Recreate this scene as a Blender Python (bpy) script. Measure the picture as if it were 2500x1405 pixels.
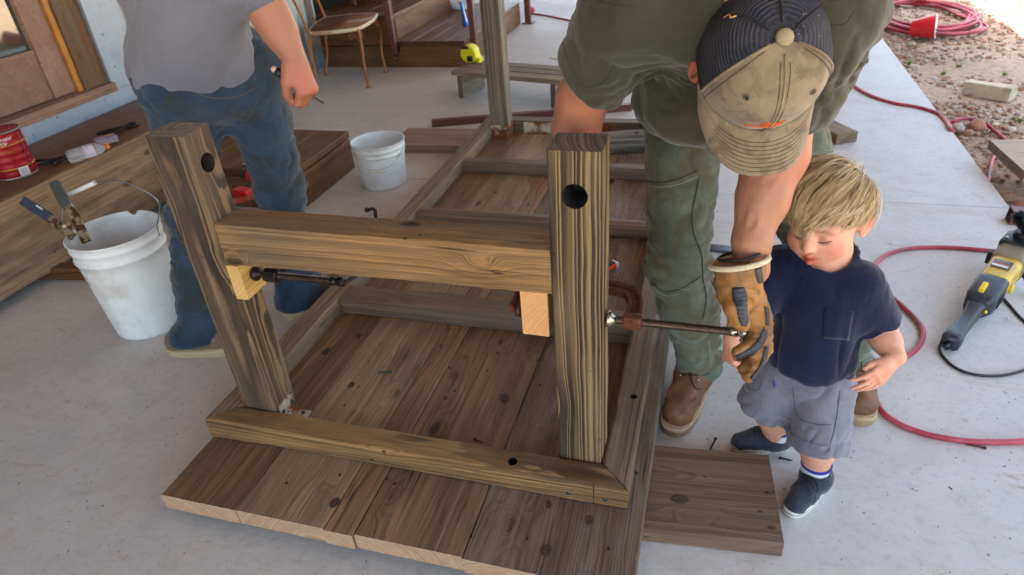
import bpy, bmesh, math, random
import numpy as np
from mathutils import Vector, Matrix, noise as mnoise
random.seed(7)
rng = np.random.default_rng(11)
PI = math.pi
for o_ in list(bpy.data.objects):
    bpy.data.objects.remove(o_)
SC = bpy.context.scene
COL = SC.collection

# ------------------------------------------------------------------ camera, sky, sun, exposure
CAMP = np.array([1.3211, -1.0970, 1.4443])
CAMR = (1.00892, 0.07016, 0.27704)
FPX = 1631.7
cam_d = bpy.data.cameras.new('camera')
cam_d.sensor_width = 36.0
cam_d.lens = FPX / 2500 * 36.0
cam_d.clip_start = 0.05
cam_d.clip_end = 600
cam_d.shift_y = 0.0
cam_d.dof.use_dof = True
cam_d.dof.focus_distance = 1.45
cam_d.dof.aperture_fstop = 6.3
cam = bpy.data.objects.new('camera', cam_d)
cam.location = CAMP
cam.rotation_euler = CAMR
COL.objects.link(cam)
SC.camera = cam

SUN_EL, SUN_AZ = math.radians(74), math.radians(278)      # high sun, coming from the house side (-X)
wd = bpy.data.worlds.new("World")
SC.world = wd
wd.use_nodes = True
nt = wd.node_tree
bg = nt.nodes['Background']
sky = nt.nodes.new('ShaderNodeTexSky')
sky.sky_type = 'NISHITA'
sky.sun_disc = False
sky.sun_elevation = SUN_EL
sky.sun_rotation = SUN_AZ
sky.air_density = 1.0
sky.dust_density = 3.0
sky.ozone_density = 0.6
nt.links.new(sky.outputs[0], bg.inputs[0])
bg.inputs[1].default_value = 0.12
sun_d = bpy.data.lights.new('sun', 'SUN')
sun_d.energy = 4.0
sun_d.angle = math.radians(0.5)
sun_d.color = (1.0, 0.95, 0.88)
sun = bpy.data.objects.new('sun', sun_d)
sdir = Vector((math.sin(SUN_AZ) * math.cos(SUN_EL), math.cos(SUN_AZ) * math.cos(SUN_EL), math.sin(SUN_EL)))
sun.rotation_euler = sdir.to_track_quat('Z', 'Y').to_euler()
sun.location = (-3, 0, 12)
COL.objects.link(sun)
VS = SC.view_settings
VS.view_transform = 'Standard'
VS.look = 'None'
VS.exposure = 3.2
VS.use_white_balance = True
VS.white_balance_temperature = 7250
VS.white_balance_tint = 5
VS.gamma = 1.0
VS.use_curve_mapping = False
SC.cycles.use_denoising = True
SC.cycles.max_bounces = 8
SC.cycles.diffuse_bounces = 4

# ------------------------------------------------------------------ helpers: the survey of the yard (photo pixel -> point on a plane)
_R = np.array(cam.rotation_euler.to_matrix())
def _ray(x, y):
    return _R @ np.array([(x - 1250) / FPX, -(y - 702.5) / FPX, -1.0])
def G(x, y, z=0.0):
    d = _ray(x, y)
    return Vector(CAMP + d * (z - CAMP[2]) / d[2])
def GX(x, y, X):
    d = _ray(x, y)
    return Vector(CAMP + d * (X - CAMP[0]) / d[0])
def GY(x, y, Y):
    d = _ray(x, y)
    return Vector(CAMP + d * (Y - CAMP[1]) / d[1])
def GD(x, y, dd):
    return Vector(CAMP + _ray(x, y) * dd)

# ------------------------------------------------------------------ helpers: objects
WM = {}
def link(name, me, parent=None, M=None, mat=None, smooth=None, **props):
    o = bpy.data.objects.new(name, me)
    COL.objects.link(o)
    M = M or Matrix()
    if parent is not None:
        o.parent = parent
        o.matrix_parent_inverse = WM[parent.name].inverted()
    o.matrix_basis = M
    WM[o.name] = M.copy()
    if mat is not None:
        me.materials.clear()
        me.materials.append(mat)
    if smooth is not None:
        for p in me.polygons:
            p.use_smooth = smooth
    for k, v in props.items():
        o[k] = v
    return o
def thing(name, label, cat, loc=(0, 0, 0), group=None):
    o = bpy.data.objects.new(name, None)
    COL.objects.link(o)
    o.location = loc
    o.empty_display_size = 0.05
    WM[o.name] = Matrix.Translation(loc)
    o['label'] = label
    o['category'] = cat
    if group:
        o['group'] = group
    return o
def tag(o, label, cat, group=None):
    o['label'] = label
    o['category'] = cat
    if group:
        o['group'] = group
    return o
def copy_tree(o, M, parent=None):
    """copy a thing with its parts; M moves the thing in the world"""
    c = o.copy()
    COL.objects.link(c)
    if parent is None:
        c.matrix_basis = M @ WM[o.name]
        WM[c.name] = c.matrix_basis.copy()
    else:
        c.parent = parent
        WM[c.name] = M @ WM[o.name]
    for ch in [k for k in bpy.data.objects if k.parent == o]:
        copy_tree(ch, M, c)
    return c

class MB:
    """collects pieces of one mesh"""
    def __init__(s):
        s.v = []; s.f = []; s.sm = []; s.mi = []
    def add(s, vs, fs, smooth=False, mi=0):
        n = len(s.v)
        s.v += [tuple(v) for v in vs]
        s.f += [tuple(n + i for i in f) for f in fs]
        s.sm += [smooth] * len(fs)
        s.mi += [mi] * len(fs)
        return s
    def box(s, c, size, R=None, mi=0):
        c = Vector(c); x, y, z = [a / 2 for a in size]
        vs = [Vector((sx * x, sy * y, sz * z)) for sx in (-1, 1) for sy in (-1, 1) for sz in (-1, 1)]
        if R is not None:
            vs = [R @ v for v in vs]
        return s.add([v + c for v in vs], [(0, 1, 3, 2), (4, 6, 7, 5), (0, 4, 5, 1), (2, 3, 7, 6), (0, 2, 6, 4), (1, 5, 7, 3)], mi=mi)
    def ring_loft(s, rings, cap=True, smooth=True, closed=False, mi=0):
        m = len(rings[0]); vs = [v for r in rings for v in r]; fs = []
        n = len(rings)
        for i in range(n if closed else n - 1):
            for j in range(m):
                a, b = i * m + j, i * m + (j + 1) % m
                k = (i + 1) % n
                fs.append((a, b, k * m + (j + 1) % m, k * m + j))
        if cap and not closed:
            fs.append(tuple(reversed(range(m))))
            fs.append(tuple((n - 1) * m + j for j in range(m)))
        return s.add(vs, fs, smooth, mi)
    def tube(s, pts, r, n=8, cap=True, closed=False, smooth=True, flat=None, mi=0):
        pts = [Vector(p) for p in pts]; N = len(pts)
        rr = r if hasattr(r, '__len__') else [r] * N
        rings = []; up = None
        for i, p in enumerate(pts):
            a = pts[(i - 1) % N] if (i > 0 or closed) else p
            b = pts[(i + 1) % N] if (i < N - 1 or closed) else p
            t = (b - a).normalized() if (b - a).length > 1e-9 else Vector((0, 0, 1))
            if up is None:
                up = Vector((0, 0, 1)) if abs(t.z) < .9 else Vector((0, 1, 0))
            x = up.cross(t)
            if x.length < 1e-6:
                x = Vector((1, 0, 0)).cross(t)
            x.normalize(); y = t.cross(x).normalized(); up = y
            k2 = 1 if flat is None else flat
            rings.append([p + x * (math.cos(2 * PI * j / n) * rr[i]) + y * (math.sin(2 * PI * j / n) * rr[i] * k2) for j in range(n)])
        return s.ring_loft(rings, cap, smooth, closed, mi)
    def lathe(s, prof, M=None, n=32, cap=True, smooth=True, mi=0):
        M = M or Matrix()
        rings = [[M @ Vector((r * math.cos(2 * PI * j / n), r * math.sin(2 * PI * j / n), z)) for j in range(n)] for r, z in prof]
        return s.ring_loft(rings, cap, smooth, False, mi)
    def ball(s, c, r, n=12, m=8, R=None, mi=0):
        c = Vector(c); rx, ry, rz = r if hasattr(r, '__len__') else (r, r, r)
        rings = []
        for i in range(1, m):
            t = PI * i / m
            ring = [Vector((rx * math.sin(t) * math.cos(2 * PI * j / n), ry * math.sin(t) * math.sin(2 * PI * j / n), -rz * math.cos(t))) for j in range(n)]
            rings.append([c + (R @ v if R is not None else v) for v in ring])
        return s.ring_loft(rings, True, True, False, mi)
    def mesh(s, name='m', bevel=0, seg=2):
        me = bpy.data.meshes.new(name)
        me.from_pydata(s.v, [], s.f)
        for p, sm, mi in zip(me.polygons, s.sm, s.mi):
            p.use_smooth = sm
            p.material_index = mi
        if bevel:
            bm = bmesh.new(); bm.from_mesh(me)
            es = [e for e in bm.edges if len(e.link_faces) == 2 and e.calc_face_angle(0) > .5]
            bmesh.ops.bevel(bm, geom=es, offset=bevel, segments=seg, affect='EDGES', profile=.6)
            bm.to_mesh(me); bm.free()
        me.validate()
        me.update()
        return me
    def obj(s, name, mat, parent=None, bevel=0, M=None, **props):
        me = s.mesh(name, bevel)
        mats = mat if isinstance(mat, (list, tuple)) else [mat]
        o = link(name, me, parent, M, None, **props)
        for m_ in mats:
            me.materials.append(m_)
        return o

def frame(p0, p1, up=(0, 0, 1)):
    """matrix with X from p0 to p1, Z near up, origin p0"""
    p0, p1 = Vector(p0), Vector(p1)
    x = (p1 - p0).normalized(); y = Vector(up).cross(x).normalized(); z = x.cross(y)
    return Matrix(((x.x, y.x, z.x, p0.x), (x.y, y.y, z.y, p0.y), (x.z, y.z, z.z, p0.z), (0, 0, 0, 1))), (p1 - p0).length

def beam_mesh(L, w, h, ch=.004, wob=.0012, m0=0, m1=0, seg=None, seed=0):
    """timber along +X from 0..L, centred on Y and Z, eased uneven edges; m0/m1 mitre slopes dx/dy"""
    n = seg or max(2, min(60, int(L / .035)))
    cs = []
    hw, hh = w / 2, h / 2
    for sy, sz in ((-1, -1), (1, -1), (1, 1), (-1, 1)):
        a = (sy * (hw - ch), sz * hh); b = (sy * (hw - ch * .29), sz * (hh - ch * .29)); c = (sy * hw, sz * (hh - ch))
        cs += [a, b, c] if sy * sz < 0 else [c, b, a]
    off = Vector((seed * 3.7, seed * 1.3, seed * .7))
    rings = []
    for i in range(n + 1):
        t = i / n
        ring = []
        for k, (y, z) in enumerate(cs):
            x = t * L + (1 - t) * m0 * y + t * m1 * y
            q = Vector((x * 6, y * 40, z * 40)) + off
            d1, d2 = mnoise.noise(q), mnoise.noise(q + Vector((9, 9, 9)))
            d3 = mnoise.noise(Vector((x * 40, y * 60, z * 60)) + off)
            amp = wob * (1 if k % 3 != 1 else 1.6)
            ring.append(Vector((x, y + d1 * amp + d3 * amp * .4 * (k % 3 == 1), z + d2 * amp + d3 * amp * .5 * (k % 3 == 1))))
        rings.append(ring)
    mb = MB()
    mb.ring_loft(rings, True, False)
    return mb.mesh('timber')
_seed = [0]
def beam(name, p0, p1, w, h, mat, parent=None, up=(0, 0, 1), **kw):
    props = {k: kw.pop(k) for k in list(kw) if k in ('label', 'category', 'group', 'kind')}
    _seed[0] += 1
    M, L = frame(p0, p1, up)
    me = beam_mesh(L, w, h, seed=_seed[0], **kw)
    return link(name, me, parent, M, mat, **props)

def applied(o):
    """bake the modifiers of o into its mesh"""
    dg = bpy.context.evaluated_depsgraph_get()
    me = bpy.data.meshes.new_from_object(o.evaluated_get(dg))
    o.modifiers.clear()
    o.data = me
    return o
def drill(o, c, axis, r, depth, n=28, inside=None):
    """bore a blind round hole into o"""
    Mw = WM[o.name]; t = (Mw.to_3x3() @ Vector(axis)).normalized(); c = Mw @ Vector(c)
    q = t.to_track_quat('Z', 'Y').to_matrix().to_4x4()
    mb = MB().lathe([(r, -.012), (r, depth)], Matrix.Translation(c) @ q, n, smooth=False)
    cu = link('cutter', mb.mesh('cutter'))
    bpy.context.view_layer.update()
    md = o.modifiers.new('b', 'BOOLEAN'); md.object = cu; md.operation = 'DIFFERENCE'; md.solver = 'EXACT'
    applied(o)
    bpy.data.objects.remove(cu)
    if inside is not None:
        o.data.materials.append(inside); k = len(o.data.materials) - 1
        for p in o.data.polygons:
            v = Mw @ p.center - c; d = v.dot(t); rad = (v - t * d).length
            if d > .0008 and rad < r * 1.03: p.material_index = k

def spline(pts, n=8, closed=False):
    """Catmull-Rom through points"""
    P = [Vector(p) for p in pts]; N = len(P); out = []
    for i in range(N if closed else N - 1):
        a, b, c, d = P[(i - 1) % N] if (closed or i > 0) else P[i], P[i], P[(i + 1) % N], P[(i + 2) % N] if (closed or i + 2 < N) else P[(i + 1) % N]
        for k in range(n):
            t = k / n
            out.append(.5 * ((2 * b) + (c - a) * t + (2 * a - 5 * b + 4 * c - d) * t * t + (3 * b - a - 3 * c + d) * t ** 3))
    if not closed:
        out.append(P[-1].copy())
    return out

def text_mesh(s, size, shear=0, depth=.0):
    cu = bpy.data.curves.new('t', 'FONT')
    cu.body = s; cu.size = size; cu.align_x = 'CENTER'; cu.align_y = 'CENTER'; cu.shear = shear; cu.resolution_u = 2
    o = bpy.data.objects.new('t', cu); COL.objects.link(o)
    dg = bpy.context.evaluated_depsgraph_get()
    me = bpy.data.meshes.new_from_object(o.evaluated_get(dg))
    bpy.data.objects.remove(o)
    return me

# ------------------------------------------------------------------ helpers: materials
def S(r, g, b):
    f = lambda c: c / 12.92 if c <= .04045 else ((c + .055) / 1.055) ** 2.4
    return (f(r / 255), f(g / 255), f(b / 255), 1)
class NT:
    def __init__(s, name):
        s.m = bpy.data.materials.new(name); s.m.use_nodes = True
        s.t = s.m.node_tree; s.b = s.t.nodes['Principled BSDF']
    def n(s, t, **kw):
        x = s.t.nodes.new('ShaderNode' + t)
        for k, v in kw.items():
            if k.startswith('i_'):
                x.inputs[k[2:].replace('_', ' ')].default_value = v
            else:
                setattr(x, k, v)
        return x
    def l(s, a, b):
        s.t.links.new(a, b)
    def math(s, op, a, b=None, c=None, clamp=False):
        x = s.n('Math', operation=op); x.use_clamp = clamp
        for i, v in enumerate((a, b, c)):
            if v is None: continue
            if isinstance(v, (int, float)): x.inputs[i].default_value = v
            else: s.l(v, x.inputs[i])
        return x.outputs[0]
    def mix(s, f, a, b, mode='MIX'):
        x = s.n('Mix', data_type='RGBA', blend_type=mode)
        for i, v in ((0, f), (6, a), (7, b)):
            if isinstance(v, (int, float, tuple, list)): x.inputs[i].default_value = v
            else: s.l(v, x.inputs[i])
        return x.outputs[2]
    def ramp(s, f, stops, interp='LINEAR'):
        x = s.n('ValToRGB'); e = x.color_ramp.elements; x.color_ramp.interpolation = interp
        while len(e) < len(stops): e.new(.5)
        for el, (p, c) in zip(e, stops):
            el.position = p; el.color = c if hasattr(c, '__len__') else (c, c, c, 1)
        s.l(f, x.inputs[0]); return x.outputs[0]
    def coord(s, scale=(1, 1, 1), kind='Object', rand=0.0):
        tc = s.n('TexCoord'); out = tc.outputs[kind]
        mp = s.n('Mapping'); mp.inputs['Scale'].default_value = scale
        if rand:
            oi = s.n('ObjectInfo'); cx = s.n('CombineXYZ')
            for i, k in enumerate((1.0, 1.7, 2.3)):
                s.l(s.math('MULTIPLY', oi.outputs['Random'], rand * k), cx.inputs[i])
            va = s.n('VectorMath', operation='ADD'); s.l(out, va.inputs[0]); s.l(cx.outputs[0], va.inputs[1]); out = va.outputs[0]
        s.l(out, mp.inputs[0]); return mp.outputs[0]
    def noise(s, vec, scale=5, detail=3, rough=.55, dist=0):
        x = s.n('TexNoise'); x.inputs['Scale'].default_value = scale; x.inputs['Detail'].default_value = detail
        x.inputs['Roughness'].default_value = rough; x.inputs['Distortion'].default_value = dist
        s.l(vec, x.inputs['Vector']); return x.outputs[0]
    def bump(s, h, strength=.3, dist=.01):
        x = s.n('Bump'); x.inputs['Strength'].default_value = strength; x.inputs['Distance'].default_value = dist
        s.l(h, x.inputs['Height']); s.l(x.outputs[0], s.b.inputs['Normal'])
    def base(s, c):
        if isinstance(c, (tuple, list)): s.b.inputs['Base Color'].default_value = c
        else: s.l(c, s.b.inputs['Base Color'])
    def rough(s, r):
        if isinstance(r, (int, float)): s.b.inputs['Roughness'].default_value = r
        else: s.l(r, s.b.inputs['Roughness'])

def plain(name, col, rough=.6, metal=0.0, var=.12, scale=30, bump=.1, dirt=None, spec=None):
    """flat colour broken by noise and an optional dirt colour"""
    N = NT(name); v = N.coord(rand=7)
    n1 = N.noise(v, scale, 4, .6)
    dark = tuple(c * (1 - var) for c in col[:3]) + (1,); lite = tuple(min(1, c * (1 + var)) for c in col[:3]) + (1,)
    c = N.mix(N.ramp(n1, [(.3, 0.0), (.7, 1.0)]), dark, lite)
    if dirt:
        n2 = N.noise(v, scale * .3, 5, .65)
        c = N.mix(N.math('MULTIPLY', N.ramp(n2, [(.5, 0.0), (.68, 1.0)]), dirt[1]), c, dirt[0])
    N.base(c); N.rough(N.ramp(n1, [(0, max(0, rough - .1)), (1, min(1, rough + .1))]))
    N.b.inputs['Metallic'].default_value = metal
    if spec is not None: N.b.inputs['Specular IOR Level'].default_value = spec
    if bump: N.bump(n1, bump, .004)
    return N.m

def wood(name, light, dark, stain=None, freq=110, pith=None, dist=.012, contrast=1.0, fibre=.35, knots=1.0, endc=None, rough=.72, stainamt=.6, stscale=1.0, bump=.5, sharp=.0, tint=None, huevar=.12, ringvar=.62, lo=None, toneamt=.6, tone=(.84, .74, .64, 1), wear=.7):
    """sawn timber: 3-D growth rings round a pith line that runs along local X, fibres, knots, weather stains"""
    N = NT(name)
    tc = N.n('TexCoord'); oi = N.n('ObjectInfo')
    rnd = oi.outputs['Random']
    sx = N.n('SeparateXYZ'); N.l(tc.outputs['Object'], sx.inputs[0])
    # object shifted by its own random for all noises
    cx = N.n('CombineXYZ')
    for i, k in enumerate((7.0, 11.0, 5.0)):
        N.l(N.math('MULTIPLY', rnd, k), cx.inputs[i])
    va = N.n('VectorMath', operation='ADD'); N.l(tc.outputs['Object'], va.inputs[0]); N.l(cx.outputs[0], va.inputs[1])
    def sc(*s_):
        mp = N.n('Mapping'); mp.inputs['Scale'].default_value = s_; N.l(va.outputs[0], mp.inputs[0]); return mp.outputs[0]
    # knots
    vo = N.n('TexVoronoi'); vo.inputs['Scale'].default_value = 1.0
    N.l(sc(3.6, 7.5, 7.5), vo.inputs['Vector'])
    kd = vo.outputs['Distance']
    kb = N.math('POWER', 2.718, N.math('MULTIPLY', N.math('MULTIPLY', kd, kd), -26.0))
    # pith distance
    if pith is None:
        py = N.math('SUBTRACT', N.math('MULTIPLY', N.math('FRACT', N.math('MULTIPLY', rnd, 17.3)), .30), .15)
        pz = N.math('SUBTRACT', N.math('MULTIPLY', N.math('FRACT', N.math('MULTIPLY', rnd, 31.7)), .10), .16)
    else:
        py, pz = pith
    dy = N.math('SUBTRACT', sx.outputs[1], py); dz = N.math('SUBTRACT', sx.outputs[2], pz)
    r = N.math('SQRT', N.math('ADD', N.math('MULTIPLY', dy, dy), N.math('MULTIPLY', dz, dz)))
    nA = N.noise(sc(1.4, 6, 6), 1.0, 2, .5)
    nB = N.noise(sc(5, 22, 22), 1.0, 3, .6)
    r = N.math('ADD', r, N.math('MULTIPLY', N.math('SUBTRACT', nA, .5), dist * 5))
    r = N.math('ADD', r, N.math('MULTIPLY', N.math('SUBTRACT', nB, .5), dist))
    r = N.math('ADD', r, N.math('MULTIPLY', kb, .035 * knots))
    rf = N.math('MULTIPLY', r, freq)
    n1d = N.n('TexNoise', noise_dimensions='1D'); n1d.inputs['Scale'].default_value = .45; n1d.inputs['Detail'].default_value = 1
    N.l(N.math('ADD', rf, N.math('MULTIPLY', rnd, 91.0)), n1d.inputs['W'])
    rf = N.math('ADD', rf, N.math('MULTIPLY', n1d.outputs[0], 2.6))
    ph = N.math('FRACT', rf)
    wn = N.n('TexWhiteNoise', noise_dimensions='1D'); N.l(N.math('FLOOR', rf), wn.inputs['W'])
    nC = N.noise(sc(2.2, 14, 14), 1.0, 2, .5)
    lo = lo if lo is not None else .45 + sharp * .25
    prof = N.ramp(ph, [(0.0, .05), (lo * .6, .08), (lo + .12, .85), (.80, 1.0), (.93, .9), (1.0, .05)])
    band = N.math('MULTIPLY', prof, N.ramp(nC, [(.28, .35), (.7, 1.0)]))
    band = N.math('MULTIPLY', band, N.math('ADD', 1 - ringvar, N.math('MULTIPLY', wn.outputs[0], ringvar)))
    band = N.math('MULTIPLY', band, contrast, clamp=True)
    fib = N.noise(sc(7, 420, 420), 1.0, 3, .6)
    fib2 = N.noise(sc(1.5, 90, 90), 1.0, 2, .6)
    c = N.mix(band, light, dark)
    f = N.math('ADD', N.math('MULTIPLY', N.math('SUBTRACT', fib, .5), fibre * 1.6), N.math('MULTIPLY', N.math('SUBTRACT', fib2, .5), fibre * 2.6))
    f = N.math('ADD', f, N.math('MULTIPLY', N.math('SUBTRACT', rnd, .5), huevar * 2.5))
    g = N.n('CombineXYZ'); ff = N.math('ADD', f, 1.0)
    for i in range(3): N.l(ff, g.inputs[i])
    c = N.mix(1.0, c, g.outputs[0], 'MULTIPLY')
    if stain:
        st = N.noise(sc(2.3 * stscale, 9 * stscale, 9 * stscale), 1.0, 5, .62)
        c = N.mix(N.math('MULTIPLY', N.ramp(st, [(.42, 0.0), (.66, 1.0)]), stainamt), c, stain)
    if tint:
        st2 = N.noise(sc(1.7, 6, 6), 1.3, 3, .55)
        c = N.mix(N.math('MULTIPLY', N.ramp(st2, [(.5, 0.0), (.7, 1.0)]), tint[1]), c, tint[0])
    wf = N.math('FRACT', N.math('MULTIPLY', rnd, 13.7))
    c = N.mix(N.math('MULTIPLY', wf, toneamt), c, N.mix(1.0, c, tone, 'MULTIPLY'))
    # open fibres, hairline checks and specks
    fib3 = N.noise(sc(1.1, 150, 150), 1.0, 4, .65, .3)
    c = N.mix(N.math('MULTIPLY', N.ramp(fib3, [(.28, 1.0), (.46, 0.0)]), wear), c, N.mix(1.0, c, (.34, .30, .27, 1), 'MULTIPLY'))
    c = N.mix(N.math('MULTIPLY', N.ramp(fib3, [(.58, 0.0), (.74, 1.0)]), wear * .45), c, N.mix(1.0, c, (1.5, 1.45, 1.38, 1), 'MULTIPLY'))
    chk = N.noise(sc(.9, 46, 46), 1.0, 2, .5, .2)
    chm = N.math('MULTIPLY', N.ramp(chk, [(.489, 0.0), (.499, 1.0), (.501, 1.0), (.511, 0.0)]), N.ramp(N.noise(sc(1.6, 5, 5), 1.7, 2), [(.56, 0.0), (.62, 1.0)]))
    c = N.mix(N.math('MULTIPLY', chm, min(1, wear * 1.3)), c, (.02, .015, .012, 1))
    spk = N.noise(sc(60, 90, 90), 1.0, 2, .6)
    c = N.mix(N.math('MULTIPLY', N.ramp(spk, [(.70, 0.0), (.76, 1.0)]), wear * .6), c, tuple(x * .4 for x in dark[:3]) + (1,))
    # knot hearts and nail holes
    kc = N.ramp(N.math('ADD', kd, N.math('MULTIPLY', N.math('SUBTRACT', nB, .5), .12)), [(.075, 1.0), (.125, 0.0)])
    c = N.mix(N.math('MULTIPLY', kc, .8 * min(1, knots)), c, tuple(x * .35 for x in dark[:3]) + (1,))
    vo2 = N.n('TexVoronoi'); vo2.inputs['Scale'].default_value = 1.0
    N.l(sc(9, 14, 14), vo2.inputs['Vector'])
    hole = N.ramp(vo2.outputs['Distance'], [(.045, 1.0), (.065, 0.0)])
    c = N.mix(N.math('MULTIPLY', hole, .85 * min(1, knots)), c, (.012, .01, .008, 1))
    if endc:
        ge = N.n('NewGeometry'); vt = N.n('VectorTransform', vector_type='NORMAL', convert_from='WORLD', convert_to='OBJECT')
        N.l(ge.outputs['True Normal'], vt.inputs[0]); sp = N.n('SeparateXYZ'); N.l(vt.outputs[0], sp.inputs[0])
        e = N.math('GREATER_THAN', N.math('ABSOLUTE', sp.outputs[0]), .55)
        ec = N.mix(N.math('MULTIPLY', prof, .55), endc[0], endc[1])
        en = N.noise(sc(30, 30, 30), 1.0, 4, .6)
        ec = N.mix(N.ramp(en, [(.45, 0.0), (.75, .35)]), ec, endc[1])
        c = N.mix(e, c, ec)
    N.base(c); N.rough(N.ramp(fib2, [(.2, rough - .12), (.8, min(1, rough + .12))]))
    N.b.inputs['Specular IOR Level'].default_value = .35
    h = N.math('ADD', N.math('MULTIPLY', band, -1.0), N.math('MULTIPLY', fib, .6))
    h = N.math('ADD', h, N.math('MULTIPLY', fib3, 1.2 * wear))
    h = N.math('SUBTRACT', h, N.math('MULTIPLY', N.math('MAXIMUM', hole, chm), 3.0))
    N.bump(h, bump, .0025)
    return N.m

def rusty(name, paint, rust=(.16, .06, .022, 1), amt=.5, rough=.6, scale=14, metal=.2):
    N = NT(name); v = N.coord(rand=5)
    n1 = N.noise(v, scale, 6, .65); n2 = N.noise(v, scale * 6, 3, .6)
    rc = N.mix(N.ramp(n2, [(.35, 0.0), (.7, 1.0)]), tuple(c * .62 for c in rust[:3]) + (1,), rust)
    f = N.ramp(n1, [(.62 - amt * .35, 0.0), (.72 - amt * .35, 1.0)])
    N.base(N.mix(f, paint, rc)); N.rough(N.ramp(f, [(0, rough - .2), (1, .85)]))
    N.b.inputs['Metallic'].default_value = metal
    N.bump(N.math('ADD', n2, N.math('MULTIPLY', f, .6)), .35, .002)
    return N.m

def cloth(name, col, fade=None, dirt=None, weave=900, rough=.9, var=.25, fadescale=5, bump=.35, dirtamt=.6, dirtlo=.52):
    N = NT(name); v = N.coord(kind='Object')
    n1 = N.noise(v, fadescale, 5, .6); n2 = N.noise(v, weave, 2, .7); n3 = N.noise(v, 60, 3, .6)
    c = N.mix(N.ramp(n1, [(.35, 0.0), (.65, 1.0)]), col, fade or tuple(x * 1.25 for x in col[:3]) + (1,))
    c = N.mix(N.math('MULTIPLY', n3, var), c, tuple(x * .5 for x in col[:3]) + (1,))
    if dirt:
        n4 = N.noise(v, fadescale * 1.3, 4, .6, 1.0)
        c = N.mix(N.math('MULTIPLY', N.ramp(n4, [(dirtlo, 0.0), (dirtlo + .14, 1.0)]), dirtamt), c, dirt)
    c = N.mix(.22, c, N.mix(N.ramp(n2, [(.4, 0.0), (.6, 1.0)]), tuple(x * .6 for x in col[:3]) + (1,), tuple(min(1, x * 1.5) for x in col[:3]) + (1,)))
    N.base(c); N.rough(rough)
    N.b.inputs['Sheen Weight'].default_value = .25
    N.b.inputs['Sheen Roughness'].default_value = .5
    N.b.inputs['Specular IOR Level'].default_value = .2
    N.bump(N.math('ADD', n2, N.math('MULTIPLY', n3, 1.5)), bump, .0012)
    return N.m
# ================================================================== MATERIALS OF THE SETTING
def concrete_mat():
    N = NT('concrete'); v = N.coord()
    a = N.noise(v, 1.3, 6, .6); b = N.noise(v, 9, 5, .6); c0 = N.noise(v, 90, 3, .7)
    c = N.mix(N.ramp(a, [(.3, 0.0), (.7, 1.0)]), S(192, 190, 187), S(206, 204, 200))
    c = N.mix(N.math('MULTIPLY', N.ramp(b, [(.35, 1.0), (.55, 0.0)]), .20), c, S(156, 153, 149))
    vs = N.coord((1.3, 4.5, 1)); st = N.noise(vs, 1.6, 6, .66, .6)
    c = N.mix(N.math('MULTIPLY', N.ramp(st, [(.56, 0.0), (.72, 1.0)]), .42), c, S(176, 150, 122))
    st2 = N.noise(N.coord((1.0, 3.0, 1)), 5.5, 5, .7, .8)
    c = N.mix(N.math('MULTIPLY', N.ramp(st2, [(.63, 0.0), (.72, 1.0)]), .6), c, S(150, 112, 74))
    bl = N.noise(v, 2.6, 3, .6)
    c = N.mix(N.math('MULTIPLY', N.ramp(bl, [(.58, 0.0), (.74, 1.0)]), .22), c, S(150, 150, 150))
    vo = N.n('TexVoronoi'); vo.inputs['Scale'].default_value = 34; N.l(v, vo.inputs['Vector'])
    sp = N.math('MULTIPLY', N.ramp(vo.outputs['Distance'], [(.10, 1.0), (.16, 0.0)]), N.ramp(N.noise(v, 11, 2), [(.55, 0.0), (.62, 1.0)]))
    c = N.mix(N.math('MULTIPLY', sp, .7), c, S(98, 84, 70))
    br = N.noise(N.coord((3, 160, 1)), 1, 3, .7)
    c = N.mix(N.math('MULTIPLY', br, .16), c, S(140, 136, 132))
    c = N.mix(N.math('MULTIPLY', N.ramp(c0, [(.60, 0.0), (.72, 1.0)]), .35), c, S(128, 122, 116))
    c = N.mix(N.math('MULTIPLY', N.ramp(N.noise(v, 45, 3, .6), [(.35, 1.0), (.48, 0.0)]), .22), c, S(140, 138, 136))
    N.base(c); N.rough(N.ramp(a, [(.3, .55), (.7, .8)]))
    N.bump(N.math('ADD', N.math('MULTIPLY', c0, .5), N.math('ADD', br, b)), .16, .004)
    return N.m
def dirt_mat(name='dirt'):
    N = NT(name); v = N.coord()
    a = N.noise(v, 1.1, 6, .62); b = N.noise(v, 24, 6, .7); c0 = N.noise(v, 120, 4, .7)
    c = N.mix(N.ramp(a, [(.35, 0.0), (.65, 1.0)]), S(182, 154, 130), S(206, 182, 158))
    c = N.mix(N.ramp(b, [(.4, 0.0), (.75, .8)]), c, S(126, 94, 72))
    c = N.mix(N.ramp(c0, [(.55, 0.0), (.7, .6)]), c, S(206, 186, 164))
    N.base(c); N.rough(.95); N.bump(N.math('ADD', b, c0), .8, .02)
    return N.m
def stone_mat(name, cols):
    N = NT(name); v = N.coord()
    at = N.n('Attribute', attribute_name='tone')
    a = N.noise(v, 60, 4, .6)
    c = N.ramp(at.outputs['Fac'], [(i / (len(cols) - 1), x) for i, x in enumerate(cols)], 'LINEAR')
    c = N.mix(N.ramp(a, [(.35, 0.0), (.75, .5)]), c, S(110, 84, 66))
    N.base(c); N.rough(.9); N.bump(a, .5, .004)
    return N.m
M_CON = concrete_mat()
M_DIRT = dirt_mat()
M_STONE = stone_mat('gravel stone', [S(150, 96, 70), S(182, 140, 112), S(120, 88, 70), S(196, 178, 160), S(160, 108, 82), S(140, 130, 122), S(214, 202, 188)])
M_DECK = wood('stained deck wood', S(116, 84, 62), S(58, 42, 32), S(138, 108, 84), 70, None, .016, .8, .3, .8, (S(120, 84, 58), S(60, 40, 28)), .5, .35)
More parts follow.
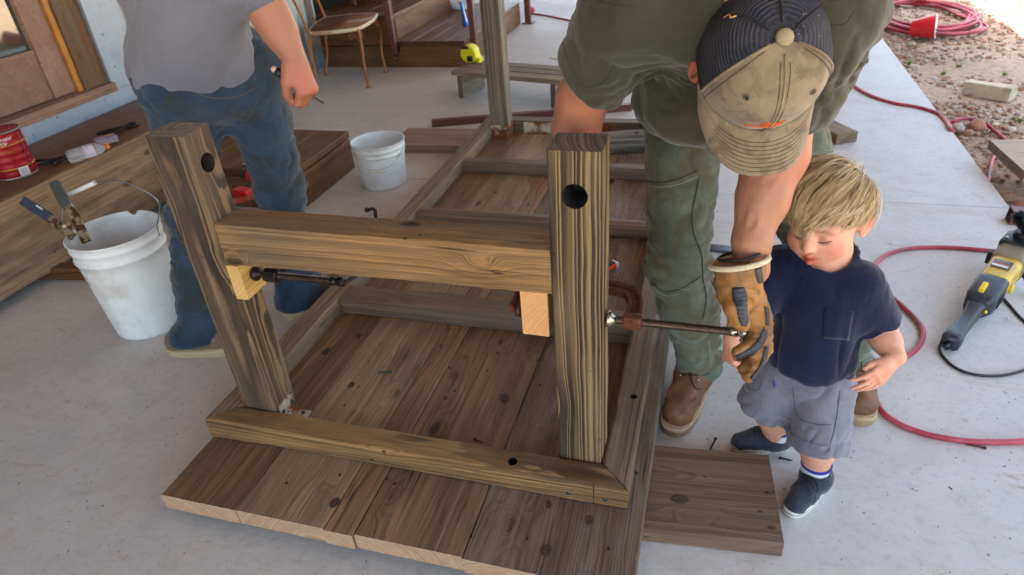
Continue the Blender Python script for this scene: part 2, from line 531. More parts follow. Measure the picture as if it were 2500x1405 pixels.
M_STEP = wood('oiled step wood', S(112, 72, 42), S(48, 29, 17), S(150, 118, 82), 62, None, .02, .95, .3, .7, (S(90, 58, 36), S(40, 26, 16)), .42, .35)
M_FASC = wood('rough fascia plank', S(158, 130, 102), S(100, 78, 60), S(76, 66, 60), 46, (.03, -.3), .02, .7, .35, .9, None, .7, .7, 1.3, .4, 0, (S(130, 88, 60), .6))
M_GALV = plain('galvanised sheet', S(150, 166, 186), .45, .3, .07, 14, .05, (S(128, 142, 162), .5))
M_SIDING = plain('grey siding', S(150, 160, 166), .5, .6, .12, 12, .1, (S(120, 118, 108), .5))
M_DOORW = wood('faded door wood', S(148, 118, 104), S(108, 80, 68), S(126, 84, 74), 60, None, .01, .5, .3, .3, None, .6, .5)
M_JAMB = wood('weathered jamb wood', S(112, 96, 80), S(66, 54, 44), S(120, 76, 40), 60, None, .014, .8, .35, .5, None, .75, .6)
M_AMBER = plain('amber strip', S(178, 118, 44), .5, 0, .2, 20, .1)
M_ROOFW = plain('roof boards', S(150, 130, 108), .8, 0, .15, 8, .1)
M_REDSTEEL = plain('red oxide steel', S(104, 60, 54), .5, .15, .14, 30, .1, (S(70, 44, 40), .5))
M_BLACKST = plain('black steel', S(34, 32, 32), .55, .4, .2, 40, .1)
M_GLASS = NT('door glass').m
b_ = M_GLASS.node_tree.nodes['Principled BSDF']
b_.inputs['Base Color'].default_value = (.05, .06, .05, 1); b_.inputs['Roughness'].default_value = .03
b_.inputs['Metallic'].default_value = 0; b_.inputs['Specular IOR Level'].default_value = 1.0; b_.inputs['IOR'].default_value = 1.7
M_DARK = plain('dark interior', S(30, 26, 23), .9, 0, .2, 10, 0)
M_GRASS = plain('weed green', S(120, 140, 62), .7, 0, .25, 20, 0)
M_BOLT = plain('zinc bolt', S(170, 172, 176), .35, .9, .1, 60, 0)

# ================================================================== GROUND AND PATIO
SLAB_X1 = 2.63
mb = MB()
gx = [-60, -20, -6, 2.0] + [2.0 + .08 * i for i in range(1, 40)] + [6, 10, 20, 60, 220]
gy = [-220, -60, -20, -6, -2, 0.5] + [.5 + .1 * i for i in range(1, 80)] + [10, 14, 24, 60, 220]
vs = []
for y in gy:
    for x in gx:
        z = -.075
        if x > 2.7:
            z += .02 * mnoise.noise(Vector((x * 1.2, y * 1.2, 3))) + .014 * mnoise.noise(Vector((x * 5, y * 5, 7)))
            z -= .02 * min(1, max(0, (x - 4) / 4))
        vs.append((x, y, z))
n_ = len(gx)
mb.add(vs, [(j * n_ + i, j * n_ + i + 1, (j + 1) * n_ + i + 1, (j + 1) * n_ + i) for j in range(len(gy) - 1) for i in range(n_ - 1)], True)
ground = mb.obj('ground', M_DIRT, kind='structure')
ground['label'] = 'bare reddish dirt yard beside the patio'

patio = bpy.data.objects.new('patio', None); COL.objects.link(patio); WM['patio'] = Matrix()
patio['kind'] = 'structure'; patio['label'] = 'pale concrete patio cut by straight joints'
def slab(x0, x1, y0, y1, k=0):
    g = .004
    mb = MB().box(((x0 + x1) / 2, (y0 + y1) / 2, -.06), (x1 - x0 - g, y1 - y0 - g, .12))
    o = mb.obj('slab', M_CON, patio, bevel=.004)
    return o
JY = [-8.0, -2.6, 2.10, 6.7, 10.0]
for a, b in zip(JY[:-1], JY[1:]):
    slab(-2.3, SLAB_X1, a, b)

# gravel on the dirt
def stone_verts(s, seed):
    r = np.random.default_rng(seed)
    bm = bmesh.new(); bmesh.ops.create_icosphere(bm, subdivisions=1, radius=1)
    vs = [v.co.copy() for v in bm.verts]; fs = [tuple(v.index for v in f.verts) for f in bm.faces]; bm.free()
    k = Vector(r.uniform(.6, 1.2, 3)); k.z *= .62
    return [Vector((v.x * k.x, v.y * k.y, v.z * k.z)) * (s * r.uniform(.82, 1.15)) for v in vs], fs
protos = [stone_verts(1, i) for i in range(14)]
def scatter(n, xr, yr, smin, smax, seed, zed):
    r = np.random.default_rng(seed); V = []; F = []; T = []; k = 0
    for _ in range(n):
        x = xr[0] + (xr[1] - xr[0]) * r.random() ** 1.0; y = r.uniform(*yr)
        if mnoise.noise(Vector((x * 1.6, y * 1.6, 5))) < -.12 - .3 * r.random(): continue
        s = smin + (smax - smin) * r.random() ** 3.5
        vs, fs = protos[r.integers(14)]
        M = Matrix.Rotation(r.uniform(0, 6.28), 3, 'Z') @ Matrix.Rotation(r.uniform(-.5, .5), 3, 'X')
        z = zed + .02 * mnoise.noise(Vector((x * 1.2, y * 1.2, 3))) + .014 * mnoise.noise(Vector((x * 5, y * 5, 7)))
        V += [M @ v * s + Vector((x, y, z + s * .22)) for v in vs]
        F += [tuple(k + i for i in f) for f in fs]; k += len(vs)
        T += [r.random()] * len(vs)
    me = bpy.data.meshes.new('gravel'); me.from_pydata([tuple(v) for v in V], [], F)
    at = me.attributes.new('tone', 'FLOAT', 'POINT'); at.data.foreach_set('value', T)
    return me
o = link('gravel', scatter(12000, (2.655, 4.4), (1.2, 7.4), .003, .026, 5, -.075), None, None, M_STONE, False, kind='stuff')
o['label'] = 'loose reddish gravel along the patio edge'
o = link('gravel', scatter(3800, (2.632, 2.95), (1.2, 7.4), .003, .014, 15, -.070), None, None, M_STONE, False, kind='stuff')
o['label'] = 'fine grit heaped against the slab edge'
# single rocks one can point at
def rock(px, py, s, tone, label, sq=(1, .8, .6), seed=0, z=-.05):
    p = G(px, py, z)
    bm = bmesh.new(); bmesh.ops.create_icosphere(bm, subdivisions=3, radius=1)
    for v in bm.verts:
        d = 1 + .28 * mnoise.noise(v.co * 1.3 + Vector((seed, 0, 0))) + .12 * mnoise.noise(v.co * 3.5 + Vector((seed, 4, 0)))
        v.co = Vector((v.co.x * sq[0], v.co.y * sq[1], max(-.6, v.co.z) * sq[2])) * d * s
    me = bpy.data.meshes.new('rock'); bm.to_mesh(me); bm.free()
    at = me.attributes.new('tone', 'FLOAT', 'POINT'); at.data.foreach_set('value', [tone] * len(me.vertices))
    o = link('rock', me, None, Matrix.Translation(p + Vector((0, 0, s * .3))) @ Matrix.Rotation(seed, 4, 'Z'), M_STONE, True)
    return tag(o, label, 'rock', 'rocks lying at the patio edge')
rock(2385, 312, .052, .66, 'large orange brown rock under the loop of red hose', (1.25, .8, .62), 1)
rock(2338, 318, .038, .9, 'grey crumbly rock touching the red hose at the slab edge', (1, .9, .8), 2)
rock(2462, 490, .046, .62, 'rounded tan rock between the slab edge and the brown steel tube', (1.1, .8, .6), 3)
rock(2492, 512, .046, .0, 'red brown rock just above the end of the brown steel tube', (1.2, .8, .6), 4)
rock(2275, 262, .03, .3, 'small flat brown rock near the middle of the slab edge', (1.4, .8, .45), 5)
rock(2232, 165, .028, .95, 'pale grey rock beside the weeds near the slab edge', (1.3, .8, .5), 6)
rock(2365, 327, .026, .1, 'small dark red rock between the grey and the orange rock', (1.1, .9, .6), 7)

def weed(px, py, h, n, seed, label):
    p = G(px, py, -.07); r = random.Random(seed); mb = MB()
    for _ in range(n):
        a = r.uniform(0, 6.28); l = h * r.uniform(.5, 1.1); w = .0035
        d = Vector((math.cos(a), math.sin(a), 0)); q = p + d * r.uniform(0, .02); sd = Vector((-d.y, d.x, 0)) * w
        pts = [q + d * (l * t * t * .8) + Vector((0, 0, l * (t - .35 * t * t))) for t in (0, .35, .7, 1)]
        vs = []
        for i, pt in enumerate(pts):
            k = (1, .9, .6, .05)[i]; vs += [pt - sd * k, pt + sd * k]
        mb.add(vs, [(0, 1, 3, 2), (2, 3, 5, 4), (4, 5, 7, 6)], True)
    o = mb.obj('weed', M_GRASS)
    tag(o, label, 'weed', 'weeds in the gravel')
for i, (x, y, h, lab) in enumerate([(2222, 118, .06, 'thin green weed in gravel below the red cup'), (2218, 160, .07, 'bushy green weed growing right at the slab edge'),
        (2340, 165, .06, 'green weed above the pale stone block'), (2302, 183, .05, 'tiny weed between the slab edge and the stone block'), (2452, 185, .05, 'short weed behind the pale stone block'),
        (2300, 92, .06, 'weed tuft in front of the mouth of the red cup'), (2485, 300, .07, 'weed by the raised grey plank at the yard side')]):
    weed(x, y, h, 22, i, lab)

# sawdust, wood crumbs and grit lying on the slab
r = np.random.default_rng(21); mb = MB()
for _ in range(1000):
    q_ = r.random()
    if q_ < .45: x, y = r.normal(1.75, .45), r.normal(.45, .55)
    elif q_ < .8: x, y = r.uniform(-1.2, 2.5), r.uniform(-.6, 3.4)
    else: x, y = r.normal(-.5, .5), r.normal(.4, .6)
    if x > 2.58 or x < -1.4: continue
    L_ = r.uniform(.0006, .0024) * (2.6 if r.random() < .05 else 1); w_ = r.uniform(.0005, .0011); a = r.uniform(0, 6.28)
    R_ = Matrix.Rotation(a, 3, 'Z') @ Matrix.Rotation(r.uniform(-.3, .3), 3, 'Y')
    mb.box((x, y, .0012), (L_ * 2, w_ * 2, .0012), R_, mi=int(r.choice(3, p=[.55, .35, .10])))
cr = mb.obj('sawdust', [plain('pale wood crumbs', S(206, 176, 132), .9), plain('brown wood crumbs', S(112, 82, 58), .9), plain('dark grit', S(66, 60, 56), .9)], kind='stuff')
cr['label'] = 'sawdust and wood crumbs scattered over the concrete'
# ================================================================== HOUSE
hx = -2.09
house = thing('house', 'house wall with a wooden glazed door, galvanised trim and a wide porch roof', 'house', (hx - .3, 1.5, 0))
def hbox(name, x0, x1, y0, y1, z0, z1, mat, parent=house, bevel=.003):
    return MB().box(((x0 + x1) / 2, (y0 + y1) / 2, (z0 + z1) / 2), (x1 - x0, y1 - y0, z1 - z0)).obj(name, mat, parent, bevel)
hbox('wall', hx - .30, hx - .21, -8, 10, 0, 4.2, M_DARK)  # lengthened past the house corner to keep the sun off the far stairs
# door: frame, stile, bottom rail, panel, pane
door = hbox('door', hx - .075, hx - .04, .55, 1.69, .555, .79, M_DOORW)
hbox('stile', hx - .08, hx - .03, 1.69, 1.83, .555, 2.6, M_DOORW, door)
hbox('stile', hx - .08, hx - .03, .42, .55, .555, 2.6, M_DOORW, door)
hbox('glazing_bead', hx - .075, hx - .033, .56, 1.685, .79, .812, M_DOORW, door)
hbox('pane', hx - .066, hx - .060, .55, 1.69, .812, 2.5, M_GLASS, door, 0)
hbox('door_stop', hx - .07, hx - .012, 1.832, 1.866, .55, 2.7, M_AMBER)
beam('jamb', (hx - .055, 1.952, .53), (hx - .055, 1.952, 2.9), .165, .11, M_JAMB, house, (1, 0, 0))
beam('sill', (hx - .03, -.4, .525), (hx - .03, 2.03, .525), .16, .05, M_DOORW, house)
fl = hbox('flashing', hx - .02, hx + .012, -1.6, 2.29, .38, .498, M_GALV)
tr = hbox('corner_trim', hx - .06, hx + .018, 2.035, 2.28, .5, 3.0, M_GALV)
for y, z in ((1.45, .44), (1.62, .475), (1.78, .42), (1.95, .47), (2.02, .41), (1.2, .45)):
    MB().ball((hx + .014, y, z), (.004, .008, .008), 8, 5).obj('screw', M_BOLT, fl)
for z in (.62, .8, 1.0, 1.2):
    MB().ball((hx + .02, 2.10, z), (.004, .007, .007), 8, 5).obj('screw', M_BOLT, tr)
# corrugated siding beyond the trim
mb = MB(); ny = 150; vs = []
for i in range(ny + 1):
    y = 2.28 + (4.44 - 2.28) * i / ny
    x = hx - .1 + .011 * math.sin(y * 2 * PI / .135)
    vs += [(x, y, 0.0), (x, y, 3.6), (x - .02, y, 0.0), (x - .02, y, 3.6)]
fs = []
for i in range(ny):
    a = 4 * i; b = a + 4
    fs += [(a, b, b + 1, a + 1), (a + 2, a + 3, b + 3, b + 2), (a + 1, b + 1, b + 3, a + 3)]
mb.add(vs, fs, True); mb.obj('siding', M_SIDING, house)
hbox('corner_post', hx - .14, hx - .06, 4.44, 4.47, 0, 3.6, M_SIDING)
# porch roof: shades everything in view, open on the yard side
hbox('roof', -6.0, 2.92, -4.0, 9.5, 2.86, 2.95, M_ROOFW, house, 0)
hbox('roof', 2.923, 3.42, -4.0, 5.35, 2.88, 2.93, M_ROOFW, house, 0)
for y in (-3.4, -2.0, -.6, .8, 2.6, 4.4, 6.2, 8.0):
    hbox('rafter', -2.2, 2.9, y - .04, y + .04, 2.70, 2.857, M_ROOFW, house, 0)

# trees in the yard, seen in the door pane
M_LEAF = plain('tree leaf', S(86, 116, 52), .7, 0, .35, 3, 0)
M_BARK = plain('tree bark', S(96, 80, 66), .9, 0, .2, 12, .5)
def tree(x, y, h, seed, label):
    t = thing('tree', label, 'tree', (x, y, -.1), 'trees out in the yard'); r = np.random.default_rng(seed)
    mb = MB().tube(spline([(x, y, -.2), (x + .1, y, h * .2), (x - .05, y + .1, h * .42), (x, y, h * .75)], 5), [.2 - .17 * i / 15 for i in range(16)], 9)
    for k in range(7):
        a = k * 2.4; z0 = h * (.3 + .05 * k)
        mb.tube([(x, y, z0), (x + math.cos(a) * h * .14, y + math.sin(a) * h * .14, z0 + h * .10), (x + math.cos(a) * h * .25, y + math.sin(a) * h * .25, z0 + h * .16)], [.07, .05, .02], 6)
    mb.obj('trunk', M_BARK, t)
    C_ = [np.array([x, y, h * .66]) + r.normal(0, 1, 3) * np.array([h * .16, h * .16, h * .12]) for _ in range(34)]
    V = []; Fq = []
    for i in range(7000):
        p = C_[r.integers(34)] + r.normal(0, h * .045, 3); u, w = r.normal(0, 1, 3), r.normal(0, 1, 3)
        u *= .10 / np.linalg.norm(u); w *= .055 / np.linalg.norm(w); k = len(V)
        V += [p - u, p + w, p + u, p - w]; Fq.append((k, k + 1, k + 2, k + 3))
    me = bpy.data.meshes.new('crown'); me.from_pydata([tuple(v) for v in V], [], Fq)
    link('crown', me, t, None, M_LEAF, False)
tree(13, -4.0, 6.5, 1, 'leafy green tree out in the yard, mirrored in the door pane')
tree(15, 2.5, 7.5, 2, 'taller leafy tree out in the yard opposite the door')
tree(12, 8.5, 6.0, 3, 'smaller leafy tree out in the yard beyond the hose coil')
# upper deck along the wall: planks + fascia
deck = thing('porch_deck', 'raised brown plank deck along the house below the door', 'deck', (-1.8, .6, 0))
for i, (x0, x1) in enumerate([(-2.07, -1.88), (-1.876, -1.70), (-1.696, -1.525)]):
    beam('plank', ((x0 + x1) / 2, -1.6, .385), ((x0 + x1) / 2, 2.45, .385), x1 - x0, .04, M_DECK, deck)
beam('fascia', (-1.502, -1.6, .235), (-1.502, 2.45, .235), .04, .365, M_FASC, deck, wob=.0025)
hbox('end_board', -2.07, -1.53, 2.455, 2.49, .0, .40, M_DECK, deck)
beam('joist', (-1.66, -1.5, .2), (-1.66, 2.4, .2), .09, .32, M_DECK, deck)
# lower step
step = thing('wooden_step', 'low brown plank step at the foot of the porch deck', 'step', (-1.1, 1.8, 0))
for i, (x0, x1) in enumerate([(-1.47, -1.285), (-1.28, -1.09), (-1.085, -.895), (-.89, -.695)]):
    beam('plank', ((x0 + x1) / 2, 1.62, .205), ((x0 + x1) / 2, 2.22, .205), x1 - x0, .038, M_STEP, step)
beam('riser', (-.716, 1.62, .09), (-.716, 2.215, .09), .036, .175, M_STEP, step)
beam('end_board', (-1.45, 2.195, .09), (-.74, 2.195, .09), .036, .175, M_STEP, step)
beam('end_board', (-1.45, 1.645, .09), (-.74, 1.645, .09), .036, .175, M_STEP, step)
t_ = beam('timber', (-1.66, .80, .035), (-1.18, .87, .035), .06, .06, M_STEP)
tag(t_, 'dark short timber on the concrete under the deck, behind the white bucket', 'timber')

# ================================================================== FAR STAIRS
st = thing('stairs', 'wide brown wooden corner steps with steel posts at the far end', 'steps', (-1.4, 5.2, 0))
for i in range(4):                                   # lower tread planks run away from us
    x0 = -1.42 + i * .162
    beam('plank', (x0 + .08, 4.47, .205), (x0 + .08, 6.24, .205), .158, .036, M_STEP, st)
beam('riser', (-2.2, 4.492, .093), (-.775, 4.492, .093), .038, .182, M_STEP, st)
beam('riser', (-.79, 4.52, .093), (-.79, 6.24, .093), .036, .182, M_STEP, st)
for i in range(5):
    x0 = -2.25 + i * .168
    beam('plank', (x0 + .08, 4.47, .42), (x0 + .08, 6.24, .42), .163, .036, M_STEP, st)
beam('riser', (-2.2, 4.50, .295), (-1.43, 4.50, .295), .036, .21, M_STEP, st)
beam('riser', (-1.44, 4.54, .295), (-1.44, 6.22, .295), .03, .21, M_STEP, st)
for i in range(3):
    x0 = -2.25 + i * .168
    beam('plank', (x0 + .08, 5.2, .635), (x0 + .08, 6.24, .635), .163, .036, M_STEP, st)
beam('riser', (-2.2, 5.235, .51), (-1.76, 5.235, .51), .036, .21, M_STEP, st)
def post(x, y, z0, s=.05, plate=True, h=1.6):
    b = MB().box((x, y, (z0 + h) / 2), (s, s, h - z0)).obj('post', M_REDSTEEL, st, .003)
    return b
p1 = post(-1.425, 4.446, .12)
MB().add([(-1.48, 4.468, .19), (-1.37, 4.468, .19), (-1.425, 4.468, .06), (-1.48, 4.459, .19), (-1.37, 4.459, .19), (-1.425, 4.459, .06)],
         [(0, 1, 2), (3, 5, 4), (0, 3, 4, 1), (1, 4, 5, 2), (2, 5, 3, 0)]).obj('bracket', M_BLACKST, p1)
MB().ball((-1.425, 4.452, .085), .009, 8, 6).obj('bolt', M_BOLT, p1)
p2 = post(-.735, 4.60, 0); p3 = post(-.70, 6.29, 0, .06); p4 = post(-2.05, 5.0, .44)
MB().box((-.70, 6.29, .006), (.12, .11, .012)).obj('base_plate', M_REDSTEEL, p3)

# steel porch post on the slab edge
sp = thing('steel_post', 'brown square steel porch post bolted to the patio edge', 'post', (2.28, 4.5, 0))
q = G(2075, 163)
MB().box((q.x - .02, q.y + .06, 1.42), (.075, .075, 2.8)).obj('shaft', M_REDSTEEL, sp, .004)
MB().box((q.x - .0, q.y + .05, .006), (.17, .15, .012)).obj('base_plate', M_REDSTEEL, sp, .002)
for k, (dx, dy) in enumerate(((.06, .0), (-.06, .0), (.06, .1))):
    MB().lathe([(.011, .0), (.011, .03), (.004, .032)], Matrix.Translation((q.x + dx, q.y + dy, .012)), 6, smooth=False).obj('anchor_bolt', M_BOLT, sp)
o = MB().lathe([(.008, 0), (.008, .035), (.003, .037)], Matrix.Translation(G(2116, 155)), 8).obj('anchor_stud', M_BLACKST)
tag(o, 'short bare anchor stud standing in the slab beside the steel post', 'bolt')
# ================================================================== TABLE (upside down)
EC_ = (S(198, 162, 130), S(150, 114, 86))
M_PLK = wood('brown table plank', S(140, 110, 84), S(74, 54, 41), S(84, 68, 58), 120, None, .012, .85, .5, 1.0, EC_, .62, .7, 1.0, .5, 0, (S(128, 92, 68), .5), .2)
M_PLKG = wood('grey tan table plank', S(156, 132, 106), S(90, 72, 57), S(104, 88, 76), 110, None, .014, .8, .5, 1.3, EC_, .62, .7, 1.2, .5, 0, (S(140, 112, 88), .5), .2)
M_PLKR = wood('reddish narrow plank', S(142, 108, 82), S(80, 58, 44), S(92, 74, 62), 130, None, .012, .85, .5, .8, EC_, .62, .5, 1.0, .5, 0, None, .2)
M_PLK2 = wood('dark table plank', S(118, 98, 82), S(58, 46, 38), S(140, 126, 114), 140, None, .014, .95, .6, 1.4, EC_, .6, .65, 1.6, .6, 0, (S(88, 70, 60), .6), .2)
M_POST = wood('post wood', S(160, 134, 94), S(46, 38, 31), S(110, 102, 90), 84, (-.20, -.06), .006, 1.6, .3, .25, (S(156, 148, 138), S(48, 45, 42)), .72, .45, .8, .9, 0, None, .12, .25, .36)
M_POST2 = wood('post wood with cathedral grain', S(130, 106, 76), S(44, 36, 29), S(92, 84, 76), 88, (-.028, .004), .012, 1.5, .35, .5, (S(150, 144, 134), S(62, 58, 54)), .74, .6, .8, .9, 0, None, .12, .4, .42)
M_BAR = wood('stretcher wood', S(164, 128, 84), S(62, 46, 31), S(112, 100, 86), 250, (-.03, -.13), .007, 1.0, .45, 1.5, (S(150, 140, 120), S(80, 70, 60)), .62, .7, .9, .7, 0, (S(104, 78, 52), .6))
M_RAIL = wood('front rail wood', S(170, 134, 90), S(72, 51, 36), S(70, 54, 44), 130, (.0, -.11), .010, 1.05, .4, 1.2, None, .6, .6, 1.3, .8, 0, (S(150, 112, 66), .5))
M_RAIL2 = wood('grey rail wood', S(142, 122, 96), S(66, 54, 44), S(104, 92, 88), 150, (.03, -.10), .008, 1.0, .4, .8, None, .68, .65, 1.0, .8)
M_RAILD = wood('dark cross rail wood', S(128, 108, 94), S(82, 66, 56), S(92, 82, 78), 130, None, .012, .8, .4, .6, None, .62, .6)
M_FAR = wood('far leg wood', S(122, 114, 104), S(52, 50, 50), S(150, 136, 116), 100, (.18, .16), .007, 1.4, .3, .2, None, .75, .4, .8, .8, 0, None, .12, .4, .4)
M_PINE = wood('fresh pine block', S(214, 166, 108), S(188, 128, 74), None, 120, None, .01, .7, .15, .4, (S(222, 170, 116), S(200, 138, 84)), .55, 0, wear=.15)
M_PINE2 = wood('yellow pine block', S(214, 178, 110), S(176, 132, 66), None, 160, (.06, .05), .006, .9, .12, .2, (S(216, 182, 118), S(182, 140, 76)), .55, 0, wear=.15)
M_BRK = rusty('rusty white bracket', S(206, 200, 184), S(150, 84, 40), .62, .5, 7, .35)
M_SCREW = plain('green coated screw', S(70, 96, 88), .45, .6, .15, 60, 0)

M_HOLE_ = plain('old nail hole', S(30, 24, 20), .95, 0, .4, 60, .2)
W_, TZ0, TT, HF, RW = 1.204, .05, .051, .072, .0744
TZ = TZ0 + TT; FZ = TZ + HF
table = thing('table', 'upside down rough timber table with its square legs pointing up', 'table', (.6, 1.2, TZ0))
LEN = 2.95; Y0 = -.2153
# plank boundaries measured along the near edge
xs = [-.0016, .232, .487, .569, .85, W_ + .0413]
mats = [M_PLK, M_PLKG, M_PLKR, M_PLK, M_PLK2]
rngp = random.Random(3)
planks = []
for i in range(5):
    a, b = xs[i], xs[i + 1]
    g = .0018
    dz = rngp.uniform(-.0015, .0015)
    planks.append(beam('plank', ((a + b) / 2, Y0 + rngp.uniform(-.004, .004), TZ0 + TT / 2 + dz), ((a + b) / 2, Y0 + LEN, TZ0 + TT / 2 + dz), b - a - g, TT, mats[i], table, ch=.0035, wob=.0012))
zc = TZ + HF / 2
hf = HF - .003
# rails, mitred at the near corners
beam('rail', (RW / 2, RW / 2, zc), (W_ - RW / 2, RW / 2, zc), RW, hf, M_RAIL, table, m0=1.0, m1=-1.0, ch=.009, wob=.0022)
beam('rail', (RW / 2, RW / 2 + .002, zc), (RW / 2, 2.70, zc), RW, hf, M_RAIL2, table, m0=-1.0, ch=.004, wob=.0018)
beam('rail', (W_ - RW / 2, RW / 2 + .002, zc), (W_ - RW / 2, 2.70, zc), RW, hf, M_RAIL2, table, m0=1.0, ch=.008, wob=.0025)
beam('rail', (RW + .001, 2.662, zc), (W_ - RW - .001, 2.662, zc), RW, hf, M_RAILD, table)
for y, m, ch, h_ in ((.705, M_RAILD, .006, hf), (1.405, M_RAILD, .02, hf), (2.015, M_RAILD, .004, hf - .006)):
    beam('cross_rail', (RW + .001, y, TZ + h_ / 2 + .001), (W_ - RW - .001, y, TZ + h_ / 2 + .001), .092 if y < 1 else .06, h_, m, table, ch=ch, wob=.002)
# legs
SX, SY, HT = .1078, .100, .986
lx, ly = RW + .002, RW + .002
leg1 = beam('leg', (lx + SX / 2, ly + SY / 2, TZ + .002), (lx + SX / 2, ly + SY / 2, HT), SY, SX, M_POST2, table, (1, 0, 0), ch=.006, wob=.0022)
rx = W_ - RW - SX - .002
leg2 = beam('leg', (rx + SX / 2, ly + SY / 2, TZ + .002), (rx + SX / 2, ly + SY / 2, HT), SX, SY, M_POST, table, (0, -1, 0), ch=.005, wob=.0018)
MI = WM[leg1.name].inverted(); c_ = MI @ Vector((lx + SX, ly + .056, .905)); ax = MI.to_3x3() @ Vector((-1, 0, 0))
M_HOLE = plain('shade dark bored hole', S(38, 32, 28), .95, 0, .4, 60, .5)  # near-black bore walls: the shade inside the holes is put into the colour
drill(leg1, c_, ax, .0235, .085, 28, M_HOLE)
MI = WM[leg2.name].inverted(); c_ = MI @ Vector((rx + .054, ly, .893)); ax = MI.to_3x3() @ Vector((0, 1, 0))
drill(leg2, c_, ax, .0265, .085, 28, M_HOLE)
# far leg
fl_x, fl_y = .068, 2.515
leg3 = beam('leg', (fl_x + .055, fl_y + .05, TZ + .002), (fl_x + .055, fl_y + .05, HT + .08), .10, .108, M_FAR, table, (1, 0, 0), ch=.004)
MB().box((.99, 2.56, .56), (.1, .1, .9)).mesh()
leg4 = beam('leg', (1.07, fl_y + .05, TZ + .002), (1.07, fl_y + .05, HT + .06), .10, .108, M_FAR, table, (1, 0, 0), ch=.004)
# stretcher between the near legs
stretch = beam('stretcher', (lx + SX + .001, ly + .004 + SY / 2, .71), (rx - .001, ly + .004 + SY / 2, .71), SY - .004, .11, M_BAR, table, ch=.004, wob=.0022)

# dead knots and old nail holes in the planks
def knot_mat():
    N = NT('dead knot'); v = N.coord(); sx = N.n('SeparateXYZ'); N.l(v, sx.inputs[0])
    r = N.math('SQRT', N.math('ADD', N.math('MULTIPLY', sx.outputs[0], sx.outputs[0]), N.math('MULTIPLY', sx.outputs[1], sx.outputs[1])))
    r = N.math('ADD', r, N.math('MULTIPLY', N.noise(v, 60, 3), .22)); w = N.math('FRACT', N.math('MULTIPLY', r, 6.0))
    c = N.ramp(r, [(.1, S(52, 38, 30)), (.55, S(84, 64, 50)), (.9, S(70, 54, 44)), (1.05, S(44, 34, 28)), (1.15, S(96, 76, 60))])
    c = N.mix(N.math('MULTIPLY', w, .45), c, S(40, 30, 24)); N.base(c); N.rough(.7); N.bump(w, .4, .002); return N.m
M_KNOT = knot_mat()
def knot(px, py, z, rx, ry, parent, ang=.2):
    p = G(px, py, z); mb = MB(); n = 22
    ring = lambda k, zz: [Vector((math.cos(2 * PI * j / n) * k * (1 + .08 * mnoise.noise(Vector((j * .9, px * .1, 0)))), math.sin(2 * PI * j / n) * k, zz)) for j in range(n)]
    mb.ring_loft([ring(1, 0), ring(.97, .0006 / rx), ring(.6, .0009 / rx), ring(.15, .0004 / rx)], True, True)
    M = Matrix.Translation(p + Vector((0, 0, .0004))) @ Matrix.Rotation(ang, 4, 'Z') @ Matrix.Diagonal((rx, ry, rx, 1))
    return mb.obj('knot', M_KNOT, parent, 0, M)
def pick(x): return planks[next(i for i in range(5) if x < xs[i + 1])]
for px, py, rx, ry in ((1233, 972, .013, .022), (818, 1228, .012, .017), (876, 820, .010, .016), (797, 858, .012, .019), (1088, 972, .006, .008), (1215, 862, .005, .007), (858, 940, .010, .014), (1340, 1232, .007, .012), (1500, 1140, .008, .010),
                       (1440, 1270, .010, .014), (1335, 1345, .013, .018), (1210, 470, .008, .012), (1290, 500, .007, .010)):
    q = G(px, py, TZ); knot(px, py, TZ + .0012, rx, ry, pick(min(q.x, xs[5] - .01)), rngp.uniform(-.5, .5))
for px, py in ((1318, 940), (1076, 845), (945, 1170), (1150, 1310), (1288, 1315), (1485, 1340), (1160, 1105), (830, 1160), (700, 1180), (1275, 1115), (1190, 905), (990, 870), (1180, 600), (1130, 470), (1255, 455)):
    q = G(px, py, TZ); o = knot(px, py, TZ + .0014, .0028, .0044, pick(min(q.x, xs[5] - .01)), .1); o.name = 'nail_hole'; o.data.materials[0] = M_HOLE_
# angle brackets: two plates and screws each
def bracket(parent, corner, ux, uy, wid, hgt, flat):
    """angle plate: stands against a leg along ux, foot reaches out along uy"""
    c = Vector(corner); ux = Vector(ux); uy = Vector(uy); z = Vector((0, 0, 1)); t = .0028
    R = Matrix((ux, uy, z)).transposed()
    mb = MB()
    mb.box(c + ux * wid / 2 + uy * t / 2 + z * (hgt / 2), (wid, t, hgt), R)
    mb.box(c + ux * wid / 2 + uy * (flat / 2 + t) + z * (t / 2), (wid, flat, t), R)
    br = mb.obj('bracket', M_BRK, parent)
    for sx_ in (.18, .82):
        for hz in (.62,):
            mb = MB().lathe([(.0062, 0), (.0062, .004), (.002, .0045)], Matrix.Translation(c + ux * wid * sx_ + uy * t + z * hgt * hz) @ uy.to_track_quat('Z', 'Y').to_matrix().to_4x4(), 6, smooth=False)
            mb.obj('screw', M_SCREW, br)
        mb = MB().lathe([(.0062, 0), (.0062, .004), (.002, .0045)], Matrix.Translation(c + ux * wid * sx_ + uy * (flat * .65) + z * t), 6, smooth=False)
        mb.obj('screw', M_SCREW, br)
zb_ = TZ + .0015
bracket(table, (lx + SX + .001, ly + .012, zb_), (0, 1, 0), (1, 0, 0), .07, .07, .05)
bracket(table, (rx - .001, ly + .02, zb_), (0, 1, 0), (-1, 0, 0), .07, .05, .05)
bracket(table, (fl_x + .002, fl_y - .002, zb_), (1, 0, 0), (0, -1, 0), .1, .075, .03)
bracket(table, (fl_x + .109, fl_y + .002, zb_), (0, 1, 0), (1, 0, 0), .09, .075, .045)
bracket(table, (.24, 2.662 - RW / 2 - .001, zb_), (1, 0, 0), (0, -1, 0), .52, .06, .03)

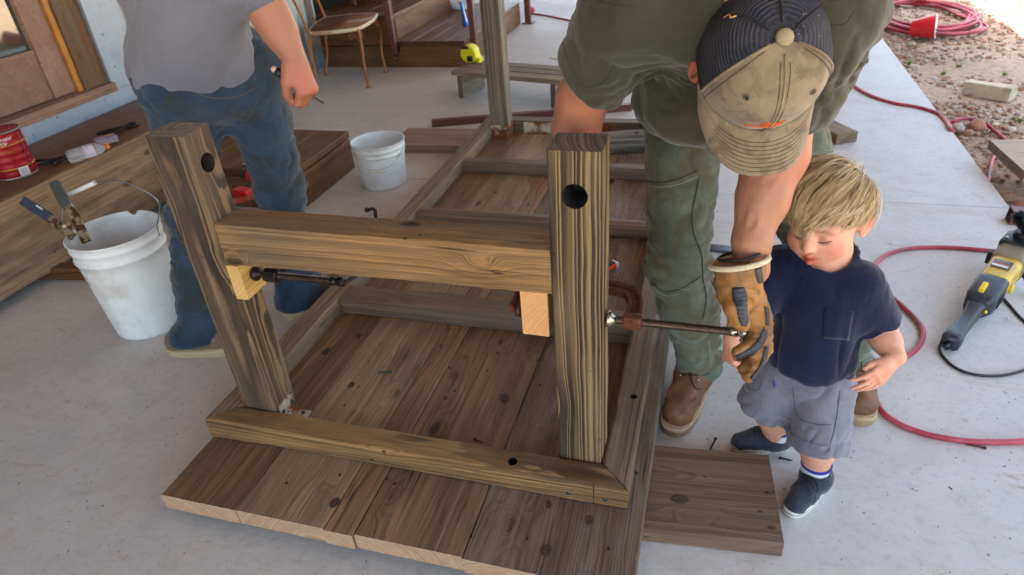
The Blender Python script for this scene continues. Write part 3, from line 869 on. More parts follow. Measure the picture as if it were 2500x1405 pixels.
# knot holes and the saw notch at the near corner
def at(o, p): return WM[o.name].inverted() @ Vector(p)
def ad(o, v): return WM[o.name].inverted().to_3x3() @ Vector(v)
rails = [o for o in bpy.data.objects if o.name.startswith('rail') and o.parent == table]
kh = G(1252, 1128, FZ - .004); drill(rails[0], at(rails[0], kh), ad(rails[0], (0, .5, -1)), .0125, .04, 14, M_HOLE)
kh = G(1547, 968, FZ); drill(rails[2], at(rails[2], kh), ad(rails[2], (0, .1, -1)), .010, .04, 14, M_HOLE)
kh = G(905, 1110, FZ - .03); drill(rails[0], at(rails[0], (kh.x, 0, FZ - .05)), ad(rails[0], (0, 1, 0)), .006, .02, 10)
for dx in (-.055, -.145):
    MB().lathe([(.0065, 0), (.0065, .0012), (.002, .0006)], Matrix.Translation((W_ + dx, .0003, FZ - .045)) @ Matrix.Rotation(PI / 2, 4, 'X'), 12).obj('screw', M_SCREW, rails[0])
mb = MB().box((W_ - .083, .0, FZ - .036), (.0026, .012, .08)); cu = link('cutter', mb.mesh('cutter')); bpy.context.view_layer.update()
md = rails[0].modifiers.new('b', 'BOOLEAN'); md.object = cu; md.operation = 'DIFFERENCE'; md.solver = 'EXACT'; applied(rails[0]); bpy.data.objects.remove(cu)
# blocks under the stretcher, held by the clamps
blk1 = beam('block', (.975, .089, .595), (.975, .148, .595), .062, .118, M_PINE, None, ch=.002, wob=.0005)
blk1.name = 'wood_block'
tag(blk1, 'orange fresh cut wood block clamped to the tall striped table leg', 'wood block')
WM[blk1.name] = blk1.matrix_basis.copy()
blk2 = beam('wood_block', (.2, .080, .603), (.2, .165, .603), .036, .10, M_PINE2, None, ch=.002, wob=.0005)
tag(blk2, 'pale yellow wood block clamped under the bar at the leaning dark table leg', 'wood block')

M_CLAMP = rusty('rusty clamp iron', S(92, 58, 44), S(124, 70, 44), .6, .62, 30, .5)
M_CLAMPD = rusty('dark clamp iron', S(44, 38, 38), S(70, 46, 36), .3, .55, 30, .6)
M_THREAD = plain('dark steel thread', S(96, 84, 78), .35, .85, .15, 60, .1, (S(80, 56, 44), .6))
M_NICKEL = plain('worn nickel', S(196, 188, 170), .25, .95, .12, 50, .1, (S(150, 120, 80), .5))
def thread(mb, a, b, r, pitch):
    a, b = Vector(a), Vector(b); L = (b - a).length; q = (b - a).to_track_quat('Z', 'Y').to_matrix().to_4x4()
    n = int(L / pitch); prof = []
    for i in range(n):
        z = i * pitch
        prof += [(r * .82, z), (r * .82, z + pitch * .3), (r, z + pitch * .5), (r, z + pitch * .8)]
    mb.lathe(prof + [(r * .82, L)], Matrix.Translation(a) @ q, 14, smooth=False)
def cclamp(name, label, y, z, pad_x, end_x, boss_x, anvil_x, throat, depth, mat, handle, padmat):
    t = thing(name, label, 'clamp', ((boss_x + anvil_x) / 2, y, z), 'screw clamps on the table legs')
    th = Vector(throat).normalized(); c = lambda x, d: Vector((x, y, z)) + th * d
    pts = [c(boss_x, 0), c(boss_x, depth * .45), c(boss_x - .008, depth * .75), c(boss_x - .035, depth), c((boss_x + anvil_x) / 2, depth * 1.06), c(anvil_x + .03, depth), c(anvil_x + .004, depth * .75), c(anvil_x, depth * .4), c(anvil_x, .0)]
    pts = spline(pts, 6)
    side = Vector((1, 0, 0)).cross(th).normalized()
    rings = []
    N = len(pts)
    for i, p in enumerate(pts):
        tan = (pts[min(i + 1, N - 1)] - pts[max(i - 1, 0)]).normalized(); nn = side.cross(tan).normalized()
        w, h = .0165, .0105
        prof = [(-w, -h), (-w * .6, -h), (-w * .45, -h * .4), (w * .45, -h * .4), (w * .6, -h), (w, -h), (w, h), (w * .6, h), (w * .45, h * .4), (-w * .45, h * .4), (-w * .6, h), (-w, h)]
        rings.append([p + nn * a + side * b for a, b in prof])
    MB().ring_loft(rings, True, False).obj('frame', mat, t)
    X = Matrix.Rotation(PI / 2, 4, 'Y')
    MB().lathe([(.017, -.02), (.019, -.016), (.019, .016), (.017, .02)], Matrix.Translation(c(boss_x, 0)) @ X, 10, smooth=False).obj('boss', mat, t)
    MB().lathe([(.015, 0), (.017, .004), (.017, .012)], Matrix.Translation(c(anvil_x, 0)) @ X, 14).obj('anvil', mat, t)
    mb = MB(); thread(mb, (pad_x + .016, y, z), (end_x - .03, y, z), .0098, .0046); mb.obj('screw', M_THREAD, t)
    mb = MB().lathe([(.006, -.002), (.017, .0), (.0195, .005), (.018, .012), (.011, .018), (.009, .022)], Matrix.Translation((pad_x, y, z)) @ X, 18); mb.obj('swivel_pad', padmat, t)
    mb = MB().lathe([(.0085, -.034), (.0105, -.032), (.0105, -.018), (.0085, -.017), (.0085, -.015), (.0115, -.013), (.0125, .0), (.0115, .004), (.004, .005)], Matrix.Translation((end_x, y, z)) @ X, 16)
    hd = mb.obj('screw_head', padmat, t)
    a, b = handle
    mb = MB().tube([Vector((end_x - .008, y, z)) + Vector(a), Vector((end_x - .008, y, z)) + Vector(b)], .0036, 8)
    mb.ball(Vector((end_x - .008, y, z)) + Vector(a), .0062); mb.ball(Vector((end_x - .008, y, z)) + Vector(b), .0062)
    mb.obj('handle', padmat, hd)
    return t
cclamp('screw_clamp', 'rusty brown screw clamp whose long screw is held by the leather glove', .124, .577, 1.130, 1.428, 1.188, .922, (0, 1, .05), .115, M_CLAMP, ((0, .03, .022), (0, -.012, -.012)), M_NICKEL)
cclamp('screw_clamp', 'black screw clamp under the bar pressing the pale yellow block', .124, .607, .2205, .476, .275, .052, (0, 1, .10), .115, M_CLAMPD, ((.01, -.008, .0), (.065, .05, .012)), M_CLAMPD)
# small things on and around the table
def woodscrew(px, py, z, ang, L, label, name='screw', tilt=0.0, mat=M_SCREW):
    p = G(px, py, z); d = Vector((math.cos(ang) * math.cos(tilt), math.sin(ang) * math.cos(tilt), math.sin(tilt)))
    q = d.to_track_quat('Z', 'Y').to_matrix().to_4x4()
    prof = [(.0006, 0), (.0022, .006)]
    n = int((L - .014) / .003)
    for i in range(n):
        prof += [(.0018, .006 + i * .003), (.0027, .0075 + i * .003)]
    prof += [(.002, L - .006), (.0042, L - .005), (.0048, L), (.002, L + .001)]
    o = MB().lathe(prof, Matrix.Translation(p + Vector((0, 0, .004))) @ q, 8).obj(name, mat)
    return tag(o, label, 'screw')
woodscrew(922, 912, TZ, .25, .045, 'green coated hex screw lying on the table planks')
woodscrew(1100, 905, TZ, 2.2, .012, 'tiny bent screw tip near the middle of the planks')
woodscrew(1732, 1104, .0, 1.25, .05, 'dark nail lying on the concrete at the back edge of the loose brown plank', 'nail', .15, M_BLACKST)
woodscrew(1935, 1128, .0, 3.0, .035, 'short screw on the concrete between the two shoes of the child', 'screw', .0, M_BLACKST)
woodscrew(2355, 1087, .0, -.1, .05, 'rusty nail on the concrete beside the lower run of the red hose', 'nail', .0, M_CLAMP)
woodscrew(1180, 1083, TZ, 2.9, .03, 'rusty wood screw against the inside of the front rail', 'screw', 0, M_CLAMP)
# orange and black tool end lying on the planks behind the striped leg
q = G(1500, 690, TZ)
tl = thing('utility_knife', 'end of an orange and black hand tool poking out behind the striped leg', 'tool', q)
Mq = Matrix.Translation(q + Vector((-.075, .0, .022))) @ Matrix.Rotation(math.radians(58), 4, 'Z')
MB().box((.05, 0, 0), (.13, .028, .02)).obj('body', plain('orange red plastic', S(232, 74, 36), .4), tl, .006, Mq)
MB().box((.05, .0, .012), (.12, .018, .006)).obj('grip', plain('black rubber', S(30, 30, 32), .7), tl, .002, Mq)
MB().box((.117, .0, .0), (.012, .03, .022)).obj('end_cap', plain('pale grey plastic', S(196, 196, 196), .5), tl, .002, Mq)

# loose timbers around the table
o = beam('loose_plank', (.95, .113, .026), (1.557, .168, .026), .283, .049, wood('loose brown plank', S(128, 106, 90), S(74, 58, 48), S(112, 100, 92), 100, None, .02, .8, .55, 2.0, (S(110, 88, 72), S(78, 60, 50)), .6, .5, .9, .45), None, ch=.003)
tag(o, 'wide dark brown plank on the concrete beside the near table corner', 'plank')
for px, py, rx, ry in ((1660, 1220, .024, .014), (1855, 1250, .005, .004), (1885, 1290, .010, .006), (1720, 1165, .004, .003)):
    knot(px, py, .0512, rx, ry, o, .15)
o = beam('loose_plank', (-.59, 2.63, .025), (.75, 2.70, .025), .31, .048, wood('pale loose plank', S(160, 136, 118), S(118, 94, 80), S(120, 88, 70), 50, None, .01, .5, .25, .4, (S(120, 92, 72), S(86, 64, 50)), .6, .5), None, ch=.003)
tag(o, 'pale brown plank lying crosswise under the far end of the table', 'plank')
o = beam('timber_offcut', (.70, 2.33, TZ + .05), (1.16, 2.46, TZ + .05), .095, .095, M_FAR, None, ch=.005)
tag(o, 'grey square timber offcut lying inside the far end of the table frame', 'timber')
drill(o, WM[o.name].inverted() @ Vector((.93, 2.395, TZ + .0975)), (0, 0, -1), .013, .05, 16)
p0, p1 = G(2010, 330, .045), G(2085, 345, .045)
o = beam('timber_offcut', (1.90, 3.12, .032), (2.045, 2.86, .032), .13, .06, M_RAIL2, None, ch=.004)
tag(o, 'short grey brown timber offcut on the concrete behind the child', 'timber')
def sqtube(name, label, a, b, s, mat, wall=.004):
    M, L = frame(a, b)
    h = s / 2; i = h - wall
    rings = [[Vector((x, sy * k, sz * k)) for sy, sz in ((-1, -1), (1, -1), (1, 1), (-1, 1))] for x, k in ((0, i), (0, h), (L, h), (L, i))]
    mb = MB().ring_loft(rings, False, False, True)
    o = mb.obj(name, mat, None, 0, M)
    return tag(o, label, 'steel tube', 'steel tubes on the ground')
sqtube('steel_tube', 'long dark red steel tube on the concrete beyond the far table end', (-.50, 2.965, .022), (.78, 3.39, .022), .044, M_REDSTEEL)
sqtube('steel_tube', 'dark red steel tube lying farther back behind the legs of the stooping man', (.55, 4.05, .022), (1.3, 3.55, .022), .044, M_REDSTEEL)
q = G(2458, 545, .03)
sqtube('steel_tube', 'open end of a brown steel tube at the slab edge above the grinder', (2.575, 1.955, .033), (3.6, 1.93, -.02), .062, M_REDSTEEL, .005)
o = MB().tube([(1.22, 1.525, .016), (1.52, 1.50, .016)], .0165, 14).obj('iron_pipe', plain('grey iron pipe', S(110, 116, 122), .45, .6, .2, 30, .1, (S(96, 70, 56), .6)))
tag(o, 'grey iron pipe lying on the concrete behind the gloved forearm', 'pipe')
o = beam('wood_strip', (1.26, 1.24, .02), (1.45, 1.20, .02), .045, .038, M_RAILD)
tag(o, 'short rough wood strip on the concrete behind the leather glove', 'wood strip')
o = beam('leaning_plank', (2.672, 2.43, .10), (3.6, 2.50, .12), .42, .045, wood('grey yard plank', S(176, 160, 144), S(140, 122, 106), None, 50, None, .012, .5, .25, .3, (S(126, 104, 88), S(84, 66, 56)), .7, 0), None)
tag(o, 'grey plank propped on the dirt at the patio edge with hose running under it', 'plank')
o = beam('support_block', (2.95, 2.3, -.02), (2.95, 2.58, -.02), .09, .17, M_RAIL2)
tag(o, 'block propping up the grey plank at the patio edge', 'wood block')
bm = bmesh.new()
a = G(2358, 228, -.07); b = G(2472, 250, -.07)
M, L = frame(a + Vector((0, .03, .04)), b + Vector((0, .03, .04)))
me = beam_mesh(L, .09, .085, .004, .006, seed=4, seg=16)
o = link('stone_block', me, None, M, plain('cut limestone', S(196, 184, 158), .9, 0, .15, 30, .6, (S(140, 118, 84), .6)))
tag(o, 'pale cut limestone block lying on the gravel', 'stone')
# ================================================================== BUCKETS
M_WHITEP = plain('white bucket plastic', S(226, 228, 228), .42, 0, .05, 22, .06, (S(170, 150, 124), .5))
M_WHITEP2 = plain('scuffed white plastic', S(222, 226, 228), .42, 0, .06, 26, .06, (S(176, 160, 134), .4))
M_WIRE = plain('bail wire', S(150, 156, 164), .35, .8, .1, 40, 0)
def bucket(label, c, rb, rt, h, bands, mat, notch=None):
    t = thing('bucket', label, 'bucket', c)
    M = Matrix.Translation(c)
    rr = lambda z: rb + (rt - rb) * z / h
    prof = [(.001, .006), (rb * .9, .006), (rb * .93, 0), (rb - .004, 0), (rb, .005)]
    prof += [(rr(z), z) for z in np.linspace(.02, h * .70, 8)]
    for z0, ex in bands:
        prof += [(rr(z0 * h) + .0005, z0 * h), (rr(z0 * h) + ex, z0 * h + .003), (rr(z0 * h) + ex, z0 * h + .009), (rr(z0 * h) + .001, z0 * h + .0115)]
    prof += [(rr(h * .985), h * .985), (rt + .004, h * .99), (rt + .004, h), (rt - .001, h + .001), (rt - .003, h * .99)]
    prof += [(rr(z) - .003, z) for z in np.linspace(h * .95, .015, 8)]
    prof += [(.001, .012)]
    n = 72
    mb = MB(); rings = [[M @ Vector((r * math.cos(2 * PI * j / n), r * math.sin(2 * PI * j / n), z)) for j in range(n)] for r, z in prof]
    if notch:
        ang, wd_, dp = notch
        for ring in rings:
            for j in range(n):
                a = 2 * PI * j / n
                if abs((a - ang + PI) % (2 * PI) - PI) < wd_ and ring[j].z > c[2] + h - dp:
                    ring[j].z = c[2] + h - dp * (1 if abs((a - ang + PI) % (2 * PI) - PI) < wd_ * .6 else .5)
    mb.ring_loft(rings, True, True)
    mb.obj('shell', mat, t)
    return t
C1 = (-.775, .60, 0)
b1 = bucket('large white bucket holding a spring clamp, wire handle raised', C1, .130, .160, .415, [(.80, .006), (.905, .004)], M_WHITEP, (math.radians(108), .10, .016))
# raised wire bail with grip
pv = [Vector(C1) + Vector((-.155, -.04, .36)), Vector(C1) + Vector((.158, .045, .37))]
mid = GD(205, 462, 2.42)
arc = spline([pv[0], pv[0] + Vector((-.025, -.008, .06)), GY(152, 520, C1[1] + .0), GY(165, 478, C1[1] + .015), GY(205, 459, C1[1] + .02), GY(232, 446, C1[1] + .02), GY(300, 444, C1[1] + .03), GY(385, 490, C1[1] + .045), pv[1] + Vector((.006, 0, .05)), pv[1]], 6)
bail = MB().tube(arc, .0022, 7).obj('bail', M_WIRE, b1)
MB().tube([GY(170, 474, C1[1] + .018), GY(231, 447, C1[1] + .02)], .0085, 12).obj('grip', M_WHITEP, bail)
mbm = MB()
for p_ in pv: mbm.ball(p_, (.008, .008, .008), 8, 6)
mbm.obj('bail_ear', M_WHITEP, b1)
M_INK = plain('marker ink', S(46, 46, 54), .7, 0, .1, 20, 0)
def wrap_text(s, size, C, R_of_z, ang, z, mat, name, parent, shear=0, rot=0, proud=.0007):
    me = text_mesh(s, size, shear)
    bm = bmesh.new(); bm.from_mesh(me)
    bmesh.ops.subdivide_edges(bm, edges=[e for e in bm.edges if e.calc_length() > size * .25], cuts=2)
    for v in bm.verts:
        x, y = v.co.x * math.cos(rot) - v.co.y * math.sin(rot), v.co.x * math.sin(rot) + v.co.y * math.cos(rot)
        zz = z + y; r = R_of_z(zz) + proud; a = ang + x / r
        v.co = Vector((C[0] + r * math.cos(a), C[1] + r * math.sin(a), C[2] + zz))
    bm.to_mesh(me); bm.free()
    return link(name, me, parent, None, mat)
R1 = lambda z: .130 + .030 * z / .415
wrap_text('1 3/4 Cup', .020, C1, R1, math.radians(238), .285, M_INK, 'handwriting', b1, .25)
wrap_text('5.25 H2o', .020, C1, R1, math.radians(240), .258, M_INK, 'handwriting', b1, .25)
# spring clamp hanging in the bucket
M_GRIP = plain('dark blue dipped grip', S(46, 54, 68), .5, 0, .15, 40, .05)
M_OLDST = rusty('old plated steel', S(150, 138, 112), S(96, 60, 36), .5, .5, 30, .6)
sc_ = thing('spring_clamp', 'big spring clamp with two dark dipped handles hanging over the bucket rim', 'clamp', (-.9, .55, .35))
def strap(mb, pts, w, th, up):
    pts = [Vector(p) for p in pts]; up = Vector(up).normalized(); rings = []
    for i, p in enumerate(pts):
        t = (pts[min(i + 1, len(pts) - 1)] - pts[max(i - 1, 0)]).normalized(); s = t.cross(up).normalized(); u = s.cross(t)
        rings.append([p + s * a * w / 2 + u * b * th / 2 for a, b in ((-1, -1), (1, -1), (1, 1), (-1, 1))])
    mb.ring_loft(rings, True, False)
dA = 2.455
P = lambda x, y, d=dA: GD(x, y, d)
mb = MB(); strap(mb, [P(55, 490), P(90, 512), P(122, 532)], .034, .016, (.3, -.8, .5)); mb.obj('handle', M_GRIP, sc_, .004)
mb = MB(); strap(mb, [P(133, 445), P(150, 480), P(165, 505)], .036, .018, (.3, -.8, .5)); mb.obj('handle', plain('worn green grey grip', S(62, 66, 62), .6), sc_, .004)
mb = MB(); strap(mb, [P(112, 527), P(140, 548), P(162, 566), P(180, 580)], .028, .01, (.3, -.8, .5)); mb.obj('lever', M_OLDST, sc_, .002)
mb = MB(); strap(mb, [P(163, 500), P(180, 525), P(195, 555), P(212, 592)], .032, .014, (.3, -.8, .5)); mb.obj('jaw', M_OLDST, sc_, .003)
MB().tube([P(150, 550, dA - .015), P(168, 553, dA + .015)], .016, 12).obj('spring', M_OLDST, sc_)
mb = MB(); strap(mb, [P(88, 502, dA - .0095), P(104, 512, dA - .0095)], .006, .001, (.3, -.8, .5)); mb.obj('print', plain('white print', S(200, 200, 200), .6), sc_)

C2 = (-.415, 2.03, 0)
b2 = bucket('small white pail with scuffs and lowered white handle', C2, .120, .143, .250, [(.74, .004), (.85, .004)], M_WHITEP2)
pv = [Vector(C2) + Vector((-.139, -.02, .21)), Vector(C2) + Vector((.142, .022, .215))]
arc = []
for i in range(25):
    t = i / 24; a = PI * t
    base = pv[0].lerp(pv[1], (1 - math.cos(a)) / 2)
    arc.append(base + Vector((.04, -.135, -.085)) * math.sin(a) + Vector((0, -.02, 0)) * math.sin(a))
bl = MB().tube(arc, .0035, 8).obj('bail', M_WHITEP2, b2)
MB().tube(arc[10:16], .007, 10).obj('grip', M_WHITEP, bl)
mbm = MB()
for p_ in pv: mbm.ball(p_, .008, 8, 6)
mbm.obj('bail_ear', M_WHITEP2, b2)

# ================================================================== THINGS ON THE PORCH DECK
DZ = .406
M_RED = plain('red can lacquer', S(150, 18, 34), .3, .2, .08, 12, .03)
M_GOLD = plain('gold band', S(190, 146, 60), .3, .7, .12, 20, 0)
M_TIN = plain('tin', S(160, 166, 172), .35, .8, .12, 20, .05)
cc = G(42, 424, DZ); rC, hC = .089, .205
can = thing('coffee_can', 'red tin can with gold bands and white script on the deck', 'can', cc)
MC = Matrix.Translation(cc)
prof = [(.001, .004), (rC - .004, .004), (rC, 0), (rC + .001, .003), (rC - .001, .006)]
for z in np.linspace(.01, hC - .01, 24):
    prof.append((rC - .0022 + .0016 * abs(math.sin(z * 95)), z))
prof += [(rC, hC - .004), (rC + .001, hC - .002), (rC, hC), (rC - .003, hC - .001)]
MB().lathe(prof, MC, 48).obj('shell', M_RED, can)
MB().lathe([(rC - .003, hC - .0005), (rC - .004, hC - .03), (rC - .004, .02), (.001, .02)], MC, 40, cap=False).obj('inside', M_TIN, can)
MB().lathe([(rC - .004, hC + .0015), (rC + .0022, hC + .0015), (rC + .0022, hC - .003), (rC - .004, hC - .003)], MC, 48, cap=False).obj('rim', M_TIN, can)
MB().lathe([(rC - .004, 0.0005), (rC + .0018, .0005), (rC + .0018, .005), (rC, .006)], MC, 48, cap=False).obj('rim', M_TIN, can)
for z in (.150, .045):
    MB().lathe([(rC - .001, z - .003), (rC + .0014, z - .002), (rC + .0014, z + .002), (rC - .001, z + .003)], MC, 48, cap=False).obj('band', M_GOLD, can)
RC = lambda z: rC + .0006
va = math.atan2(CAMP[1] - cc.y, CAMP[0] - cc.x)
M_WPR = plain('white print on can', S(226, 214, 220), .5, 0, .03, 10, 0)
wrap_text('Automatic', .024, cc, RC, va - .12, .180, M_WPR, 'lettering', can, .35)
wrap_text('Drip', .022, cc, RC, va - .05, .163, M_WPR, 'lettering', can, .35)
def wrap_patch(C, r, a0, a1, z0, z1, mat, name, parent, n=10):
    vs = []; 
    for i in range(n + 1):
        a = a0 + (a1 - a0) * i / n
        vs += [(C[0] + r * math.cos(a), C[1] + r * math.sin(a), C[2] + z0), (C[0] + r * math.cos(a), C[1] + r * math.sin(a), C[2] + z1)]
    return MB().add(vs, [(2 * i, 2 * i + 2, 2 * i + 3, 2 * i + 1) for i in range(n)], True).obj(name, mat, parent)
M_BAR = plain('white barcode label', S(206, 208, 216), .5, 0, .03, 10, 0)
lb = wrap_patch(cc, rC + .0022, va + .12, va + .58, .008, .046, M_BAR, 'barcode_label', can)
for i in range(13):
    a = va + .17 + i * .029
    wrap_patch(cc, rC + .0030, a, a + (.004 + .006 * ((i * 7) % 3) / 2), .012, .040, M_INK, 'bar', lb, 2)
wrap_patch(cc, rC + .0014, va + .80, va + .85, .006, hC - .005, plain('side seam', S(104, 60, 60), .4, .5), 'seam', can, 2)
wrap_text('13 OZ', .012, cc, RC, va + .18, .118, M_GOLD, 'lettering', can)
wrap_text('GROUND COFFEE', .009, cc, RC, va - .2, .124, M_GOLD, 'lettering', can)
# two black spring clamps
M_BLK = plain('black plastic', S(28, 28, 34), .45, 0, .15, 40, .05)
def handclamp(label, p, ang, s=1.0):
    t = thing('spring_clamp', label, 'clamp', p)
    M = Matrix.Translation(p) @ Matrix.Rotation(ang, 4, 'Z') @ Matrix.Scale(s, 4)
    for sg in (-1, 1):
        mb = MB(); pts = spline([(-.09, sg * .045, .012), (-.04, sg * .03, .014), (0, sg * .008, .015), (.04, sg * .022, .014), (.075, sg * .006, .012)], 5)
        mb.tube([M @ q for q in pts], [.006 * s] * len(pts), 8); mb.ball(M @ Vector((-.09, sg * .045, .012)), .011 * s)
        mb.obj('arm', M_BLK, t)
    MB().lathe([(.014, 0), (.014, .022)], M, 14).obj('spring', M_BLACKST, t)
handclamp('black plastic spring clamp beside the red can', G(128, 398, DZ), math.radians(35), .9)
handclamp('second black spring clamp lying between the red can and the bottles', G(165, 388, DZ), math.radians(75), .9)
# bottles
M_CLEAR = NT('clear plastic').m
b_ = M_CLEAR.node_tree.nodes['Principled BSDF']; b_.inputs['Base Color'].default_value = (.86, .84, .88, 1); b_.inputs['Roughness'].default_value = .12
b_.inputs['Transmission Weight'].default_value = .75; b_.inputs['IOR'].default_value = 1.3
M_LILAC = plain('white and lilac label', S(196, 186, 206), .5, 0, .12, 60, 0)
M_ORANGE = plain('orange plastic', S(226, 110, 30), .4, 0, .1, 20, 0)
def bottle(label, p, ang, L=.17, r=.032, capm=None):
    t = thing('plastic_bottle', label, 'bottle', p)
    M = Matrix.Translation(p + Vector((0, 0, r))) @ Matrix.Rotation(ang, 4, 'Z') @ Matrix.Rotation(PI / 2, 4, 'Y')
    MB().lathe([(.001, 0), (r * .8, .002), (r, .012), (r, L * .3), (r * .93, L * .34), (r, L * .38), (r, L * .68), (r * .75, L * .8), (r * .4, L * .88), (r * .36, L * .93)], M, 24).obj('body', M_CLEAR, t)
    MB().lathe([(r * 1.012, L * .40), (r * 1.012, L * .62)], M, 24, cap=False).obj('label', M_LILAC, t)
    MB().lathe([(r * .42, L * .92), (r * .42, L), (r * .3, L * 1.005)], M, 16).obj('cap', capm or M_ORANGE, t)
bottle('clear water bottle with lilac label lying on the deck, orange cap', G(172, 402, DZ), math.radians(62), .185, .033)
q = G(262, 350, DZ)
bx = thing('plastic_case', 'small clear purple tinted plastic case of screws on the deck', 'case', q)
Mq = Matrix.Translation(q) @ Matrix.Rotation(math.radians(60), 4, 'Z')
MB().box((0, 0, .014), (.10, .06, .026)).obj('base', M_CLEAR, bx, .004, Mq)
MB().box((0, 0, .0305), (.102, .062, .006)).obj('lid', plain('lilac card', S(138, 128, 176), .3, 0, .2, 40, 0), bx, .002, Mq)
MB().box((.02, .01, .0345), (.03, .012, .001)).obj('sticker', plain('yellow sticker', S(214, 190, 80), .5), bx, 0, Mq)
# rusty pair of pincers
q = G(305, 315, DZ)
t = thing('pincers', 'rusty dark pincers lying open on the deck behind the leaning leg', 'pincers', q)
M = Matrix.Translation(q + Vector((0, 0, .008))) @ Matrix.Rotation(math.radians(70), 4, 'Z')
for sg in (-1, 1):
    pts = spline([(-.13, sg * .035, 0), (-.06, sg * .03, 0), (0, sg * .004, 0), (.04, -sg * .03, 0), (.07, -sg * .008, 0)], 5)
    MB().tube([M @ p_ for p_ in pts], .0085, 8).obj('arm', M_CLAMPD, t)
o = MB().ball(G(6, 428, DZ) + Vector((0, 0, .012)), (.022, .03, .012), 12, 8).obj('cork_float', plain('amber plastic lump', S(170, 96, 30), .4))
tag(o, 'amber coloured lump at the deck edge in front of the red can', 'lump')

# red drill on the lower step
SZ = .2255
q = G(628, 448, SZ)
dr = thing('cordless_drill', 'red and black cordless drill lying on the low step behind the jeans', 'drill', q)
Md = Matrix.Translation(q + Vector((0, 0, .035))) @ Matrix.Rotation(math.radians(168), 4, 'Z')
M_TRED = plain('tool red plastic', S(206, 26, 32), .38, 0, .06, 20, .03)
M_TBLK = plain('tool black plastic', S(36, 36, 42), .5, 0, .1, 30, .05)
Xr = Matrix.Rotation(PI / 2, 4, 'Y')
MB().lathe([(.02, -.06), (.031, -.05), (.032, 0), (.03, .03), (.027, .04)], Md @ Xr, 20).obj('motor_housing', M_TRED, dr)
MB().lathe([(.027, .04), (.024, .05), (.022, .08), (.012, .095), (.008, .1)], Md @ Xr, 20).obj('chuck', M_TBLK, dr)
MB().tube([Md @ Vector((-.03, 0, 0)), Md @ Vector((-.05, .06, -.008)), Md @ Vector((-.065, .12, -.012))], [.02, .017, .018], 12).obj('handle', M_TBLK, dr)
MB().box((-.07, .145, -.012), (.09, .05, .04)).obj('battery', M_TRED, dr, .006, Md)
q = G(605, 487, SZ)
o = beam('pry_bar', q + Vector((-.05, -.06, .012)), q + Vector((.07, .06, .012)), .036, .02, rusty('chipped red paint steel', S(176, 52, 44), S(150, 140, 132), .4, .55, 40, .3))
tag(o, 'chipped red flat bar lying on the low step in front of the drill', 'pry bar')
o = MB().tube([G(590, 405, SZ) + Vector((0, 0, .006)), G(612, 400, SZ) + Vector((0, 0, .006))], .006, 8).obj('drill_bit', M_TIN)
tag(o, 'small metal drill bit lying on the low step', 'drill bit')

# crank handle of a bar clamp beyond the stretcher
q = G(910, 560, 0)
ck = thing('crank_handle', 'black crank handle standing up on the concrete behind the bar', 'crank', q)
k0 = GY(918, 527, q.y)
MB().tube([q, GY(917, 540, q.y), GY(916, 512, q.y)], .0085, 10).obj('rod', M_TBLK, ck)
MB().tube(spline([GY(916, 514, q.y), GY(909, 510, q.y), GY(899, 514, q.y), GY(893, 514, q.y)], 4), .0075, 10).obj('arm', M_TBLK, ck)
MB().ball(GY(896, 513, q.y), (.015, .012, .012)).obj('knob', M_TBLK, ck)
MB().lathe([(.045, 0), (.045, .006), (.02, .01)], Matrix.Translation(q), 20).obj('foot', M_TBLK, ck)

# ================================================================== RUSTY GARDEN CHAIR
M_CHAIR = plain('worn cream chair paint', S(214, 198, 168), .5, .1, .08, 9, .1, (S(170, 104, 54), .8))
M_CHLEG = plain('rust orange chair legs', S(164, 104, 58), .6, .2, .22, 16, .2, (S(118, 66, 34), .6))
M_CHSEAT = plain('rusted pressed seat', S(132, 70, 34), .6, .2, .25, 10, .3, (S(196, 156, 110), .4))
ch = thing('chair', 'rusty cream metal garden chair by the far steps', 'chair', (-1.7, 4.05, 0))
c4 = [G(750, 80, .45), G(876, 68, .45), G(926, 30, .45), G(792, 42, .45)]     # seat corners
ctr = sum(c4, Vector()) / 4
ring = []
for i in range(4):
    a, b = c4[i], c4[(i + 1) % 4]
    for k in range(8):
        t = k / 8; p = a.lerp(b, t); n = (p - ctr); n.z = 0
        ring.append(p + n.normalized() * (.03 * math.sin(PI * t)) - n * .06 * (1 if k == 0 else 0))
def off(ring, s, dz): return [ctr + (p - ctr) * s + Vector((0, 0, dz)) for p in ring]
MB().ring_loft([off(ring, .97, -.028), off(ring, 1.0, -.024), off(ring, 1.0, -.002), off(ring, .985, .003), off(ring, .95, .0)], False, True).obj('apron', M_CHAIR, ch)
MB().ring_loft([off(ring, .95, .0), off(ring, .86, -.006), off(ring, .6, -.012), off(ring, .2, -.014)], True, True).obj('seat', M_CHSEAT, ch)
feet = [G(768, 232), G(900, 214), G(942, 178), G(797, 183)]
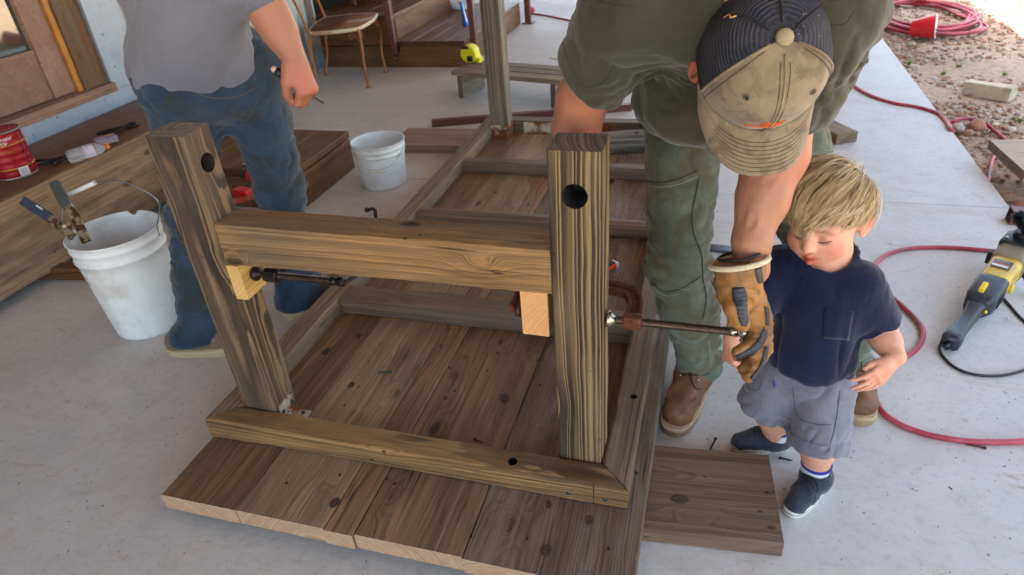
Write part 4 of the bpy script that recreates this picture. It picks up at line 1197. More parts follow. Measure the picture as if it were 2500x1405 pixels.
for i, (c_, f_) in enumerate(zip(c4, feet)):
    top = ctr + (c_ - ctr) * .93 - Vector((0, 0, .02)); n = (c_ - ctr); n.z = 0; n.normalize()
    f_ = Vector(f_)
    pts = spline([top, top.lerp(f_, .3) + n * .012, top.lerp(f_, .62) - n * .014, f_ + Vector((0, 0, .03)), f_ + Vector((0, 0, .004))], 6)
    lg = MB().tube(pts, [.0115] * (len(pts) - 6) + [.010] * 6, 10).obj('leg', M_CHLEG, ch)
    MB().lathe([(.026, 0), (.026, .004), (.012, .009)], Matrix.Translation(f_), 14).obj('foot', M_CHLEG, lg)
    for sd in (-1, 1):
        d = (c4[(i + sd) % 4] - c_).normalized()
        s0 = top.lerp(f_, .24); pts = [s0, s0 + d * .02 + Vector((0, 0, .05)), s0 + d * .055 + Vector((0, 0, .082))]
        for k in range(1, 12):
            a = PI * .5 - k * .5; r = .024 * (1 - k / 15)
            pts.append(s0 + d * (.062 + r * math.cos(a) * 1.0) + Vector((0, 0, .058 + r * math.sin(a))))
        MB().tube(spline(pts, 3), .0042, 6).obj('scroll', M_CHLEG, lg)
b0, b1_ = ctr + (c4[0] - ctr) * .97, ctr + (c4[3] - ctr) * .97
lean = (ctr - (c4[1] + c4[2]) / 2).normalized()
pts = spline([b0, b0 + lean * .03 + Vector((0, 0, .14)), b0 + lean * .07 + Vector((0, 0, .32)), (b0 + b1_) / 2 + lean * .11 + Vector((0, 0, .44)), b1_ + lean * .07 + Vector((0, 0, .32)), b1_ + lean * .03 + Vector((0, 0, .14)), b1_], 8)
MB().tube(pts, .0105, 10).obj('back_frame', M_CHLEG, ch)
m_ = (b0 + b1_) / 2
MB().tube(spline([b0.lerp(b1_, .4), m_ + lean * .05 + Vector((0, 0, .2)), m_ + lean * .1 + Vector((0, 0, .42))], 8), .006, 8).obj('back_scroll', M_CHLEG, ch)
MB().tube(spline([feet[0].lerp(c4[0], .45), m_ * .5 + (feet[0] + feet[3]) * .25 + Vector((0, 0, .06)), feet[3].lerp(c4[3], .45)], 8), .005, 8).obj('brace', M_CHLEG, ch)

# ================================================================== LOW SLATTED BENCH AND WHAT LIES ABOUT
M_BENCH = wood('grey weathered bench wood', S(150, 138, 124), S(96, 86, 76), S(104, 92, 82), 90, None, .012, .8, .35, .5, (S(120, 108, 96), S(84, 74, 66)), .75, .5, 1, .5)
bn = thing('low_bench', 'low weathered slatted wooden bench behind the far table leg', 'bench', (-.14, 3.6, 0))
d = Vector((.86, -.225, 0)).normalized(); e = Vector((-d.y, d.x, 0)); o0 = Vector((-.575, 3.60, 0)); Lb = .90
for k, w in ((0, .105), (.118, .105), (.236, .10)):
    a = o0 + e * (k + .05) + Vector((0, 0, .185))
    beam('slat', a, a + d * Lb, w, .034, M_BENCH, bn, ch=.006)
for t in (.06, .84):
    a = o0 + d * t + e * .01 + Vector((0, 0, .083))
    beam('side_board', a, a + e * .31, .04, .166, M_BENCH, bn, ch=.004)
M_YEL = plain('yellow tape case', S(232, 222, 30), .4, 0, .06, 20, .03)
q = G(1150, 152, .203)
tp = thing('tape_measure', 'yellow tape measure standing on the end of the low bench', 'tape measure', q)
Mt = Matrix.Translation(q) @ Matrix.Rotation(math.radians(-10), 4, 'Z') @ Matrix.Scale(1.75, 4)
prof = []
for i in range(28):
    a = 2 * PI * i / 28; r = .038
    x, z = r * math.cos(a), .038 + r * math.sin(a)
    if x > 0 and z < .038: x, z = x * 1.15, max(0.001, z * .7)
    prof.append((x, max(z, .001)))
rings = [[Mt @ Vector((x * s, y, .038 + (z - .038) * s)) for x, z in prof] for y, s in ((-.024, .86), (-.019, 1.0), (.019, 1.0), (.024, .86))]
MB().ring_loft(rings, True, False).obj('case', M_YEL, tp, .002)
MB().box((-.010, -.012, .066), (.034, .03, .014)).obj('grip', M_TBLK, tp, .003, Mt)
MB().box((.010, -.0255, .020), (.026, .004, .024)).obj('clip', M_TBLK, tp, .001, Mt)
MB().box((.044, 0, .012), (.016, .034, .022)).obj('mouth', M_YEL, tp, .003, Mt)
MB().tube(spline([Mt @ Vector((.05, .01, .03)), Mt @ Vector((.075, .02, .03)), Mt @ Vector((.1, .02, .045))], 5), .002, 6).obj('strap', M_TBLK, tp)
# bag and blue handle on the steps
q = G(1122, 22, .224)
bm = bmesh.new(); bmesh.ops.create_icosphere(bm, subdivisions=4, radius=1)
for v in bm.verts:
    d1 = 1 + .35 * mnoise.noise(v.co * 1.4) + .22 * abs(mnoise.noise(v.co * 3.1 + Vector((3, 0, 0)))) + .10 * mnoise.noise(v.co * 7)
    v.co = Vector((v.co.x * .14, v.co.y * .10, max(-.55, v.co.z) * .10)) * d1
me = bpy.data.meshes.new('bag'); bm.to_mesh(me); bm.free()
M_BAGP = plain('white plastic bag', S(226, 230, 238), .35, 0, .06, 14, .1)
M_BAGP.node_tree.nodes['Principled BSDF'].inputs['Transmission Weight'].default_value = .25
o = link('plastic_bag', me, None, Matrix.Translation(q + Vector((0, .05, .055))), M_BAGP, True)
tag(o, 'crumpled white plastic bag on the lower tread of the far steps', 'bag')
a, b = G(1126, 8, .3), G(1138, 60, .232)
bh = thing('hand_tool', 'bright blue tool handle resting on the lower tread against the bag', 'tool handle', b)
M_BLUE = plain('bright blue plastic', S(24, 112, 224), .35, 0, .05, 20, 0)
MB().tube(spline([a, a.lerp(b, .3), a.lerp(b, .7) + Vector((0, 0, -.004)), b], 6), [.02] * 6 + [.017] * 7 + [.022] * 5 + [.02], 12).obj('grip', M_BLUE, bh)
MB().ball(b, .024).obj('knob', M_BLUE, bh)
o = MB().tube(spline([G(1345, 142), G(1352, 144), G(1362, 147)], 3), .006, 7).obj('pencil', plain('yellow pencil', S(206, 150, 60), .5))
tag(o, 'yellow pencil lying on the concrete beside the olive sleeve', 'pencil')
for v in ():
    pass

# ================================================================== HOSES
def hose_mat():
    N = NT('red hose rubber'); v = N.coord()
    n1 = N.noise(v, 7, 4, .6); n2 = N.noise(v, 120, 2, .6)
    c = N.mix(N.ramp(n1, [(.4, 0.0), (.6, 1.0)]), S(158, 44, 62), S(188, 76, 92))
    c = N.mix(N.math('MULTIPLY', N.ramp(N.noise(v, 4.5, 5, .65), [(.53, 0.0), (.62, 1.0)]), .75), c, S(96, 76, 82))
    N.base(c); N.rough(.5); N.bump(n2, .1, .001)
    return N.m
M_HOSE = hose_mat()
HR = .0085
def hose(label, pts, closed=False, r=HR):
    o = MB().tube(spline(pts, 9, closed), r, 10, closed=closed).obj('hose', M_HOSE)
    return tag(o, label, 'hose')
g = lambda x, y, z=HR: G(x, y, z)
hose('red hose crossing the slab from the stooping man to the dirt edge', r=.0108, pts=[g(2020, 150), g(2070, 195), g(2095, 217), g(2130, 236), g(2185, 253), g(2240, 262), g(2290, 278), g(2312, 300), g(2322, 318), g(2328, 322, -.055),
    g(2320, 305, -.05), g(2332, 296, -.03), g(2362, 290, -.02), g(2400, 299, -.03), g(2428, 320, -.05), g(2465, 350, -.06)])
hose('short run of red hose coming out from under the grey plank', [g(2470, 368, -.06), g(2440, 370, -.06), g(2426, 385, -.06), g(2418, 415, -.06), g(2412, 448, -.06), G(2400, 470, -.075)])
hose('red hose looped in an S over the concrete round the yellow grinder', [g(2620, 660), g(2480, 622), g(2390, 610), g(2290, 604), g(2215, 608), g(2160, 625), g(2132, 660), g(2150, 700), g(2200, 745), g(2240, 785), g(2254, 815), g(2240, 850), g(2190, 886), g(2145, 915), g(2133, 950),
    g(2150, 1000), g(2195, 1035), g(2260, 1060), g(2340, 1075), g(2420, 1080), g(2520, 1076), g(2640, 1058)])
hose('thin red hose far back on the slab by the steel step post', [g(1290, 34), g(1320, 36), g(1372, 46), g(1430, 58), g(1500, 60)])
# coil on the dirt
r_ = random.Random(5); pts = []
c0 = G(2250, 45, -.055); eX = (G(2385, 62, -.055) - G(2125, 42, -.055)) * .5; eY = (G(2250, 8, -.055) - G(2262, 84, -.055)) * .5
N_ = 9
for k in range(N_):
    s = r_.uniform(.78, 1.04); ox, oy = r_.uniform(-.10, .10), r_.uniform(-.12, .12)
    for i in range(12):
        a = 2 * PI * i / 12 + .3
        w = 1 + .05 * math.sin(3 * a + k)
        pts.append(c0 + eX * (s * w * math.cos(a) + ox) + eY * (s * w * math.sin(a) + oy) + Vector((0, 0, .004 + .006 * k + .008 * r_.random())))
o = MB().tube(spline(pts, 5), .0135, 8).obj('hose_coil', M_HOSE)
tag(o, 'loose coil of pinkish red hose on the dirt at the sunlit edge', 'hose coil')
# red rag by the steps
bm = bmesh.new(); bmesh.ops.create_icosphere(bm, subdivisions=3, radius=1)
for v in bm.verts:
    v.co = Vector((v.co.x * .035, v.co.y * .03, max(-.3, v.co.z) * .045)) * (1 + .5 * mnoise.noise(v.co * 2))
me = bpy.data.meshes.new('rag'); bm.to_mesh(me); bm.free()
o = link('rag', me, None, Matrix.Translation(G(1298, 28, .012)), plain('pink red rag', S(206, 74, 96), .85), True)
tag(o, 'small pink red rag at the foot of the far step post', 'rag')
# red cup on its side
q = G(2224, 70, .02); q2 = G(2290, 74, .035) + Vector((0, .10, .01))
cu = thing('plastic_cup', 'red plastic cup lying on its side in front of the hose coil', 'cup', G(2255, 92, -.07))
M_CUP = plain('red cup plastic', S(206, 30, 46), .3, 0, .05, 20, 0); M_CUPW = plain('white cup lining', S(232, 228, 226), .4, 0, .03, 20, 0)
rc = .098
Mc = frame(q, q2)[0] @ Matrix.Rotation(PI / 2, 4, 'Y'); Lc = (q2 - q).length
MB().lathe([(.001, 0), (rc * .66, .0), (rc * .68, .006), (rc * .74, Lc * .25), (rc * .77, Lc * .27), (rc * .84, Lc * .5), (rc * .86, Lc * .52), (rc * .98, Lc)], Mc, 28, cap=False).obj('body', M_CUP, cu)
MB().lathe([(rc * .985, Lc), (rc * 1.04, Lc), (rc * 1.04, Lc + .008), (rc * .96, Lc + .006), (rc * .8, Lc * .4), (rc * .62, .004), (.001, .004)], Mc, 28, cap=False).obj('lining', M_CUPW, cu)

# ================================================================== GRINDER
M_GYEL = plain('grinder yellow', S(212, 180, 62), .4, 0, .08, 14, .03, (S(150, 130, 84), .5))
M_GDUST = plain('dusty gear case', S(134, 122, 98), .6, 0, .1, 20, .05)
M_GBLK = plain('grinder black', S(46, 50, 60), .45, 0, .08, 20, .05)
M_GBLK2 = plain('grinder dark black', S(28, 30, 34), .5, 0, .1, 20, .05)
M_BYEL = plain('switch yellow', S(236, 200, 30), .35, 0, .04, 20, 0)
T_ = G(2318, 838, .035); H_ = G(2478, 628, .075)
gr = thing('angle_grinder', 'yellow and black angle grinder with a wire cup brush lying on the concrete', 'grinder', T_ - Vector((0, 0, .035)))
Mg, Lg = frame(T_, H_)
def gl(x, y, z): return Mg @ Vector((x, y, z))
def rr_ring(x, w, h, zc=0, c=.3, n=5):
    out = []; rw, rh = w / 2, h / 2; k = min(rw, rh) * c
    for sx_, sz_, a0 in ((1, 1, 0), (-1, 1, 90), (-1, -1, 180), (1, -1, 270)):
        for i in range(n):
            a = math.radians(a0 + 90 * i / (n - 1))
            out.append(gl(x, sx_ * (rw - k) + k * math.cos(a), zc + sz_ * (rh - k) + k * math.sin(a)))
    return out
S_ = Lg / .40
def seg(name, mat, rows, parent=gr, c=.45):
    return MB().ring_loft([rr_ring(x * S_, w, h, zc, cc_) for x, w, h, zc, cc_ in rows], True, True).obj(name, mat, parent)
seg('handle', M_GBLK, [(0, .05, .05, 0, .4), (.006, .056, .056, 0, .4), (.03, .054, .054, 0, .4), (.034, .046, .048, 0, .45), (.10, .044, .048, .004, .5), (.13, .05, .056, .008, .5), (.15, .07, .07, .01, .4)])
ms = seg('motor_case', M_GBLK, [(.14, .066, .066, .01, .4), (.165, .09, .082, .012, .35), (.225, .096, .09, .014, .35), (.235, .094, .09, .014, .4)])
seg('body', M_GYEL, [(.234, .088, .084, .014, .5), (.24, .092, .088, .014, .55), (.31, .098, .09, .016, .55), (.33, .10, .092, .016, .5)])
seg('gear_case', M_GDUST, [(.322, .104, .096, .016, .5), (.335, .108, .1, .018, .5), (.37, .11, .1, .02, .4), (.39, .104, .09, .022, .4)])
hp = seg('gear_plate', M_GBLK2, [(.372, .112, .05, .05, .3), (.38, .116, .054, .05, .3), (.43, .112, .05, .052, .5), (.455, .08, .04, .05, .8)])
for y in (-.042, .042):
    MB().lathe([(.006, 0), (.006, .005), (.002, .006)], Mg @ Matrix.Translation((.39 * S_, y, .077)), 8).obj('screw', M_BOLT, hp)
Mb = Mg @ Matrix.Translation((.418 * S_, 0, .07)) @ Matrix.Rotation(math.radians(-4), 4, 'Y')
MB().lathe([(.034, 0), (.034, .022), (.028, .026), (.018, .027), (.016, .024)], Mb, 24).obj('collar', M_GBLK2, gr)
MB().lathe([(.012, .02), (.012, .05)], Mb, 12).obj('spindle', M_THREAD, gr)
cup = MB().lathe([(.016, .04), (.03, .046), (.036, .058), (.034, .062)], Mb, 28, cap=False).obj('brush_cup', M_THREAD, gr)
# wire bristles: one joined tangle
r_ = np.random.default_rng(9); mb = MB()
for _ in range(1500):
    a = r_.uniform(0, 6.283); r0 = r_.uniform(.020, .035); z0 = .05; fl_ = r_.uniform(.25, .75)
    L_ = r_.uniform(.032, .045)
    d_ = Vector((math.cos(a) * fl_, math.sin(a) * fl_, 1)).normalized(); d_ = (d_ + Vector(r_.normal(0, .12, 3))).normalized()
    p = Vector((math.cos(a) * r0, math.sin(a) * r0, z0)); q_ = p + d_ * L_ * .55; q2_ = q_ + (d_ + Vector(r_.normal(0, .25, 3))).normalized() * L_ * .5
    w = d_.cross(Vector((math.cos(a), math.sin(a), .2))).normalized() * .0009
    mb.add([Mb @ (p - w), Mb @ (p + w), Mb @ (q_ + w), Mb @ (q_ - w), Mb @ (q2_ + w), Mb @ (q2_ - w)], [(0, 1, 2, 3), (3, 2, 4, 5)])
mb.obj('bristles', plain('brush wire', S(74, 76, 82), .4, .7, .2, 60, 0), gr, kind='stuff')
MB().lathe([(.013, .048), (.024, .052), (.026, .066), (.022, .067), (.012, .06), (.001, .06)], Mb, 24).obj('brush_nut', M_NICKEL, gr)
MB().box((.155 * S_, .0, .058), (.045, .017, .016)).obj('switch', M_BYEL, gr, .004, Mg @ Matrix.Rotation(-.12, 4, 'Y'))
MB().ball(gl(.135 * S_, -.032, .012), .0058).obj('lock_button', M_BYEL, gr)
MB().lathe([(.016, 0), (.016, .012), (.009, .013), (.009, .010)], Mg @ Matrix.Translation((.262 * S_, -.046, .0)) @ Matrix.Rotation(PI / 2, 4, 'X'), 18).obj('brush_cover', M_GYEL, gr)
for i in range(7):
    MB().box((.185 * S_ + i * .008, -.046, .004), (.003, .006, .04)).obj('vent_slot', M_GBLK2, ms, 0, Mg)
MB().box((.35 * S_, .062, .02), (.03, .02, .05)).obj('side_boss', M_GBLK2, gr, .004, Mg)
pl = MB().box((.285 * S_, .004, .0625), (.055, .058, .002)).obj('rating_plate', plain('dark rating plate', S(72, 72, 78), .4, .2), gr, .0005, Mg)
MB().box((.277 * S_, .006, .0640), (.012, .05, .0006)).obj('warning_strip', plain('white warning strip', S(214, 210, 206), .5), pl, 0, Mg)
MB().box((.286 * S_, .006, .0640), (.004, .05, .0006)).obj('warning_strip', plain('orange strip', S(220, 96, 60), .5), pl, 0, Mg)
M_LINE = plain('pale print', S(170, 170, 172), .5)
for i in range(5):
    MB().box((.294 * S_ + (i % 3) * .0055, .012 - .02 * (i // 3), .0640), (.0018, .034 if i < 3 else .014, .0006)).obj('print_line', M_LINE, pl, 0, Mg)
# side handle (reaches out of the picture) and cord
MB().tube(spline([gl(.34 * S_, -.05, .0), gl(.33 * S_, -.10, -.02), gl(.31 * S_, -.17, -.03), gl(.30 * S_, -.24, -.03)], 5), [.012] * 3 + [.018] * 13, 12).obj('side_handle', M_GBLK2, gr)
g5 = lambda x, y: G(x, y, .005)
tail = gl(0, 0, 0)
MB().tube([tail, gl(-.022, 0, -.006), g5(2296, 842) + Vector((0, 0, .012)), g5(2293, 851) + Vector((0, 0, .003))], [.011, .0085, .0062, .006], 10).obj('strain_relief', M_GBLK, gr)
MB().tube(spline([g5(2293, 851), g5(2300, 868), g5(2325, 893), g5(2360, 910), g5(2410, 918), g5(2470, 913), g5(2530, 890), g5(2560, 850), g5(2530, 810), g5(2490, 775), g5(2455, 735), g5(2430, 712), gl(.24 * S_, -.03, -.028)], 8), .0046, 8).obj('cord', M_GBLK2, gr)
# ================================================================== BODY SURFACES: blended volumes -> one mesh
def _hash(ix, iy, iz):
    h = (ix * 374761393 + iy * 668265263 + iz * 2147483647 + 1013) & 0xffffffff
    h = ((h ^ (h >> 13)) * 1274126177) & 0xffffffff
    return ((h ^ (h >> 16)) & 0xffff) / 65535.0 * 2 - 1
def vnoise(P):
    """value noise in -1..1 at points P (N,3)"""
    f = np.floor(P); i = f.astype(np.int64); t = P - f; t = t * t * (3 - 2 * t); r = 0
    for dx in (0, 1):
        wx = t[:, 0] if dx else 1 - t[:, 0]
        for dy in (0, 1):
            wy = t[:, 1] if dy else 1 - t[:, 1]
            for dz in (0, 1):
                wz = t[:, 2] if dz else 1 - t[:, 2]
                r = r + wx * wy * wz * _hash(i[:, 0] + dx, i[:, 1] + dy, i[:, 2] + dz)
    return r
def A_(v): return np.array([float(a) for a in v])
class Field:
    def __init__(s, lo, hi, h):
        s.lo = A_(lo); s.h = h; s.n = np.ceil((A_(hi) - s.lo) / h).astype(int) + 1
        s.D = np.full(s.n, .5, np.float32)
    def _sub(s, lo, hi):
        a = np.clip(np.floor((lo - s.lo) / s.h).astype(int), 0, s.n); b = np.clip(np.ceil((hi - s.lo) / s.h).astype(int) + 1, 0, s.n)
        if (b <= a).any(): return None, None
        sl = tuple(slice(i, j) for i, j in zip(a, b))
        ax = [(s.lo[i] + s.h * np.arange(a[i], b[i])).astype(np.float32) for i in range(3)]
        return sl, (ax[0][:, None, None], ax[1][None, :, None], ax[2][None, None, :])
    def _put(s, sl, d, k, op):
        D = s.D[sl]
        if op == 'u':
            if k > 0:
                h = np.maximum(k - np.abs(D - d), 0) / k; s.D[sl] = np.minimum(D, d) - h * h * k * .25
            else: s.D[sl] = np.minimum(D, d)
        elif op == 's':
            d = -d
            h = np.maximum(k - np.abs(D - d), 0) / max(k, 1e-6); s.D[sl] = np.maximum(D, d) + h * h * k * .25
    def cone(s, a, b, r1, r2=None, k=.02, op='u', flat=None):
        a, b = A_(a), A_(b); r2 = r1 if r2 is None else r2; R = max(r1, r2) + k + s.h * 3
        if flat is not None and flat[1] > 1: R *= flat[1]
        sl, (X, Y, Z) = s._sub(np.minimum(a, b) - R, np.maximum(a, b) + R)
        if sl is None: return s
        ab = b - a; L = max(ab @ ab, 1e-12)
        t = np.clip(((X - a[0]) * ab[0] + (Y - a[1]) * ab[1] + (Z - a[2]) * ab[2]) / L, 0, 1)
        qx, qy, qz = X - a[0] - t * ab[0], Y - a[1] - t * ab[1], Z - a[2] - t * ab[2]
        q2 = qx * qx + qy * qy + qz * qz
        if flat is not None:
            n = A_(flat[0]); n = n / np.linalg.norm(n); qa = qx * n[0] + qy * n[1] + qz * n[2]
            q2 = q2 + (1 / flat[1] ** 2 - 1) * qa * qa
        s._put(sl, np.sqrt(q2) - (r1 + (r2 - r1) * t), k, op); return s
    def path(s, pts, rs, k=.02, op='u', flat=None):
        for i in range(len(pts) - 1): s.cone(pts[i], pts[i + 1], rs[i], rs[i + 1], k if i == 0 else min(k, .012), op, flat)
        return s
    def ell(s, c, r, R=None, k=.02, op='u'):
        c = A_(c); r = A_(r) if hasattr(r, '__len__') else np.array([r] * 3); m = r.max() + k + s.h * 3
        sl, g3 = s._sub(c - m, c + m)
        if sl is None: return s
        X, Y, Z = g3[0] - c[0], g3[1] - c[1], g3[2] - c[2]
        if R is not None:
            R = np.array(R); q = [(X * R[0, i] + Y * R[1, i] + Z * R[2, i]) for i in range(3)]
        else: q = [X, Y, Z]
        k0 = np.sqrt((q[0] / r[0]) ** 2 + (q[1] / r[1]) ** 2 + (q[2] / r[2]) ** 2)
        k1 = np.sqrt((q[0] / r[0] ** 2) ** 2 + (q[1] / r[1] ** 2) ** 2 + (q[2] / r[2] ** 2) ** 2) + 1e-6
        s._put(sl, k0 * (k0 - 1) / k1, k, op); return s
    def cut(s, p, n, k=.004, lo=None, hi=None):
        """remove the side of the plane that n points to (inside a box, if given)"""
        p, n = A_(p), A_(n); n = n / np.linalg.norm(n)
        sl, (X, Y, Z) = s._sub(s.lo if lo is None else A_(lo), s.lo + s.n * s.h if hi is None else A_(hi))
        d = -((X - p[0]) * n[0] + (Y - p[1]) * n[1] + (Z - p[2]) * n[2])
        s._put(sl, d, k, 's'); return s
    def cutball(s, p, n, c, r, k=.004):
        """plane cut limited to a ball round c"""
        p, n, c = A_(p), A_(n), A_(c); n = n / np.linalg.norm(n)
        sl, (X, Y, Z) = s._sub(c - r - .02, c + r + .02)
        d1 = -((X - p[0]) * n[0] + (Y - p[1]) * n[1] + (Z - p[2]) * n[2])
        d2 = np.sqrt((X - c[0]) ** 2 + (Y - c[1]) ** 2 + (Z - c[2]) ** 2) - r
        s._put(sl, np.maximum(d1, d2), k, 's'); return s
    def disp(s, fn, band=.03):
        idx = np.argwhere(np.abs(s.D) < band)
        P = s.lo + idx * s.h
        s.D[idx[:, 0], idx[:, 1], idx[:, 2]] += fn(P).astype(np.float32); return s
    def mesh(s, name='body'):
        D = s.D; I = D < 0
        c = np.zeros(s.n - 1, np.int8)
        for dx in (0, 1):
            for dy in (0, 1):
                for dz in (0, 1):
                    c += I[dx:s.n[0] - 1 + dx, dy:s.n[1] - 1 + dy, dz:s.n[2] - 1 + dz]
        act = np.argwhere((c > 0) & (c < 8)); N = len(act)
        ids = np.full(s.n - 1, -1, np.int32); ids[act[:, 0], act[:, 1], act[:, 2]] = np.arange(N)
        cor = np.array([(x, y, z) for x in (0, 1) for y in (0, 1) for z in (0, 1)])
        V = np.stack([D[act[:, 0] + a, act[:, 1] + b, act[:, 2] + e] for a, b, e in cor], 1)
        acc = np.zeros((N, 3)); cnt = np.zeros(N)
        for i in range(8):
            for j in range(i + 1, 8):
                if np.abs(cor[i] - cor[j]).sum() != 1: continue
                a, b = V[:, i], V[:, j]; m = (a < 0) != (b < 0)
                t = np.where(m, a / np.where(m, a - b, 1), 0)
                acc += np.where(m[:, None], cor[i] + t[:, None] * (cor[j] - cor[i]), 0); cnt += m
        P = s.lo + (act + acc / cnt[:, None]) * s.h
        F = []
        for ax in range(3):
            o1, o2 = [(1, 2), (2, 0), (0, 1)][ax]
            sa = [slice(1, -1)] * 3; sb = [slice(1, -1)] * 3
            sa[ax] = slice(0, s.n[ax] - 1); sb[ax] = slice(1, s.n[ax])
            a, b = I[tuple(sa)], I[tuple(sb)]
            e = np.argwhere(a != b)
            if not len(e): continue
            flip = a[e[:, 0], e[:, 1], e[:, 2]]
            e = e + 1; e[:, ax] -= 1
            def at(d1, d2):
                q = e.copy(); q[:, o1] -= d1; q[:, o2] -= d2; return ids[q[:, 0], q[:, 1], q[:, 2]]
            q = np.stack([at(1, 1), at(0, 1), at(0, 0), at(1, 0)], 1)
            q[~flip] = q[~flip][:, ::-1]; F.append(q)
        F = np.concatenate(F)
        me = bpy.data.meshes.new(name)
        me.vertices.add(N); me.vertices.foreach_set('co', P.ravel())
        me.loops.add(F.size); me.loops.foreach_set('vertex_index', F.ravel().astype(np.int32))
        me.polygons.add(len(F)); me.polygons.foreach_set('loop_start', np.arange(0, F.size, 4, dtype=np.int32))
        me.polygons.foreach_set('use_smooth', np.ones(len(F), bool))
        me.update(calc_edges=True); me.validate()
        return me
def verts(me):
    P = np.empty(len(me.vertices) * 3, np.float32); me.vertices.foreach_get('co', P); return P.reshape(-1, 3)
def paint(me, C):
    at = me.attributes.new('tint', 'FLOAT_COLOR', 'POINT'); c = np.ones((len(C), 4), np.float32); c[:, :C.shape[1]] = C
    at.data.foreach_set('color', c.ravel())
def blob(P, c, r):
    d = np.linalg.norm(P - A_(c), axis=1) / r
    return np.clip(1 - d, 0, 1) ** 1.0 * np.clip(1 - d, 0, 1) * (1 + 2 * np.clip(d, 0, 1))
def lerpc(C, m, col):
    m = np.clip(m, 0, 1)[:, None]; return C * (1 - m) + np.array(col[:3]) * m
def skin_mat(name, rough=.5, sss=.12):
    N = NT(name); at = N.n('Attribute', attribute_name='tint'); v = N.coord()
    n1 = N.noise(v, 70, 4, .6); n2 = N.noise(v, 420, 3, .6); n3 = N.noise(v, 16, 3, .6)
    c = N.mix(N.math('MULTIPLY', N.ramp(n1, [(.35, 0.0), (.75, 1.0)]), .28), at.outputs['Color'], S(196, 116, 96), 'MIX')
    c = N.mix(N.math('MULTIPLY', N.ramp(n3, [(.4, 0.0), (.7, 1.0)]), .12), c, S(150, 84, 66))
    N.base(c); N.rough(N.ramp(n1, [(.3, rough - .06), (.7, rough + .08)]))
    N.b.inputs['Subsurface Weight'].default_value = sss
    N.b.inputs['Subsurface Radius'].default_value = (.012, .005, .003)
    N.b.inputs['Subsurface Scale'].default_value = .6
    N.b.inputs['Specular IOR Level'].default_value = .35
    N.bump(N.math('ADD', n2, N.math('MULTIPLY', n1, .6)), .12, .001)
    return N.m
def folds(P, seed, sx, sy, sz, amp, ridge=True):
    """long soft creases: ridged noise in stretched space"""
    Q = P * np.array([sx, sy, sz]) + seed
    w = np.stack([vnoise(Q * .5 + 11), vnoise(Q * .5 + 37), vnoise(Q * .5 + 71)], 1)
    n = vnoise(Q + w * .8)
    return amp * ((1 - 2 * np.abs(n) ** .72) if ridge else n)
def hand(F, wrist, palm_dir, side, normal, s, curls, thumb, k=.006, spread=.1, r=1.0):
    """palm, four jointed fingers of unequal length and a thumb; palm_dir to the fingers, side towards the thumb, normal out of the BACK of the hand
    curls: list of 4 (k1,k2,k3) bend angles towards the palm; thumb: list of local points"""
    d, sd, nn = [Vector(a).normalized() for a in (palm_dir, side, normal)]
    w = Vector(wrist)
    F.cone(w, w + d * .035 * s, .024 * s * r, .028 * s * r, k=.02 * s, flat=(nn, .7))
    for y in (-.028, -.010, .010, .028):
        F.cone(w + d * .02 * s + sd * y * .6 * s, w + d * .085 * s + sd * y * s, .0165 * s * r, .0135 * s * r, k=.016 * s, flat=(nn, .85))
    lens = ((.040, .026, .020), (.045, .030, .021), (.042, .028, .021), (.033, .020, .018))
    tips = []
    for i, (L, c) in enumerate(zip(lens, curls)):
        off = (.030 - .0195 * i); p = w + d * (.088 - .004 * abs(i - 1.2)) * s + sd * off * s
        dirn = (d + sd * spread * (1.5 - i) / 1.5).normalized(); ang = 0; rad = (.0098, .0086, .0076, .0066) if i < 3 else (.0084, .0074, .0066, .0058)
        for j in range(3):
            ang += c[j]
            q = p + (dirn * math.cos(ang) - nn * math.sin(ang)) * L[j] * s
            F.cone(p, q, rad[j] * s * r, rad[j + 1] * s * r, k=k * s if j == 0 else .003 * s)
            p = q
        tips.append(p)
    if thumb:
        T = [w + d * a * s + sd * b * s + nn * c * s for a, b, c in thumb]
        rr = (.0165, .0125, .0110, .0088)
        for j in range(len(T) - 1):
            F.cone(T[j], T[j + 1], rr[j] * s * r, rr[j + 1] * s * r, k=(.014 if j == 0 else .004) * s)
    return tips
# ================================================================== CHILD
M_SKINB = skin_mat('child skin', .45, .15)
boy = thing('person', 'small child with blond hair in a navy t-shirt and grey shorts watching the clamp', 'person', (1.60, .30, 0), 'people working on the table')
HS = 1.0
HC = Vector((1.574, .330, .765))
HX, HY, HZ = Vector((.8594, -.5013, .1009)), Vector((-.1037, .0224, .9944)), Vector((-.5008, -.865, -.0327))
HR_ = np.array(Matrix((HX, HY, HZ)).transposed())
_rp = Matrix.Rotation(math.radians(6), 3, HX); HY = _rp @ HY; HZ = _rp @ HZ
HR_ = np.array(Matrix((HX, HY, HZ)).transposed())
def hl(x, y, z): return HC + (HX * x + HY * y + HZ * z) * HS
F = Field((1.34, .08, .0), (1.84, .52, .93), .0028)
def he(c, r, k=.02, op='u', R=None):
    RR = HR_ if R is None else HR_ @ np.array(R)
    F.ell(hl(*c), [a * HS for a in r], RR, k, op)
def hc(a, b, r1, r2, k=.01, op='u'): F.cone(hl(*a), hl(*b), r1 * HS, r2 * HS, k, op)
# torso and neck
Nk = Vector((1.588, .350, .64))
Fd = Vector((-.32, -.947, 0)); Ld = Vector((.947, -.32, 0))
hip = Vector((1.600, .335, .335))
F.cone(hip, hip.lerp(Nk, .55), .075, .078, .02); F.cone(hip.lerp(Nk, .5), Nk - Vector((0, 0, .07)), .075, .062, .02)
shL, shR = Nk + Ld * .088 - Vector((0, 0, .04)), Nk - Ld * .088 - Vector((0, 0, .04))
F.cone(shL, shR, .04, .04, .03)
hc((0, -.045, -.025), (0, -.12, -.03), .040, .043, .02)
